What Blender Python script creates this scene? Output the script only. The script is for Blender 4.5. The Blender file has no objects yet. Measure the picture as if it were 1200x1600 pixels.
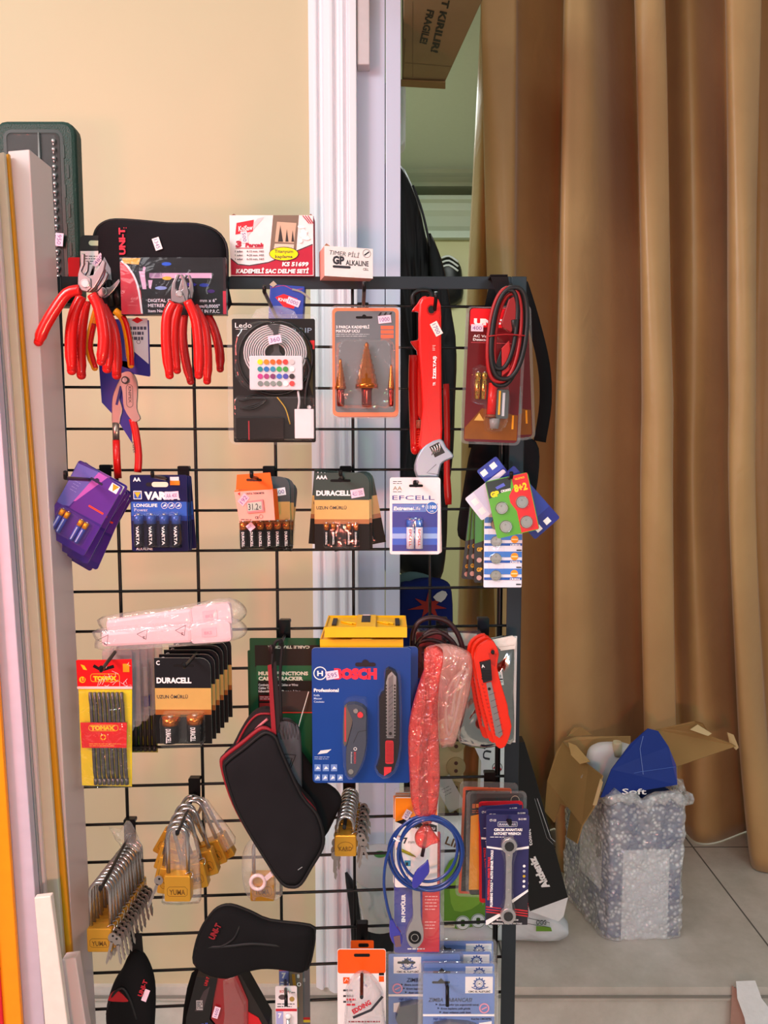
import bpy, bmesh, math, random
from mathutils import Vector, Matrix
random.seed(7)
SC = bpy.context.scene
COL = SC.collection
R = math.radians
# ------------------------------------------------------------------ camera
F = 1200.0                      # focal length in pixels of the 1200 x 1600 frame
PITCH = R(5.2)
CAMZ = 1.12
cam_d = bpy.data.cameras.new('camera')
cam_d.sensor_fit = 'HORIZONTAL'
cam_d.sensor_width = 36.0
cam_d.lens = 36.0 * F / 1200.0
cam_d.clip_start = 0.02
cam = bpy.data.objects.new('camera', cam_d)
cam.location = (0, 0, CAMZ)
cam.rotation_euler = (R(90) - PITCH, 0, 0)
COL.objects.link(cam)
SC.camera = cam
# ------------------------------------------------------------------ light
SC.view_settings.view_transform = 'Standard'
SC.view_settings.look = 'None'
SC.view_settings.gamma = 1
SC.view_settings.use_curve_mapping = False
SC.view_settings.exposure = -0.18
W = bpy.data.worlds.new('shop_light'); SC.world = W; W.use_nodes = True
nt = W.node_tree; nt.nodes.clear()
wo = nt.nodes.new('ShaderNodeOutputWorld'); bg = nt.nodes.new('ShaderNodeBackground')
tc = nt.nodes.new('ShaderNodeTexCoord'); sx_ = nt.nodes.new('ShaderNodeSeparateXYZ')
mr = nt.nodes.new('ShaderNodeMapRange'); mr.inputs[1].default_value = -1; mr.inputs[2].default_value = 1
cr = nt.nodes.new('ShaderNodeValToRGB')
cr.color_ramp.elements[0].position = 0.3; cr.color_ramp.elements[0].color = (0.48, 0.48, 0.44, 1)
cr.color_ramp.elements[1].position = 0.75; cr.color_ramp.elements[1].color = (0.95, 1.0, 0.93, 1)
e = cr.color_ramp.elements.new(0.5); e.color = (0.36, 0.38, 0.36, 1)
nt.links.new(tc.outputs['Generated'], sx_.inputs[0]); nt.links.new(sx_.outputs[2], mr.inputs[0])
nt.links.new(mr.outputs[0], cr.inputs[0]); nt.links.new(cr.outputs[0], bg.inputs[0])
bg.inputs[1].default_value = 0.55
nt.links.new(bg.outputs[0], wo.inputs[0])

def area(name, loc, target, sx, sy, power, color):
    l = bpy.data.lights.new(name, 'AREA'); l.shape = 'RECTANGLE'
    l.size = sx; l.size_y = sy; l.energy = power; l.color = color
    o = bpy.data.objects.new(name, l); COL.objects.link(o); o.location = loc
    d = Vector(target) - Vector(loc)
    o.rotation_euler = d.to_track_quat('-Z', 'Y').to_euler()
    return o
area('window_daylight', (-1.3, -0.9, 2.2), (0.1, 1.3, 0.8), 1.0, 0.9, 11, (0.97, 1.0, 1.0))
area('added_left_key', (-1.7, -0.5, 2.4), (0.7, 1.9, 0.5), 0.7, 0.7, 40, (0.97, 0.99, 1.0))  # added key lamp from the upper left, brings out the curtain folds
area('added_floor_fill', (1.3, -0.9, 2.0), (1.0, 1.8, 0.0), 0.8, 0.8, 9, (0.97, 0.99, 1.0))  # added fill lamp that brightens the raised floor
area('added_duct_red', (-0.78, 0.35, 1.35), (-0.42, 0.93, 1.25), 0.06, 0.6, 6.0, (1.0, 0.14, 0.12))  # added red lamp beside the ducts, turns their fronts pink
area('ceiling_light', (-0.5, 0.1, 2.3), (-0.1, 1.3, 1.0), 0.5, 0.12, 2.6, (1.0, 1.0, 0.92))
area('red_sign_light', (-0.05, -0.5, 0.90), (-0.4, 1.4, 1.2), 0.08, 0.06, 9.0, (1.0, 0.20, 0.14))
area('green_sign_light', (0.08, -0.5, 0.92), (-0.3, 1.4, 1.15), 0.05, 0.05, 3.0, (0.35, 1.0, 0.4))
area('blue_sign_light', (0.20, -0.5, 0.92), (-0.2, 1.4, 1.1), 0.05, 0.05, 2.6, (0.35, 0.5, 1.0))
area('back_room_light', (0.3, 3.0, 2.35), (0.3, 3.2, 0.0), 0.6, 0.6, 22, (0.93, 1.0, 0.95))

# ------------------------------------------------------------------ pixels to places
def P(px, py, Y):
    u = (px - 600) / F; v = (py - 800) / F
    cp, sp = math.cos(PITCH), math.sin(PITCH)
    t = Y / (cp - v * sp)
    return Vector((u * t, Y, CAMZ - (sp + v * cp) * t))
def rackY(px):
    return 1.0 + 0.06 * (px - 600) / 1200.0
# ------------------------------------------------------------------ materials
def lin(h):
    h = h.lstrip('#'); out = []
    for i in (0, 2, 4):
        c = int(h[i:i+2], 16) / 255
        out.append(c / 12.92 if c <= 0.04045 else ((c + 0.055) / 1.055) ** 2.4)
    return tuple(out) + (1,)
_mc = {}
def K(h, r=0.45, m=0.0, var=0.08, nscale=60, bump=0.0, bscale=200, coat=0.0, spec=0.35, aniso=None):
    key = (h, r, m, var, nscale, bump, bscale, coat, spec, aniso)
    if key in _mc: return _mc[key]
    mt = bpy.data.materials.new('surface_' + h.lstrip('#')); mt.use_nodes = True
    n = mt.node_tree.nodes; l = mt.node_tree.links; b = n['Principled BSDF']
    b.inputs['Roughness'].default_value = r; b.inputs['Metallic'].default_value = m
    b.inputs['Specular IOR Level'].default_value = spec
    if coat: b.inputs['Coat Weight'].default_value = coat; b.inputs['Coat Roughness'].default_value = 0.08
    t = n.new('ShaderNodeTexCoord'); no = n.new('ShaderNodeTexNoise'); no.inputs['Scale'].default_value = nscale
    no.inputs['Detail'].default_value = 3
    mp = n.new('ShaderNodeMapRange'); mp.inputs[3].default_value = 1 - var; mp.inputs[4].default_value = 1 + var
    vm = n.new('ShaderNodeVectorMath'); vm.operation = 'SCALE'; vm.inputs[0].default_value = lin(h)[:3]
    l.new(t.outputs['Object'], no.inputs['Vector']); l.new(no.outputs[0], mp.inputs[0])
    l.new(mp.outputs[0], vm.inputs['Scale']); l.new(vm.outputs[0], b.inputs['Base Color'])
    if aniso:
        mpn = n.new('ShaderNodeMapping'); mpn.inputs['Scale'].default_value = aniso
        l.new(t.outputs['Object'], mpn.inputs[0]); l.new(mpn.outputs[0], no.inputs['Vector'])
    if bump:
        nb = n.new('ShaderNodeTexNoise'); nb.inputs['Scale'].default_value = bscale
        bp = n.new('ShaderNodeBump'); bp.inputs['Strength'].default_value = bump; bp.inputs['Distance'].default_value = 0.002
        l.new(t.outputs['Object'], nb.inputs['Vector']); l.new(nb.outputs[0], bp.inputs['Height']); l.new(bp.outputs[0], b.inputs['Normal'])
    _mc[key] = mt
    return mt
def cloth(h, scale=900, r=0.9, bump=0.35):
    key = ('cloth', h, scale, r)
    if key in _mc: return _mc[key]
    mt = bpy.data.materials.new('fabric_' + h.lstrip('#')); mt.use_nodes = True
    n = mt.node_tree.nodes; l = mt.node_tree.links; b = n['Principled BSDF']
    b.inputs['Roughness'].default_value = r; b.inputs['Specular IOR Level'].default_value = 0.2
    t = n.new('ShaderNodeTexCoord')
    w1 = n.new('ShaderNodeTexWave'); w1.bands_direction = 'X'; w1.inputs['Scale'].default_value = scale / 3
    w2 = n.new('ShaderNodeTexWave'); w2.bands_direction = 'Z'; w2.inputs['Scale'].default_value = scale / 3
    mu = n.new('ShaderNodeMath'); mu.operation = 'MULTIPLY'
    no = n.new('ShaderNodeTexNoise'); no.inputs['Scale'].default_value = 25
    mp = n.new('ShaderNodeMapRange'); mp.inputs[3].default_value = 0.75; mp.inputs[4].default_value = 1.25
    vm = n.new('ShaderNodeVectorMath'); vm.operation = 'SCALE'; vm.inputs[0].default_value = lin(h)[:3]
    bp = n.new('ShaderNodeBump'); bp.inputs['Strength'].default_value = bump; bp.inputs['Distance'].default_value = 0.0006
    l.new(t.outputs['Object'], w1.inputs[0]); l.new(t.outputs['Object'], w2.inputs[0]); l.new(t.outputs['Object'], no.inputs[0])
    l.new(w1.outputs['Fac'], mu.inputs[0]); l.new(w2.outputs['Fac'], mu.inputs[1]); l.new(mu.outputs[0], bp.inputs['Height'])
    l.new(no.outputs[0], mp.inputs[0]); l.new(mp.outputs[0], vm.inputs['Scale']); l.new(vm.outputs[0], b.inputs['Base Color'])
    l.new(bp.outputs[0], b.inputs['Normal'])
    _mc[key] = mt
    return mt
def film(h='#ffffff', milk=0.05, gloss=0.12, bump=0.0, bscale=60, r=0.06, bubbles=0, tint='#ffffff'):
    """clear or milky plastic: see-through, part diffuse, part mirror"""
    key = ('film', h, milk, gloss, bump, bscale, r, bubbles, tint)
    if key in _mc: return _mc[key]
    mt = bpy.data.materials.new('clear_plastic'); mt.use_nodes = True
    n = mt.node_tree.nodes; l = mt.node_tree.links; n.clear()
    out = n.new('ShaderNodeOutputMaterial'); tr = n.new('ShaderNodeBsdfTransparent'); tr.inputs[0].default_value = lin(tint)
    di = n.new('ShaderNodeBsdfDiffuse'); di.inputs[0].default_value = lin(h)
    gl = n.new('ShaderNodeBsdfGlossy'); gl.inputs['Roughness'].default_value = r; gl.inputs[0].default_value = (1, 1, 1, 1)
    m1 = n.new('ShaderNodeMixShader'); m1.inputs[0].default_value = milk
    m2 = n.new('ShaderNodeMixShader'); lw = n.new('ShaderNodeLayerWeight'); lw.inputs[0].default_value = 0.25
    ma = n.new('ShaderNodeMath'); ma.operation = 'MULTIPLY_ADD'; ma.inputs[1].default_value = 0.55; ma.inputs[2].default_value = gloss * 0.12
    l.new(lw.outputs['Facing'], ma.inputs[0]); l.new(ma.outputs[0], m2.inputs[0])
    mx = n.new('ShaderNodeMath'); mx.operation = 'MULTIPLY'; mx.inputs[1].default_value = min(1.0, gloss * 4)
    l.new(ma.outputs[0], mx.inputs[0]); l.new(mx.outputs[0], m2.inputs[0])
    l.new(tr.outputs[0], m1.inputs[1]); l.new(di.outputs[0], m1.inputs[2])
    l.new(m1.outputs[0], m2.inputs[1]); l.new(gl.outputs[0], m2.inputs[2]); l.new(m2.outputs[0], out.inputs[0])
    if bump or bubbles:
        t = n.new('ShaderNodeTexCoord'); bp = n.new('ShaderNodeBump'); bp.inputs['Distance'].default_value = 0.004
        if bubbles:
            nb = n.new('ShaderNodeTexVoronoi'); nb.inputs['Scale'].default_value = bubbles; bp.inputs['Strength'].default_value = 0.9
            mm = n.new('ShaderNodeMapRange'); mm.inputs[1].default_value = 0; mm.inputs[2].default_value = 0.5; mm.inputs[3].default_value = milk * 1.5; mm.inputs[4].default_value = milk * 0.5
            n2 = n.new('ShaderNodeTexNoise'); n2.inputs['Scale'].default_value = 14; n2.inputs['Detail'].default_value = 3
            m5 = n.new('ShaderNodeMapRange'); m5.inputs[1].default_value = 0.4; m5.inputs[2].default_value = 0.6; m5.inputs[3].default_value = 0.75; m5.inputs[4].default_value = 1.25
            m6 = n.new('ShaderNodeMath'); m6.operation = 'MULTIPLY'
            l.new(nb.outputs['Distance'], mm.inputs[0]); l.new(t.outputs['Object'], n2.inputs[0]); l.new(n2.outputs[0], m5.inputs[0])
            l.new(mm.outputs[0], m6.inputs[0]); l.new(m5.outputs[0], m6.inputs[1]); l.new(m6.outputs[0], m1.inputs[0])
            l.new(nb.outputs['Distance'], bp.inputs['Height'])
        else:
            nb = n.new('ShaderNodeTexNoise'); nb.inputs['Scale'].default_value = bscale; nb.inputs['Detail'].default_value = 2
            nb.inputs['Distortion'].default_value = 1.5; bp.inputs['Strength'].default_value = bump
            l.new(nb.outputs[0], bp.inputs['Height'])
        l.new(t.outputs['Object'], nb.inputs['Vector'])
        l.new(bp.outputs[0], gl.inputs['Normal']); l.new(bp.outputs[0], di.inputs['Normal'])
    _mc[key] = mt
    return mt
CLEAR = film(milk=0.01, gloss=0.16, bump=0.25, bscale=35)
BAG = film(milk=0.10, gloss=0.3, bump=0.9, bscale=45, r=0.12)
BLK = K('#0c0c0d', 0.4)
WHITE = K('#f4f2f2', 0.5, var=0.02)
STEEL = K('#c8c5c3', 0.25, 0.85, aniso=(40, 40, 400))
TAG = K('#f6d3e6', 0.6, var=0.02)
INK = K('#33333a', 0.6)
# ------------------------------------------------------------------ text
_tc = {}
def text_mesh(s, bold=0.0):
    key = (s, bold)
    if key in _tc: return _tc[key]
    c = bpy.data.curves.new('lettering', 'FONT'); c.body = s; c.size = 1; c.resolution_u = 2; c.offset = bold
    o = bpy.data.objects.new('lettering', c); me = bpy.data.meshes.new_from_object(o)
    vs = [(v.co.x, v.co.y) for v in me.vertices]; fs = [tuple(p.vertices) for p in me.polygons]
    bpy.data.objects.remove(o); bpy.data.curves.remove(c); bpy.data.meshes.remove(me)
    if not vs: vs = [(0, 0)]
    x0 = min(v[0] for v in vs); x1 = max(v[0] for v in vs)
    vs = [(x - x0, y) for x, y in vs]
    _tc[key] = (vs, fs, x1 - x0)
    return _tc[key]
# ------------------------------------------------------------------ 2-D outlines in pixels
def rr(x0, y0, x1, y1, r=4, n=4):
    r = min(r, abs(x1 - x0) / 2, abs(y1 - y0) / 2)
    out = []
    for cx, cy, a0 in ((x1 - r, y0 + r, -90), (x1 - r, y1 - r, 0), (x0 + r, y1 - r, 90), (x0 + r, y0 + r, 180)):
        for i in range(n + 1):
            a = R(a0 + 90 * i / n); out.append((cx + r * math.cos(a), cy + r * math.sin(a)))
    return out
def circ(cx, cy, rx, ry=None, n=24):
    ry = ry or rx
    return [(cx + rx * math.cos(2 * math.pi * i / n), cy + ry * math.sin(2 * math.pi * i / n)) for i in range(n)]
def rotp(pts, cx, cy, deg):
    a = R(deg); ca, sa = math.cos(a), math.sin(a)
    return [(cx + (x - cx) * ca - (y - cy) * sa, cy + (x - cx) * sa + (y - cy) * ca) for x, y in pts]
def smooth(pts, n=4, closed=False):
    """Catmull-Rom through points of any dimension"""
    m = len(pts)
    if m < 3: return [tuple(p) for p in pts]
    out = []
    rng = range(m) if closed else range(m - 1)
    for i in rng:
        if closed: p0, p1, p2, p3 = pts[(i - 1) % m], pts[i], pts[(i + 1) % m], pts[(i + 2) % m]
        else: p0, p1, p2, p3 = pts[max(i - 1, 0)], pts[i], pts[i + 1], pts[min(i + 2, m - 1)]
        for k in range(n):
            t = k / n
            out.append(tuple(0.5 * (2 * b + (c - a) * t + (2 * a - 5 * b + 4 * c - d) * t * t + (3 * b - a - 3 * c + d) * t ** 3) for a, b, c, d in zip(p0, p1, p2, p3)))
    if not closed: out.append(tuple(pts[-1]))
    return out
# ------------------------------------------------------------------ mesh builder
class MB:
    def __init__(s, pt): s.bm = bmesh.new(); s.mats = []; s.pt = pt; s.lay = 0.05; s.solid = []
    def mi(s, m):
        if m not in s.mats: s.mats.append(m)
        return s.mats.index(m)
    def face(s, vs, m, sm=False):
        try: f = s.bm.faces.new(vs)
        except ValueError: return None
        f.material_index = s.mi(m); f.smooth = sm
        return f
    def v(s, x, y, d): return s.bm.verts.new(s.pt(x, y, d))
    def prism(s, pts, d0, d1, m, side=None, sm=False, inset=0):
        """solid with a pixel outline, back at d0 and front at d1"""
        if inset:
            cx = sum(p[0] for p in pts) / len(pts); cy = sum(p[1] for p in pts) / len(pts)
            mx = max(abs(p[0] - cx) for p in pts); my = max(abs(p[1] - cy) for p in pts)
            fp = [(cx + (x - cx) * (1 - inset / mx), cy + (y - cy) * (1 - inset / my)) for x, y in pts]
        else: fp = pts
        a = [s.v(x, y, d0) for x, y in pts]; b = [s.v(x, y, d1) for x, y in fp]
        n = len(pts)
        fs = [s.face(list(reversed(a)), m), s.face(b, m)]
        for i in range(n):
            fs.append(s.face([a[i], a[(i + 1) % n], b[(i + 1) % n], b[i]], side or m, sm))
        s.solid += [f for f in fs if f]
    def box(s, x0, y0, x1, y1, d0, d1, m, side=None): s.prism([(x0, y0), (x1, y0), (x1, y1), (x0, y1)], d0, d1, m, side)
    def flat(s, pts, m, d=None):
        if d is None: d = s.lay; s.lay += 0.05
        s.face([s.v(x, y, d) for x, y in pts], m)
    def rect(s, x0, y0, x1, y1, m, d=None): s.flat([(x0, y0), (x1, y0), (x1, y1), (x0, y1)], m, d)
    def ring(s, cx, cy, r0, r1, m, d=None, n=24, ky=1):
        if d is None: d = s.lay; s.lay += 0.05
        a = [s.v(cx + r0 * math.cos(6.2832 * i / n), cy + ky * r0 * math.sin(6.2832 * i / n), d) for i in range(n)]
        b = [s.v(cx + r1 * math.cos(6.2832 * i / n), cy + ky * r1 * math.sin(6.2832 * i / n), d) for i in range(n)]
        for i in range(n): s.face([a[i], a[(i + 1) % n], b[(i + 1) % n], b[i]], m)
    def stroke(s, pts, w, m, d=None, closed=False):
        if d is None: d = s.lay; s.lay += 0.05
        n = len(pts); L = []; Rr = []
        for i in range(n):
            if closed: a, b = pts[(i - 1) % n], pts[(i + 1) % n]
            else: a, b = pts[max(i - 1, 0)], pts[min(i + 1, n - 1)]
            dx, dy = b[0] - a[0], b[1] - a[1]; q = math.hypot(dx, dy) or 1
            nx, ny = -dy / q * w / 2, dx / q * w / 2
            L.append(s.v(pts[i][0] + nx, pts[i][1] + ny, d)); Rr.append(s.v(pts[i][0] - nx, pts[i][1] - ny, d))
        for i in range(n if closed else n - 1):
            j = (i + 1) % n; s.face([L[i], L[j], Rr[j], Rr[i]], m)
    def text(s, t, x, y, h, m, w=None, al='L', bold=0.02, rot=0, shear=0.0, d=None):
        """x, y = baseline start in pixels, h = capital height, w = forced width; rot clockwise degrees"""
        if not t: return
        if d is None: d = s.lay; s.lay += 0.05
        vs, fs, tw = text_mesh(t, bold)
        ky = h / 0.72; kx = (w / tw) if w else ky
        off = {'L': 0, 'C': -tw * kx / 2, 'R': -tw * kx}[al]
        ca, sa = math.cos(R(rot)), math.sin(R(rot)); nv = []
        for vx, vy in vs:
            lx = vx * kx + off + shear * vy * ky; ly = -vy * ky
            nv.append(s.v(x + lx * ca - ly * sa, y + lx * sa + ly * ca, d))
        for f in fs: s.face([nv[i] for i in f], m)
    def words(s, x0, y0, x1, n, dy, m, h=1.2, seed=1):
        """rows of print too small to read"""
        rg = random.Random(seed); d = s.lay; s.lay += 0.05
        for k in range(n):
            x = x0; xe = x1 - rg.random() * (x1 - x0) * 0.3
            while x < xe:
                w = 2 + rg.random() * 5; s.rect(x, y0 + k * dy, min(x + w, xe + 1), y0 + k * dy + h, m, d); x += w + 1.2
    def tube(s, pts, r, m, seg=8, sm=0, flat=1.0, caps=True, closed=False):
        """round rod through (px, py, d) points; r in pixels, a number or one per point; flat squashes its depth"""
        rs = r if isinstance(r, (list, tuple)) else [r] * len(pts)
        q = [tuple(p) + (rs[i],) for i, p in enumerate(pts)]
        if sm: q = smooth(q, sm, closed)
        V = [s.pt(*p[:3]) for p in q]; n = len(V)
        k = (s.pt(1, 0, 0) - s.pt(0, 0, 0)).length if not getattr(s, 'wk', None) else s.wk
        prev = None; rings = []
        for i in range(n):
            if closed: t = V[(i + 1) % n] - V[(i - 1) % n]
            else: t = V[min(i + 1, n - 1)] - V[max(i - 1, 0)]
            if t.length < 1e-9: t = Vector((0, 0, 1))
            t.normalize()
            if prev is None:
                ref = Vector((0, 1, 0)) if abs(t.y) < 0.9 else Vector((1, 0, 0))
                prev = (ref - t * ref.dot(t)).normalized()
            else:
                prev = prev - t * prev.dot(t)
                prev = prev.normalized() if prev.length > 1e-6 else t.orthogonal().normalized()
            b = t.cross(prev); rad = q[i][3] * k
            rings.append([s.bm.verts.new(V[i] + (prev * math.cos(6.28319 * j / seg) * flat + b * math.sin(6.28319 * j / seg)) * rad) for j in range(seg)])
        for i in range(n if closed else n - 1):
            a, b = rings[i], rings[(i + 1) % n]
            for j in range(seg):
                f = s.face([a[j], a[(j + 1) % seg], b[(j + 1) % seg], b[j]], m, True)
                if f: s.solid.append(f)
        if caps and not closed:
            for q_ in (list(reversed(rings[0])), rings[-1]):
                f = s.face(q_, m)
                if f: s.solid.append(f)
    def rod(s, a, b, r0, r1, m, seg=16): s.tube([a, b], [r0, r1], m, seg)
    def ball(s, cx, cy, d, rx, ry, rd, m, nu=12, nv=8):
        top = s.v(cx, cy - ry, d); bot = s.v(cx, cy + ry, d); rings = []
        for i in range(1, nv):
            a = math.pi * i / nv
            rings.append([s.v(cx + rx * math.sin(a) * math.cos(6.28319 * j / nu), cy - ry * math.cos(a), d + rd * math.sin(a) * math.sin(6.28319 * j / nu)) for j in range(nu)])
        for j in range(nu):
            k = (j + 1) % nu
            s.face([top, rings[0][j], rings[0][k]], m, True); s.face([bot, rings[-1][k], rings[-1][j]], m, True)
            for i in range(len(rings) - 1): s.face([rings[i][j], rings[i + 1][j], rings[i + 1][k], rings[i][k]], m, True)
    def puff(s, pts, d0, depth, m, rings=6, back=0.35, c=None, wob=0.0, seed=3, power=0.55, edge=None):
        """soft stuffed shape with the given outline, swelling by depth towards the viewer"""
        rg = random.Random(seed)
        cx = c[0] if c else sum(p[0] for p in pts) / len(pts); cy = c[1] if c else sum(p[1] for p in pts) / len(pts)
        n = len(pts); ph = [rg.random() * 6.28 for _ in range(4)]
        for sgn, dep in ((1, depth), (-1, depth * back)):
            prev = [s.v(x, y, d0) for x, y in pts] if sgn == 1 else first
            if sgn == 1: first = prev
            for k in range(1, rings + 1):
                t = k / rings; sc = 1 - t ** 1.5
                h = (1 - (1 - t) ** 2) ** power
                if k == rings:
                    w = 1 + wob * math.sin(ph[0])
                    cv = s.v(cx, cy, d0 + sgn * dep * h * w)
                    for i in range(n):
                        q = [prev[i], prev[(i + 1) % n], cv]
                        f = s.face(q if sgn == 1 else q[::-1], m, True)
                        if f: s.solid.append(f)
                    break
                cur = []
                for i, (x, y) in enumerate(pts):
                    X = cx + (x - cx) * sc; Y = cy + (y - cy) * sc
                    w = 1 + wob * (math.sin(X * 0.13 + ph[0]) * math.sin(Y * 0.11 + ph[1]) + 0.6 * math.sin(X * 0.31 + Y * 0.23 + ph[2]))
                    cur.append(s.v(X, Y, d0 + sgn * dep * h * w))
                for i in range(n):
                    q = [prev[i], prev[(i + 1) % n], cur[(i + 1) % n], cur[i]]
                    f = s.face(q if sgn == 1 else q[::-1], edge if (edge and k == 1) else m, True)
                    if f: s.solid.append(f)
                prev = cur
    def grid(s, rows, m, sm=True, closed=False):
        """surface through rows of (px, py, d)"""
        V = [[s.v(*p) for p in r] for r in rows]
        for i in range(len(V) - 1):
            k = len(V[i]); 
            for j in range(k if closed else k - 1):
                f = s.face([V[i][j], V[i][(j + 1) % k], V[i + 1][(j + 1) % k], V[i + 1][j]], m, sm)
                if f: s.solid.append(f)
    def mesh(s, name):
        if s.solid: bmesh.ops.recalc_face_normals(s.bm, faces=[f for f in s.solid if f.is_valid])
        me = bpy.data.meshes.new(name); s.bm.to_mesh(me); s.bm.free()
        for m in s.mats: me.materials.append(m)
        return me
# ------------------------------------------------------------------ things and their parts
class T:
    """one thing: where its origin shows in the photo (px, py) and its distance Y; parts hang under an Empty"""
    def __init__(s, name, label, cat, px, py, Y, group=None, roll=0, yaw=0, tilt=0, world=False, single=False):
        s.px, s.py, s.Y = px, py, Y; s.o = P(px, py, Y); s.world = world
        s.sx = (P(px + 1, py, Y) - s.o).length; s.sz = (P(px, py + 1, Y) - s.o).length
        s.name = name; s.props = dict(label=label, category=cat)
        if group: s.props['group'] = group
        s.rot = (R(tilt), R(roll), R(yaw)); s.root = None; s.single = single
        if not single: s._empty()
    def _empty(s):
        s.root = bpy.data.objects.new(s.name, None); s.root.empty_display_size = 0.02
        COL.objects.link(s.root); s._place(s.root)
    def _place(s, o):
        o.location = s.o; o.rotation_euler = s.rot
        for k, v in s.props.items(): o[k] = v
    def pt(s, x, y, d):
        if s.world: return P(x, y, d) - s.o
        return Vector(((x - s.px) * s.sx, -d * s.sx, -(y - s.py) * s.sz))
    def mb(s):
        b = MB(s.pt)
        if s.world: b.wk = s.sx
        return b
    def part(s, name, b, parent=None, label=None, bevel=0, sub=0, stuff=False):
        o = bpy.data.objects.new(name, b.mesh(name)); COL.objects.link(o)
        if s.single: s.root = o; s._place(o)
        else: o.parent = parent or s.root
        if label and not s.single: o['label'] = label
        if stuff: o['kind'] = 'stuff'
        if bevel:
            md = o.modifiers.new('bevel', 'BEVEL'); md.width = bevel; md.segments = 2; md.limit_method = 'ANGLE'; md.angle_limit = R(50)
        if sub:
            md = o.modifiers.new('subdivision', 'SUBSURF'); md.levels = sub; md.render_levels = sub
        return o
def one(name, label, cat, px, py, Y, **k): return T(name, label, cat, px, py, Y, single=True, **k)
def clone(root, px, py, Y, label=None, roll=None, yaw=None, scale=None, skip=()):
    """copy of a thing with its parts and sub-parts"""
    def rec(o, par):
        c = o.copy(); COL.objects.link(c)
        if par is not None: c.parent = par
        for ch in list(o.children):
            if ch.name.split('.')[0] not in skip: rec(ch, c)
        return c
    c = rec(root, None); c.location = P(px, py, Y)
    r = list(root.rotation_euler)
    if roll is not None: r[1] = R(roll)
    if yaw is not None: r[2] = R(yaw)
    c.rotation_euler = r
    if scale: c.scale = (scale,) * 3
    if label: c['label'] = label
    return c
def struct(name, verts, faces, m):
    me = bpy.data.meshes.new(name); me.from_pydata([tuple(v) for v in verts], [], faces)
    me.materials.append(m); o = bpy.data.objects.new(name, me); COL.objects.link(o); o['kind'] = 'structure'
    return o
def sbox(name, x0, x1, y0, y1, z0, z1, m, bevel=0):
    v = [(x0,y0,z0),(x1,y0,z0),(x1,y1,z0),(x0,y1,z0),(x0,y0,z1),(x1,y0,z1),(x1,y1,z1),(x0,y1,z1)]
    o = struct(name, v, [(3,2,1,0),(4,5,6,7),(0,1,5,4),(1,2,6,5),(2,3,7,6),(3,0,4,7)], m)
    if bevel:
        md = o.modifiers.new('bevel', 'BEVEL'); md.width = bevel; md.segments = 2
    return o
# ================================================================== the setting
WALL = K('#d0bf9c', 0.55, var=0.03, nscale=6, bump=0.15, bscale=30)
CREAM2 = K('#cac79c', 0.7, var=0.04, nscale=5)
GLOSSW = K('#cfd0e4', 0.28, var=0.02, nscale=5)
TRIMW = K('#efeaf0', 0.35, var=0.02, nscale=5)
def tile_mat(name, col, joints=True):
    mt = bpy.data.materials.new(name); mt.use_nodes = True
    n = mt.node_tree.nodes; l = mt.node_tree.links; b = n['Principled BSDF']; b.inputs['Roughness'].default_value = 0.55
    t = n.new('ShaderNodeTexCoord'); no = n.new('ShaderNodeTexNoise'); no.inputs['Scale'].default_value = 9; no.inputs['Detail'].default_value = 8; no.inputs['Roughness'].default_value = 0.7
    cr = n.new('ShaderNodeValToRGB'); c = lin(col)
    cr.color_ramp.elements[0].position = 0.3; cr.color_ramp.elements[0].color = (c[0] * .8, c[1] * .8, c[2] * .78, 1)
    cr.color_ramp.elements[1].position = 0.7; cr.color_ramp.elements[1].color = (c[0] * 1.1, c[1] * 1.1, c[2] * 1.12, 1)
    l.new(t.outputs['Object'], no.inputs[0]); l.new(no.outputs[0], cr.inputs[0])
    if joints:
        mp = n.new('ShaderNodeMapping'); mp.inputs['Location'].default_value = (0.342, -0.24, 0)
        br = n.new('ShaderNodeTexBrick'); br.offset = 0; br.inputs['Scale'].default_value = 1; br.inputs['Brick Width'].default_value = 0.6
        br.inputs['Row Height'].default_value = 0.6; br.inputs['Mortar Size'].default_value = 0.0022
        br.inputs['Mortar'].default_value = (0.12, 0.11, 0.10, 1)
        l.new(t.outputs['Object'], mp.inputs[0]); l.new(mp.outputs[0], br.inputs[0])
        l.new(cr.outputs[0], br.inputs['Color1']); l.new(cr.outputs[0], br.inputs['Color2']); l.new(br.outputs[0], b.inputs['Base Color'])
    else: l.new(cr.outputs[0], b.inputs['Base Color'])
    return mt
TILE = tile_mat('floor_tile', '#cdc4ba'); RISER = tile_mat('riser_tile', '#d2cbc1', False)
WY = 1.5
xw = P(490, 800, WY).x; xj = P(560, 800, WY).x; xo = P(625, 800, WY).x
sbox('floor', -0.9, 2.6, WY - 0.01, 4.3, -0.03, 0.0, TILE)
sbox('trim_step_riser', -0.9, 2.6, WY, WY + 0.02, -0.36, -0.03, RISER)
sbox('trim_step_nosing', -0.9, 2.6, WY - 0.014, WY - 0.0102, -0.022, -0.018, K('#8a847c', .6))
sbox('floor_lower', -2.2, 2.6, -0.6, WY, -0.38, -0.35, TILE)
sbox('wall_left', -2.2, xw, WY, WY + 0.12, 0.0, 2.9, WALL)
sbox('trim_step_skirting', -2.2, -0.9, WY, WY + 0.02, -0.36, 0.0, RISER)
sbox('wall_back', -1.0, 2.6, 4.2, 4.3, 0, 2.5, CREAM2)
sbox('wall_room_left', -0.35, -0.3, WY + 0.13, 4.2, 0, 2.5, CREAM2)
sbox('ceiling', -1.0, 2.6, 1.62, 4.3, 2.48, 2.53, K('#c6d2ca', 0.8, var=0.03))
CORN = K('#c3cfc2', 0.6, var=0.02)
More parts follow.
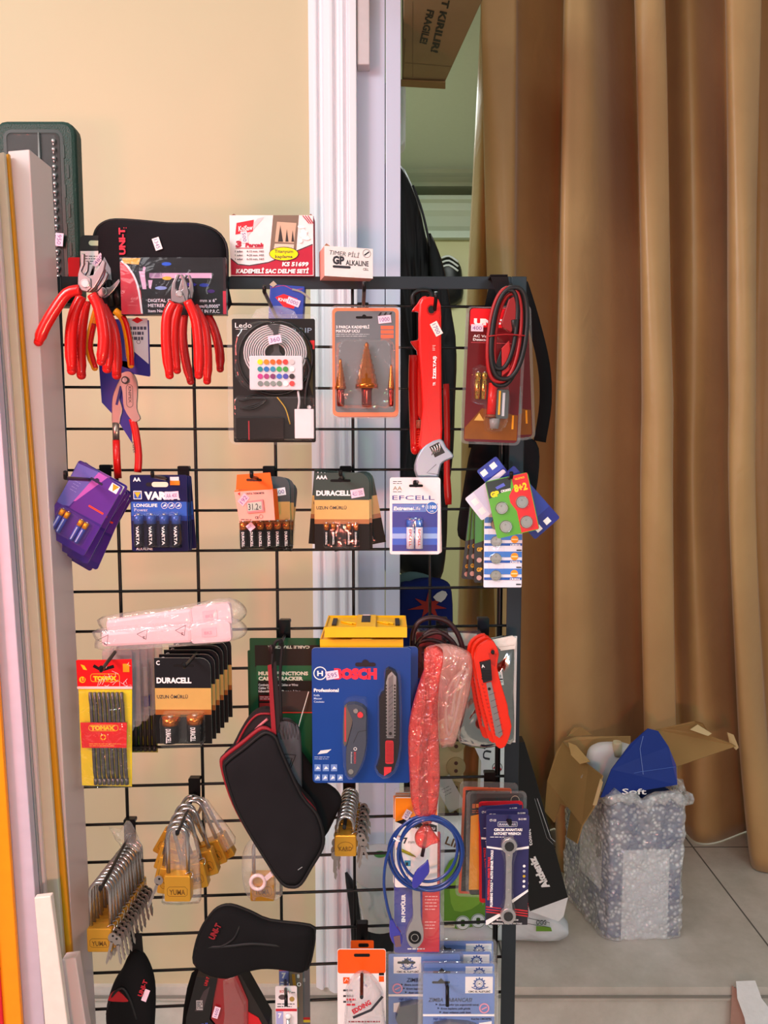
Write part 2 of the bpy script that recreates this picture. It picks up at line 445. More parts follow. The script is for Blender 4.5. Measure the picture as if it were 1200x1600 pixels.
def molding(name, prof, x0, x1, m):     # prof of (y, z) extruded along x
    n = len(prof); v = [(x0, y, z) for y, z in prof] + [(x1, y, z) for y, z in prof]
    f = [tuple(range(n)), tuple(range(2 * n - 1, n - 1, -1))] + [(i, i + n, (i + 1) % n + n, (i + 1) % n) for i in range(n)]
    return struct(name, v, f, m)
molding('trim_ceiling_cornice', [(4.2, 2.48), (3.98, 2.48), (3.98, 2.462), (4.02, 2.455), (4.05, 2.44), (4.05, 2.42), (4.2, 2.42)], -1.0, 2.6, CORN)
molding('trim_wall_cornice', [(4.2, 2.36), (4.0, 2.36), (4.0, 2.34), (4.03, 2.33), (4.05, 2.30), (4.08, 2.28), (4.12, 2.24), (4.15, 2.225), (4.15, 2.19), (4.2, 2.19)], -1.0, 2.6, CORN)
# door surround: ridged architrave, then a flat glossy pilaster in two boards
def vmold(name, prof, z0, z1, m):       # prof of (x, y) extruded upwards
    n = len(prof); v = [(x, y, z0) for x, y in prof] + [(x, y, z1) for x, y in prof]
    f = [tuple(range(n)), tuple(range(2 * n - 1, n - 1, -1))] + [(i, i + n, (i + 1) % n + n, (i + 1) % n) for i in range(n)]
    o = struct(name, v, f, m); md = o.modifiers.new('bevel', 'BEVEL'); md.width = 0.0015; md.segments = 2
    return o
def ax(k): return xw + (xj - xw) * k
vmold('trim_door_architrave', [(ax(-0.02), WY + 0.12), (ax(-0.02), WY - 0.012), (ax(.10), WY - 0.02), (ax(.16), WY - 0.02), (ax(.18), WY - 0.013), (ax(.26), WY - 0.013), (ax(.30), WY - 0.022), (ax(.42), WY - 0.03),
      (ax(.50), WY - 0.03), (ax(.53), WY - 0.021), (ax(.62), WY - 0.021), (ax(.66), WY - 0.03), (ax(.72), WY - 0.032), (ax(.75), WY - 0.024), (ax(.80), WY - 0.024), (ax(.84), WY - 0.036), (ax(1), WY - 0.036), (ax(1.02), WY + 0.12)], 0, 2.9, TRIMW)
xm = P(602, 800, WY).x
vmold('trim_door_board', [(xj, WY + 0.12), (xj, WY - 0.002), (xm - 0.0008, WY - 0.002), (xm - 0.0008, WY + 0.12)], 0, 2.9, GLOSSW)
vmold('trim_door_jamb', [(xm + 0.0008, WY + 0.13), (xm + 0.0008, WY - 0.004), (xo, WY - 0.004), (xo, WY + 0.13)], 0, 2.9, GLOSSW)
zt = P(570, 113, WY).z
sbox('trim_door_corner_block', xj + 0.001, P(578, 50, WY).x, WY - 0.03, WY - 0.002, zt, 2.9, K('#cfc2c4', 0.5), 0.002)
# broken plaster at the step
t = T('trim_broken_plaster', '', '', 1175, 1570, 1.5, world=True)
bpy.data.objects.remove(t.root); t.root = None
def wstruct(name, pts, y0, y1, m, bev=0):
    b = MB(lambda x, y, d: P(x, y, d)); b.prism(pts, y0, y1, m)
    o = bpy.data.objects.new(name, b.mesh(name)); COL.objects.link(o); o['kind'] = 'structure'
    return o
wstruct('trim_broken_plaster', [(1150, 1533), (1180, 1532), (1190, 1560), (1204, 1578), (1204, 1640), (1172, 1640), (1163, 1590), (1152, 1560)], 1.5, 1.475, K('#efeef0', 0.85, bump=0.8, bscale=60))
wstruct('trim_bare_brick', [(1144, 1540), (1151, 1545), (1166, 1600), (1172, 1640), (1140, 1640), (1142, 1580)], 1.5, 1.485, K('#b48a7c', 0.9, bump=0.8, bscale=80))
# ------------------------------------------------------------------ curtain
SATIN = bpy.data.materials.new('golden_satin'); SATIN.use_nodes = True
n = SATIN.node_tree.nodes; l = SATIN.node_tree.links; b = n['Principled BSDF']
b.inputs['Roughness'].default_value = 0.42; b.inputs['Sheen Weight'].default_value = 0.25; b.inputs['Specular IOR Level'].default_value = 0.5
t_ = n.new('ShaderNodeTexCoord'); no = n.new('ShaderNodeTexNoise'); no.inputs['Scale'].default_value = 7; no.inputs['Detail'].default_value = 4
cr = n.new('ShaderNodeValToRGB'); cr.color_ramp.elements[0].color = lin('#b48755'); cr.color_ramp.elements[1].color = lin('#ca9f68')
wv = n.new('ShaderNodeTexNoise'); wv.inputs['Scale'].default_value = 420; n3 = n.new('ShaderNodeTexNoise'); n3.inputs['Scale'].default_value = 10; n3.inputs['Distortion'].default_value = 2
bp = n.new('ShaderNodeBump'); bp.inputs['Strength'].default_value = 0.08; bp.inputs['Distance'].default_value = 0.0005
bp2 = n.new('ShaderNodeBump'); bp2.inputs['Strength'].default_value = 0.15; bp2.inputs['Distance'].default_value = 0.012
l.new(t_.outputs['Object'], no.inputs[0]); l.new(no.outputs[0], cr.inputs[0]); l.new(cr.outputs[0], b.inputs['Base Color'])
l.new(t_.outputs['Object'], wv.inputs[0]); l.new(wv.outputs[0], bp.inputs['Height']); l.new(t_.outputs['Object'], n3.inputs[0]); l.new(n3.outputs[0], bp2.inputs['Height'])
l.new(bp2.outputs[0], bp.inputs['Normal']); l.new(bp.outputs[0], b.inputs['Normal'])
CY = 2.02
def curtain(name, cols, CY, label, grp=None, amp=(2.1, 2.1, 1.5), ztop=2.36, lift=None):
    zr = [P(900, y, CY).z for y in (0, 640, 1300)]
    cc = []
    for (a, m_, c_, off) in cols:
        X = [P(q, y, CY + off * k_).x for (q, y), k_ in zip(((a, 0), (m_, 640), (c_, 1300)), amp)]; cc.append((X[0], X[1], X[2], off))
    cc = smooth(cc, 5)
    NZ = 60; V = []; Fc = []
    for k in range(NZ + 1):
        z = 0.004 + (ztop - 0.004) * (1 - k / NZ)
        for j, (a, m_, c_, off) in enumerate(cc):
            t1 = (zr[0] - z) / (zr[0] - zr[1]); 
            if z > zr[1]: x = a + (m_ - a) * t1; am = amp[0] + (amp[1] - amp[0]) * t1
            else:
                q = min(1.15, (zr[1] - z) / (zr[1] - zr[2])); x = m_ + (c_ - m_) * q ** 1.5; am = amp[1] + (amp[2] - amp[1]) * q
            am *= 1 if z > 0.3 else 1 + (0.3 - z) * 0.9
            V.append((x, CY + off * am + 0.006 * math.sin(z * 5 + j * 0.35), z))
    m = len(cc)
    for k in range(NZ):
        for j in range(m - 1): Fc.append((k * m + j, k * m + j + 1, (k + 1) * m + j + 1, (k + 1) * m + j))
    ox = sum(v[0] for v in V) / len(V)
    me = bpy.data.meshes.new(name); me.from_pydata([(v[0] - ox, v[1] - CY, v[2]) for v in V], [], Fc); me.materials.append(SATIN)
    for p in me.polygons: p.use_smooth = True
    o = bpy.data.objects.new(name, me); COL.objects.link(o); o.location = (ox, CY, 0); o['label'] = label; o['category'] = 'curtain'
    md = o.modifiers.new('cloth thickness', 'SOLIDIFY'); md.thickness = 0.0015
    return o, cc
cols = [(750, 767, 792, -.02), (765, 777, 798, -.026), (790, 792, 806, -.03), (805, 803, 812, -.026), (806, 804, 813, .0), (812, 808, 818, .02), (845, 836, 838, .04), (884, 871, 868, .065),
        (888, 875, 872, .03), (883, 870, 869, -.05), (905, 895, 895, -.055), (925, 918, 925, -.04), (945, 945, 950, .0), (968, 978, 978, .04), (996, 1008, 1014, .07), (999, 1010, 1018, .03), (992, 1005, 1012, -.045),
        (1012, 1028, 1036, -.06), (1033, 1050, 1060, -.05), (1034, 1051, 1062, -.03), (1030, 1046, 1056, .05), (1042, 1056, 1070, .055), (1070, 1078, 1090, .02), (1095, 1100, 1118, .02), (1137, 1146, 1172, .06), (1139, 1148, 1174, .03),
        (1132, 1141, 1169, -.045), (1160, 1160, 1190, -.06), (1184, 1177, 1215, -.05), (1185, 1178, 1216, -.03), (1181, 1174, 1212, .05), (1215, 1210, 1245, .05), (1262, 1260, 1290, .07), (1270, 1268, 1300, -.03), (1320, 1330, 1380, -.04), (1380, 1400, 1450, .05)]
curt, cc0 = curtain('curtain', cols, CY, 'long golden brown satin curtain hanging in deep folds across the right side')
# hem stitching on the leading edge
hb = MB(lambda x, y, d: Vector((x, y, d)))
hb.wk = 1
zt_, zb_ = 2.35, 0.6
pts = []
for k in range(80):
    z = zt_ + (zb_ - zt_) * k / 79
    px = 781 + (1 - (z - 1.2) / 1.15) * 10
    x = P(px, 300, CY).x; pts.append((x - curt.location.x, -0.0345 + 0.006 * math.sin(z * 5 + 5 * 0.35), z))
hb.tube(pts, 0.0006, K('#7a5428', 0.8), seg=5)
o = bpy.data.objects.new('hem_stitching', hb.mesh('hem_stitching')); COL.objects.link(o); o.parent = curt
cols2 = [(752, 722, 706, .02), (770, 740, 716, -.01), (790, 760, 735, .03), (800, 790, 765, -.02), (815, 800, 790, .03), (830, 815, 815, .0)]
curtain('curtain', cols2, 2.26, 'narrow brown strip of curtain in shade behind the hemmed leading edge')
# ------------------------------------------------------------------ plastic ducts leaning at the left
def leaning(name, label, top, low, ytop, ylow, Y0, depth, m, grp='plastic ducts leaning at the left edge', cap=None, zfloor=-0.35):
    """top / low = (left px, right px) at heights ytop / ylow, front face at Y0"""
    A = [P(top[0], ytop, Y0), P(top[1], ytop - 3, Y0)]; B = [P(low[0], ylow, Y0), P(low[1], ylow, Y0)]
    C = [a + (b - a) * ((a.z - zfloor) / (a.z - b.z)) for a, b in zip(A, B)]
    O = Vector(C[0]); vs = []
    for q in (C, A):
        for p in q: vs.append(p - O)
        for p in reversed(q): vs.append(p - O + Vector((0, depth, 0)))
    me = bpy.data.meshes.new(name); me.from_pydata([tuple(v) for v in vs], [], [(3,2,1,0),(4,5,6,7),(0,1,5,4),(1,2,6,5),(2,3,7,6),(3,0,4,7)]); me.materials.append(m)
    o = bpy.data.objects.new(name, me); COL.objects.link(o); o.location = O
    md = o.modifiers.new('bevel', 'BEVEL'); md.width = 0.0012; md.segments = 2
    o['label'] = label; o['category'] = 'trim strip'; o['group'] = grp
    return o
DUCT = K('#d6c4c2', 0.3, var=0.01)
duct = leaning('cable_duct', 'tall white square cable duct nearest the rack, its front lit pink', (12, 46), (78, 115), 236, 1500, .89, .058, DUCT)
rb = MB(lambda x, y, d: Vector((x, y, d)))
leaning('plastic_strip', 'mustard strip along the tall white duct edge, orange light put into its colour', (7, 13), (92, 105), 242, 1400, .882, .006, K('#d09018', 0.4))  # orange-lit duct face built as a strip, the light is its colour
leaning('plastic_strip', 'beige grey plastic strip left of the mustard strip', (-8, 6), (74, 93), 240, 1400, .874, .006, K('#c9bda6', 0.45))
leaning('plastic_strip', 'thin white ribbed strip between the beige and the grey strips', (-15, -9), (63, 71), 240, 1400, .866, .006, DUCT)
leaning('plastic_strip', 'flat grey plastic strip behind the wide white duct', (-34, -18), (44, 65), 240, 1400, .861, .004, K('#9c9a9c', 0.45))
leaning('cable_duct', 'wide lavender white duct standing furthest forward at the left', (-62, -32), (18, 55), 200, 1400, .845, .012, K('#c6bccc', 0.35))
leaning('plastic_strip', 'bright orange plastic strip at the lower left corner', (-88, -62), (-10, 20), 200, 1400, .835, .006, K('#ff9a12', 0.4))
leaning('plastic_strip', 'red plastic strip at the extreme lower left corner', (-110, -92), (-32, -9), 200, 1400, .832, .003, K('#d82030', 0.4))
leaning('cable_duct', 'short open cream duct whose top ends beside the orange strip', (53, 79), (69, 104), 1403, 1590, .822, .008, K('#f1e6dc', 0.4))
leaning('cable_duct', 'shortest white duct standing at the foot of the tall duct', (96, 118), (108, 140), 1500, 1640, .845, .014, DUCT)
# ------------------------------------------------------------------ the display rack
RK = K('#30373d', 0.38, 0.3, var=0.05); WIRE = K('#0c0d0f', 0.35, var=0.05)
rack = T('display_rack', 'black gridwall display rack with dark grey square tube frame', 'rack', 600, 2000, 1.0, world=True)
rack.o = Vector((0, 1.0, -0.35)); rack.root.location = rack.o
b = rack.mb()
def Pr(px, py, off=0.0): return P(px, py, rackY(px) + off) - rack.o
def rbox(name, x0, y0, x1, y1, front, back, m, bottom=None):
    b = MB(lambda x, y, d: Pr(x, y, d)); vs = []
    for d in (front, back):
        for x, y in ((x0, y0), (x1, y0), (x1, y1), (x0, y1)): vs.append(Pr(x, y, d))
    if bottom is not None:
        for i in (2, 3, 6, 7):
            top = vs[i - 1 if i in (2, 6) else i - 3]; vs[i] = Vector((top.x, top.y, bottom - rack.o.z))
    bv = [b.bm.verts.new(v) for v in vs]
    for f in ((0,1,2,3),(7,6,5,4),(0,4,5,1),(1,5,6,2),(2,6,7,3),(3,7,4,0)): b.solid.append(b.face([bv[i] for i in f], m))
    o = bpy.data.objects.new(name, b.mesh(name)); COL.objects.link(o); o.parent = rack.root
    md = o.modifiers.new('bevel', 'BEVEL'); md.width = 0.001; md.segments = 2
    return o
rbox('top_bar', 95, 432, 799, 452, -0.012, 0.013, RK)
rbox('post', 799, 432, 823, 1700, -0.012, 0.013, RK, bottom=-0.35)
rbox('post', 74, 432, 95, 1700, -0.012, 0.013, RK, bottom=-0.35)
b = MB(lambda x, y, d: Vector((x, y, d))); b.wk = 1
z607 = P(600, 607, 1.0).z
xl, xr_ = P(93, 600, rackY(93)).x, P(800, 600, rackY(800)).x
zb = -0.30
for k in range(-2, 26):
    z = z607 - 0.0522 * k
    b.tube([(xl, 1.0 + .06 * xl, z + 0.35), (xr_, 1.0 + .06 * xr_, z + 0.35)], 0.0019, WIRE, seg=6, caps=False)
    for i in range(0): pass
for px, py in ((186, 900), (308, 860), (432, 860), (552, 860), (672, 940), (782, 900)):
    x = P(px, py, rackY(px)).x; y = 1.0 + .06 * x + 0.0035
    b.tube([(x, y, zb + .35), (x, y, P(600, 436, 1.0).z + .35)], 0.0022 if px < 780 else 0.004, WIRE, seg=6, caps=False)
bmesh.ops.translate(b.bm, verts=b.bm.verts, vec=(0, -1.0, 0))
o = bpy.data.objects.new('wire_grid', b.mesh('wire_grid')); COL.objects.link(o); o.parent = rack.root
for x0 in (74, 799):
    bb = MB(lambda x, y, d: Vector((x, y, d))); c = P(x0 + 11, 600, rackY(x0)).x
    vs = [bb.bm.verts.new((c + sx * .02, sy, z)) for z in (0.0, .02) for sx, sy in ((-1, -.012), (1, -.012), (1, .3), (-1, .3))]
    for f in ((3,2,1,0),(4,5,6,7),(0,1,5,4),(1,2,6,5),(2,3,7,6),(3,0,4,7)): bb.face([vs[i] for i in f], RK)
    o = bpy.data.objects.new('foot', bb.mesh('foot')); COL.objects.link(o); o.parent = rack.root
# hooks: a plate clipped over the grid wire and a prong reaching out to the tip
HK = K('#121012', 0.35, 0.2)
def hook(bx, by, tx, ty, out, label, rise=8, pw=9):
    """plate at (bx, by) on the grid, prong tip at (tx, ty) standing out by the given metres"""
    Yb = rackY(bx); h = T('display_hook', label, 'hook', bx, by, Yb - 0.004, group='black hooks on the rack grid')
    b = h.mb(); b.prism(rr(bx - pw, by - 5, bx + pw, by + 30, 2), 0, 2.2, HK); b.prism(rr(bx - pw, by - 7, bx + pw, by - 1, 2), -8, 3, HK)
    h.part('clip_plate', b)
    tip = P(tx, ty, Yb - out); tip0 = P(tx, ty + rise, Yb - out * 0.97); base = P(bx, by + 18, Yb - 0.006)
    b = MB(lambda x, y, d: Vector((x, y, d))); b.wk = 1
    pp = [tuple(p - h.o) for p in (base, base + (tip0 - base) * 0.5, tip0 + (base - tip0) * 0.06, tip0, tip)]
    b.tube(pp, 0.0022, HK, seg=8); h.part('prong', b)
    return h
# ================================================================== helpers for goods
def card(t, x0, y0, x1, y1, m, r=3, th=1.2, edge=None):
    b = t.mb(); b.prism(rr(x0, y0, x1, y1, r), -th, 0, m, edge); return b
def slot(b, cx, cy, w=22, h=4, m=None):
    m = m or K('#050506', 0.8)
    b.flat(rr(cx - w / 2, cy - h / 2, cx + w / 2, cy + h / 2, h / 2), m); b.flat(circ(cx, cy - h * .35, h * .95, h * .95, 14), m)
def tag(t, x, y, txt, rot=0, w=22, h=12, d=0.8, col=None, parent=None, ink=None):
    b = t.mb(); cx, cy = x + w / 2, y + h / 2
    b.prism(rotp([(x, y), (x + w, y), (x + w, y + h), (x, y + h)], cx, cy, rot), d - .3, d, col or TAG)
    ca, sa = math.cos(R(rot)), math.sin(R(rot)); dx, dy = -w * .38, h * .28
    b.lay = d + .08
    b.text(txt, cx + dx * ca - dy * sa, cy + dx * sa + dy * ca, h * .55, ink or K('#5a3a86', 0.6), w=w * .76, rot=rot, bold=0)
    return t.part('price_tag', b, parent=parent)
def shell(t, pts, d1, inset=3, m=None, name='clear_blister', d0=0.3, parent=None):
    b = t.mb(); b.prism(pts, d0, d1, m or CLEAR, inset=inset); return t.part(name, b, parent=parent, bevel=0.0015)
def flange(t, x0, y0, x1, y1, r=8, d=0.0, th=1.6, m=None, name='clear_flange'):
    b = t.mb(); b.prism(rr(x0, y0, x1, y1, r), d - th, d - .3, m or film(milk=0.05, gloss=0.25, bump=0.3, bscale=40)); return t.part(name, b)
def cell(t, cx, y0, y1, r, top, body, txt=None, d=None, ktop=.28, tcol=None, name='battery', th=None, side='D'):
    """upright round battery in front of its card"""
    d = r * .8 if d is None else d; b = t.mb(); ym = y0 + (y1 - y0) * ktop
    b.tube([(cx, y0, d), (cx, y0 + 2.5, d)], r * .36, STEEL, 10)
    b.tube([(cx, y0 + 2.2, d), (cx, ym, d)], r, top, 16)
    b.tube([(cx, ym, d), (cx, y1, d)], r, body, 16)
    if txt: b.text(txt, cx - r * .32, ym + 3, r * .62, tcol or WHITE, w=(y1 - ym) * .8, rot=90, d=d + r + .1)
    return t.part(name, b)
RED = K('#d40c0a', 0.3, coat=0.4); RED2 = K('#c4110e', 0.35, coat=0.3)
def lathe(b, cx, d, prof, m, seg=20):
    q = []; [q.append((cx, y, d)) for y, r in prof]; b.tube(q, [r for y, r in prof], m, seg)
# ================================================================== goods on and above the top bar
# green case
G = K('#10352c', 0.5, bump=0.4, bscale=500)
t = T('tool_bit_case', 'dark green tool bit case with clear window behind the tall white duct', 'tool case', 62, 430, 1.0)
b = t.mb(); b.prism(rr(0, 192, 125, 478, 20), -30, 0, G); b.ring(62, 300, 0, .1, G); t.part('shell', b, bevel=.005)
b = t.mb(); b.stroke(rr(17, 209, 104, 462, 10), 5, K('#0b241e', .4), closed=True, d=.6); b.prism(rr(20, 212, 101, 460, 8), -1, .5, K('#1b2321', 0.6)); 
for k in range(7): b.box(105 + (k % 2) * 6, 230 + k * 30, 108 + (k % 2) * 6, 250 + k * 30, 0, 1, K('#0a2a22', .4))
t.part('window_frame', b)
for k in range(17):
    b = t.mb(); y = 222 + k * 13; b.tube([(92, y, 2), (92, y + 5, 2)], [3.2, 3.2], STEEL, 8); b.tube([(92, y + 5, 2), (92, y + 9, 2)], 1.5, STEEL, 6); t.part('bit', b)
b = t.mb(); b.tube([(70, 212, 3), (70, 330, 3)], [1.5, 3], STEEL, 8, caps=True); b.box(66, 262, 80, 310, 1, 4, K('#30383a', .3)); b.tube([(70, 340, 4), (68, 420, 4)], 8, K('#101313', .4), 10); t.part('screwdriver', b)
shell(t, rr(21, 213, 100, 459, 8), 5, 1, name='clear_window', m=film(milk=0, gloss=.05, bump=.1, bscale=20))
tag(t, 87, 370, '950', 96, 20, 12, d=5.6)
# small black zipped pouch
BC = cloth('#17171b', 900)
pouch = T('meter_pouch', 'black zipped pouch with red lettering standing behind the foil caliper box', 'pouch', 252, 490, .962)
out = smooth([(148, 425), (148, 385), (153, 362), (165, 350), (185, 345), (225, 347), (265, 351), (310, 352), (340, 362), (355, 382), (357, 410), (356, 440), (355, 488), (250, 490), (152, 488)], 3, True)
b = pouch.mb(); b.puff(out, 0, 12, BC, rings=5, power=.3); pouch.part('body', b)
b = pouch.mb(); b.tube([(x, y, 0) for x, y in smooth([(150, 425), (149, 385), (154, 362), (166, 350), (185, 345), (225, 347), (265, 351), (310, 352), (340, 362), (355, 382), (357, 410), (356, 440)], 3)], 2.2, K('#0b0b0d', .5), 6); pouch.part('zip', b)
b = pouch.mb(); b.text('UNI-T', 203, 402, 9, K('#d41c3a', .5), w=41, rot=-90, bold=.05, d=13.6); b.text(':', 206, 362, 7, K('#d41c3a', .5), rot=-90, d=13.6); pouch.part('lettering', b)
tag(pouch, 243, 380, '1345', 72, 19, 11, d=14.2, col=K('#eadfe2'))
# caliper box
FOIL = K('#10101c', 0.18, 0.6, var=0.5, nscale=25, bump=0.5, bscale=30)
t = T('caliper_box', 'long dark holographic caliper box with pale caliper picture and red end', 'box', 270, 493, .94)
b = t.mb(); b.box(190, 403, 354, 492, -12, 0, FOIL, K('#1a1418', .3)); b.lay = .1
b.flat([(190, 410), (200, 414), (210, 430), (221, 455), (223, 491), (190, 491)], K('#c1203a', .35))
b.stroke(smooth([(192, 408), (204, 420), (216, 445), (222, 490)], 4), 3, K('#d8dce6', .3))
b.flat([(193, 404), (222, 404), (219, 414), (196, 412)], K('#d8a63a', .4))
LV = K('#c9a6c9', .4)
b.rect(237, 427, 332, 435, LV); b.rect(235, 427, 255, 434, K('#8a6d94', .4))
for q in ([(219, 424), (228, 424), (230, 452), (224, 452)], [(233, 438), (240, 438), (237, 452), (234, 450)], [(226, 417), (230, 418), (228, 428), (224, 428)]): b.flat(q, LV)
W_ = K('#d9d6e6', .5)
b.text('DIGITAL CALIPERS', 232, 472, 5, W_, w=62); b.text('METRER', 232, 480, 5.2, W_, w=26); b.text('Item No.', 232, 488, 4.6, W_, w=24)
b.text('mm/0.0005"', 308, 481, 5.2, W_, w=36); b.text('mm x 6"', 313, 472, 5, W_, w=26); b.text('MADE IN P.R.C.', 300, 489, 5.2, W_, w=44)
b.rect(350, 404, 354, 492, K('#241018', .3)); b.rect(349, 455, 354, 491, K('#b3183a', .4))
for k, c in enumerate(('#2b3aa0', '#7a8fc8', '#40206e', '#d2a640', '#2a5ad0', '#302a90')): 
    r_ = random.Random(k); x = 240 + r_.random() * 95; y = 408 + r_.random() * 50; b.flat(circ(x, y, 6 + 5 * r_.random(), 3, 7), K(c, .3, .4, bump=.5, bscale=30))
t.part('carton', b, bevel=.0008)
b = t.mb(); b.prism([(190, 403), (354, 403), (354, 492), (190, 492)], .6, 1.6, CLEAR); t.part('clear_wrap', b)
# step drill set carton
t = T('step_drill_carton', 'white and crimson step drill carton standing on the rack top bar', 'box', 425, 431, .975)
b = t.mb(); b.box(360, 337, 490, 431, -34, 0, K('#f1e4e4', .4), K('#b3304a', .5)); Cr = K('#b5213c', .4)
b.flat([(361, 405), (372, 414), (390, 415), (420, 410), (489, 383), (489, 430), (361, 430)], Cr); b.stroke([(361, 404), (372, 413), (390, 415), (420, 410), (489, 382)], 1.6, INK)
b.flat([(428, 337), (468, 337), (463, 396), (422, 394)], K('#7d6a5a', .5)); b.flat([(434, 347), (464, 349), (460, 380), (430, 378)], K('#c9ab92', .5)); b.flat([(430, 381), (460, 382), (459, 391), (428, 390)], K('#e0c8b2', .5))
for cx, w, h in ((439, 4, 28), (449, 2.5, 22), (458, 2.2, 20)): b.flat([(cx, 380 - h), (cx + w, 378), (cx - w, 378)], K('#3a3230', .4))
b.flat([(404, 342), (414, 340), (382, 376), (374, 376)], K('#d8c8cc', .5)); b.flat([(371, 349), (398, 344), (396, 362), (369, 367)], K('#cf2334', .4)); b.text('KniSaw', 374, 362, 8, WHITE, w=22, rot=-6, shear=.1)
b.text('3', 369, 386, 9, Cr, bold=.07, w=9, shear=.1); b.text('Parçalı', 384, 386, 6, Cr, w=28, bold=.06, shear=.1); b.rect(369, 387.5, 412, 388.5, Cr)
for k, (a_, c_) in enumerate((('1 adet', '4-12 mm. HSS'), ('1 adet', '4-20 mm. HSS'), ('1 adet', '6-30 mm. HSS'))): b.text(a_, 368, 394.5 + 6 * k, 3, INK, w=12); b.text(c_, 386, 394.5 + 6 * k, 3, INK, w=27)
b.flat(circ(444, 397, 23, 11), INK); b.flat(circ(444, 397, 22, 10), K('#f6e400', .4)); b.text('Titanyum', 444, 395.5, 5, INK, al='C', w=29); b.text('kaplama', 444, 403.5, 5, INK, al='C', w=27)
b.text('KS 51699', 441, 416, 6.2, WHITE, w=41, bold=.05, shear=.15); b.text('KADEMELİ SAC DELME SETİ', 369, 427, 6.4, WHITE, w=113, bold=.05, shear=.15)
for k in range(3): b.stroke([(474 + k * 4, 338), (484 + k * 3, 350)], 1.4, Cr)

for k in range(9):
    r_ = random.Random(k + 4); b.flat(circ(466 + 18 * r_.random(), 352 + 26 * r_.random(), 3 + 4 * r_.random(), 2 + 2 * r_.random(), 7), WHITE)
t.part('carton', b, bevel=.001)
b = t.mb(); b.flat([(358, 337), (366, 333), (372, 337)], K('#8a5a40'), d=-6); t.part('torn_flap', b); b = t.mb(); b.flat([(480, 337), (486, 333), (491, 338)], K('#8a5a40'), d=-6); t.part('torn_flap', b)
tag(t, 374, 366, '500', 82, 18, 10, col=K('#f0dde2'))
# small battery carton
t = T('battery_carton', 'small white carton with handwriting and bold black print on the top bar', 'box', 507, 431, .955, yaw=15)
b = t.mb(); b.box(507, 384, 585, 431, -44, 0, K('#eeeae8', .5), K('#f0a898', .5))
b.text('GP', 520, 411, 12, INK, w=19, bold=.06); b.text('ALKALINE', 541, 412, 8, INK, w=37, bold=.03); b.text('CELL', 569, 419, 4, INK, w=9)
b.flat(rr(520, 413.5, 549, 417.5, 2), INK); b.ring(575, 392, 6, 6.6, INK); b.stroke([(571, 395), (579, 389)], 2, INK)
b.text('TIMER PİLİ', 514, 397, 7, INK, w=48, bold=-.005, rot=3, shear=.15)
t.part('carton', b, bevel=.0012)
b = t.mb(); b.flat([(507, 384), (511, 379), (519, 384)], K('#a9795c'), d=-4); t.part('torn_flap', b)
# ------------------------------------------------------------------ pliers
def pliers(label, px, py, Y, jawL, jawR, hl, hr, m1, m2=None, r=9.4, thick=6, group=None, metal=None, roll=0, pivot_r=7):
    t = T('pliers', label, 'pliers', px, py, Y, group=group, roll=roll)
    met = metal or K('#8f8688', .35, .9, aniso=(60, 60, 60))
    for nm, pts, d in (('jaw', jawL, 0), ('jaw', jawR, -2)):
        b = t.mb(); b.prism(pts, d - thick, d, met); t.part(nm, b, bevel=.0008)
    b = t.mb(); b.prism(circ(px, py, pivot_r), -1, 1.2, K('#c8bdbd', .3, 1.0)); b.ring(px, py, pivot_r - 1.6, pivot_r - 1, K('#7c7374', .4), d=1.3); t.part('pivot', b, bevel=.0004)
    for path in (hl, hr):
        q = smooth([(x, y, -thick / 2) for x, y in path], 4); n_ = len(q)
        rs = [r * (0.86 + 0.14 * math.sin(min(1, i / n_ * 1.6) * 1.57)) * (1.0 if i < n_ - 2 else .8) for i in range(n_)]
        b = t.mb(); b.tube(q, rs, m1, 12, flat=.8)
        x, y, d_ = q[-1]; b.ball(x, y, d_, r * .8, r * .7, r * .6, m1)
        h = t.part('handle', b)
        if m2:
            b = t.mb(); b.tube([(x_ + 2.5, y_, d_ + r * .35) for x_, y_, d_ in q[3:]], r * .6, m2, 8); t.part('grip_inlay', b, parent=h)
    return t
def cj(px, py, s=1.0, a=0):     # open combination jaws around a pivot
    L = [(-12, 4), (-11, -14), (-6, -30), (-4, -47), (0, -47), (-1, -30), (-6, -20), (-1, -14), (4, -11), (9, -8), (9, 6), (2, 13), (-6, 11)]
    Rr = [(-6, -6), (2, -12), (12, -14), (22, -28), (28, -38), (32, -34), (29, -22), (22, -8), (13, 6), (5, 13), (-4, 9)]
    return [rotp([(px + x * s, py + y * s) for x, y in q], px, py, a) for q in (L, Rr)]
jl, jr = cj(133, 443)
g = 'red handled pliers bunched on the left hook'
pliers('front open red handled combination pliers, one handle spread far left', 133, 443, .885, jl, jr, [(124, 452), (103, 458), (82, 485), (65, 512), (55, 535)], [(142, 460), (152, 482), (158, 520), (157, 545), (153, 566)], RED, group=g)
jl, jr = cj(137, 446, .8, 4)
pliers('second red handled pliers behind the spread pair on the left hook', 137, 446, .905, jl, jr, [(126, 462), (113, 490), (106, 530), (106, 581)], [(150, 468), (162, 500), (165, 540), (162, 578)], RED, group=g)
pliers('third red handled pliers in the left bunch, its tip lowest', 143, 448, .925, *cj(143, 448, .7, 8), [(132, 470), (124, 510), (120, 550), (121, 588)], [(158, 478), (172, 510), (177, 545), (177, 588)], RED2, group=g)
pliers('pliers with orange and yellow edged red handles behind the left bunch', 160, 456, .945, *cj(160, 456, .7, 14), [(150, 480), (140, 515), (135, 545), (143, 576)], [(178, 485), (191, 500), (198, 535), (200, 572)], K('#f29a14', .35), m2=RED, r=6.5, group=g)
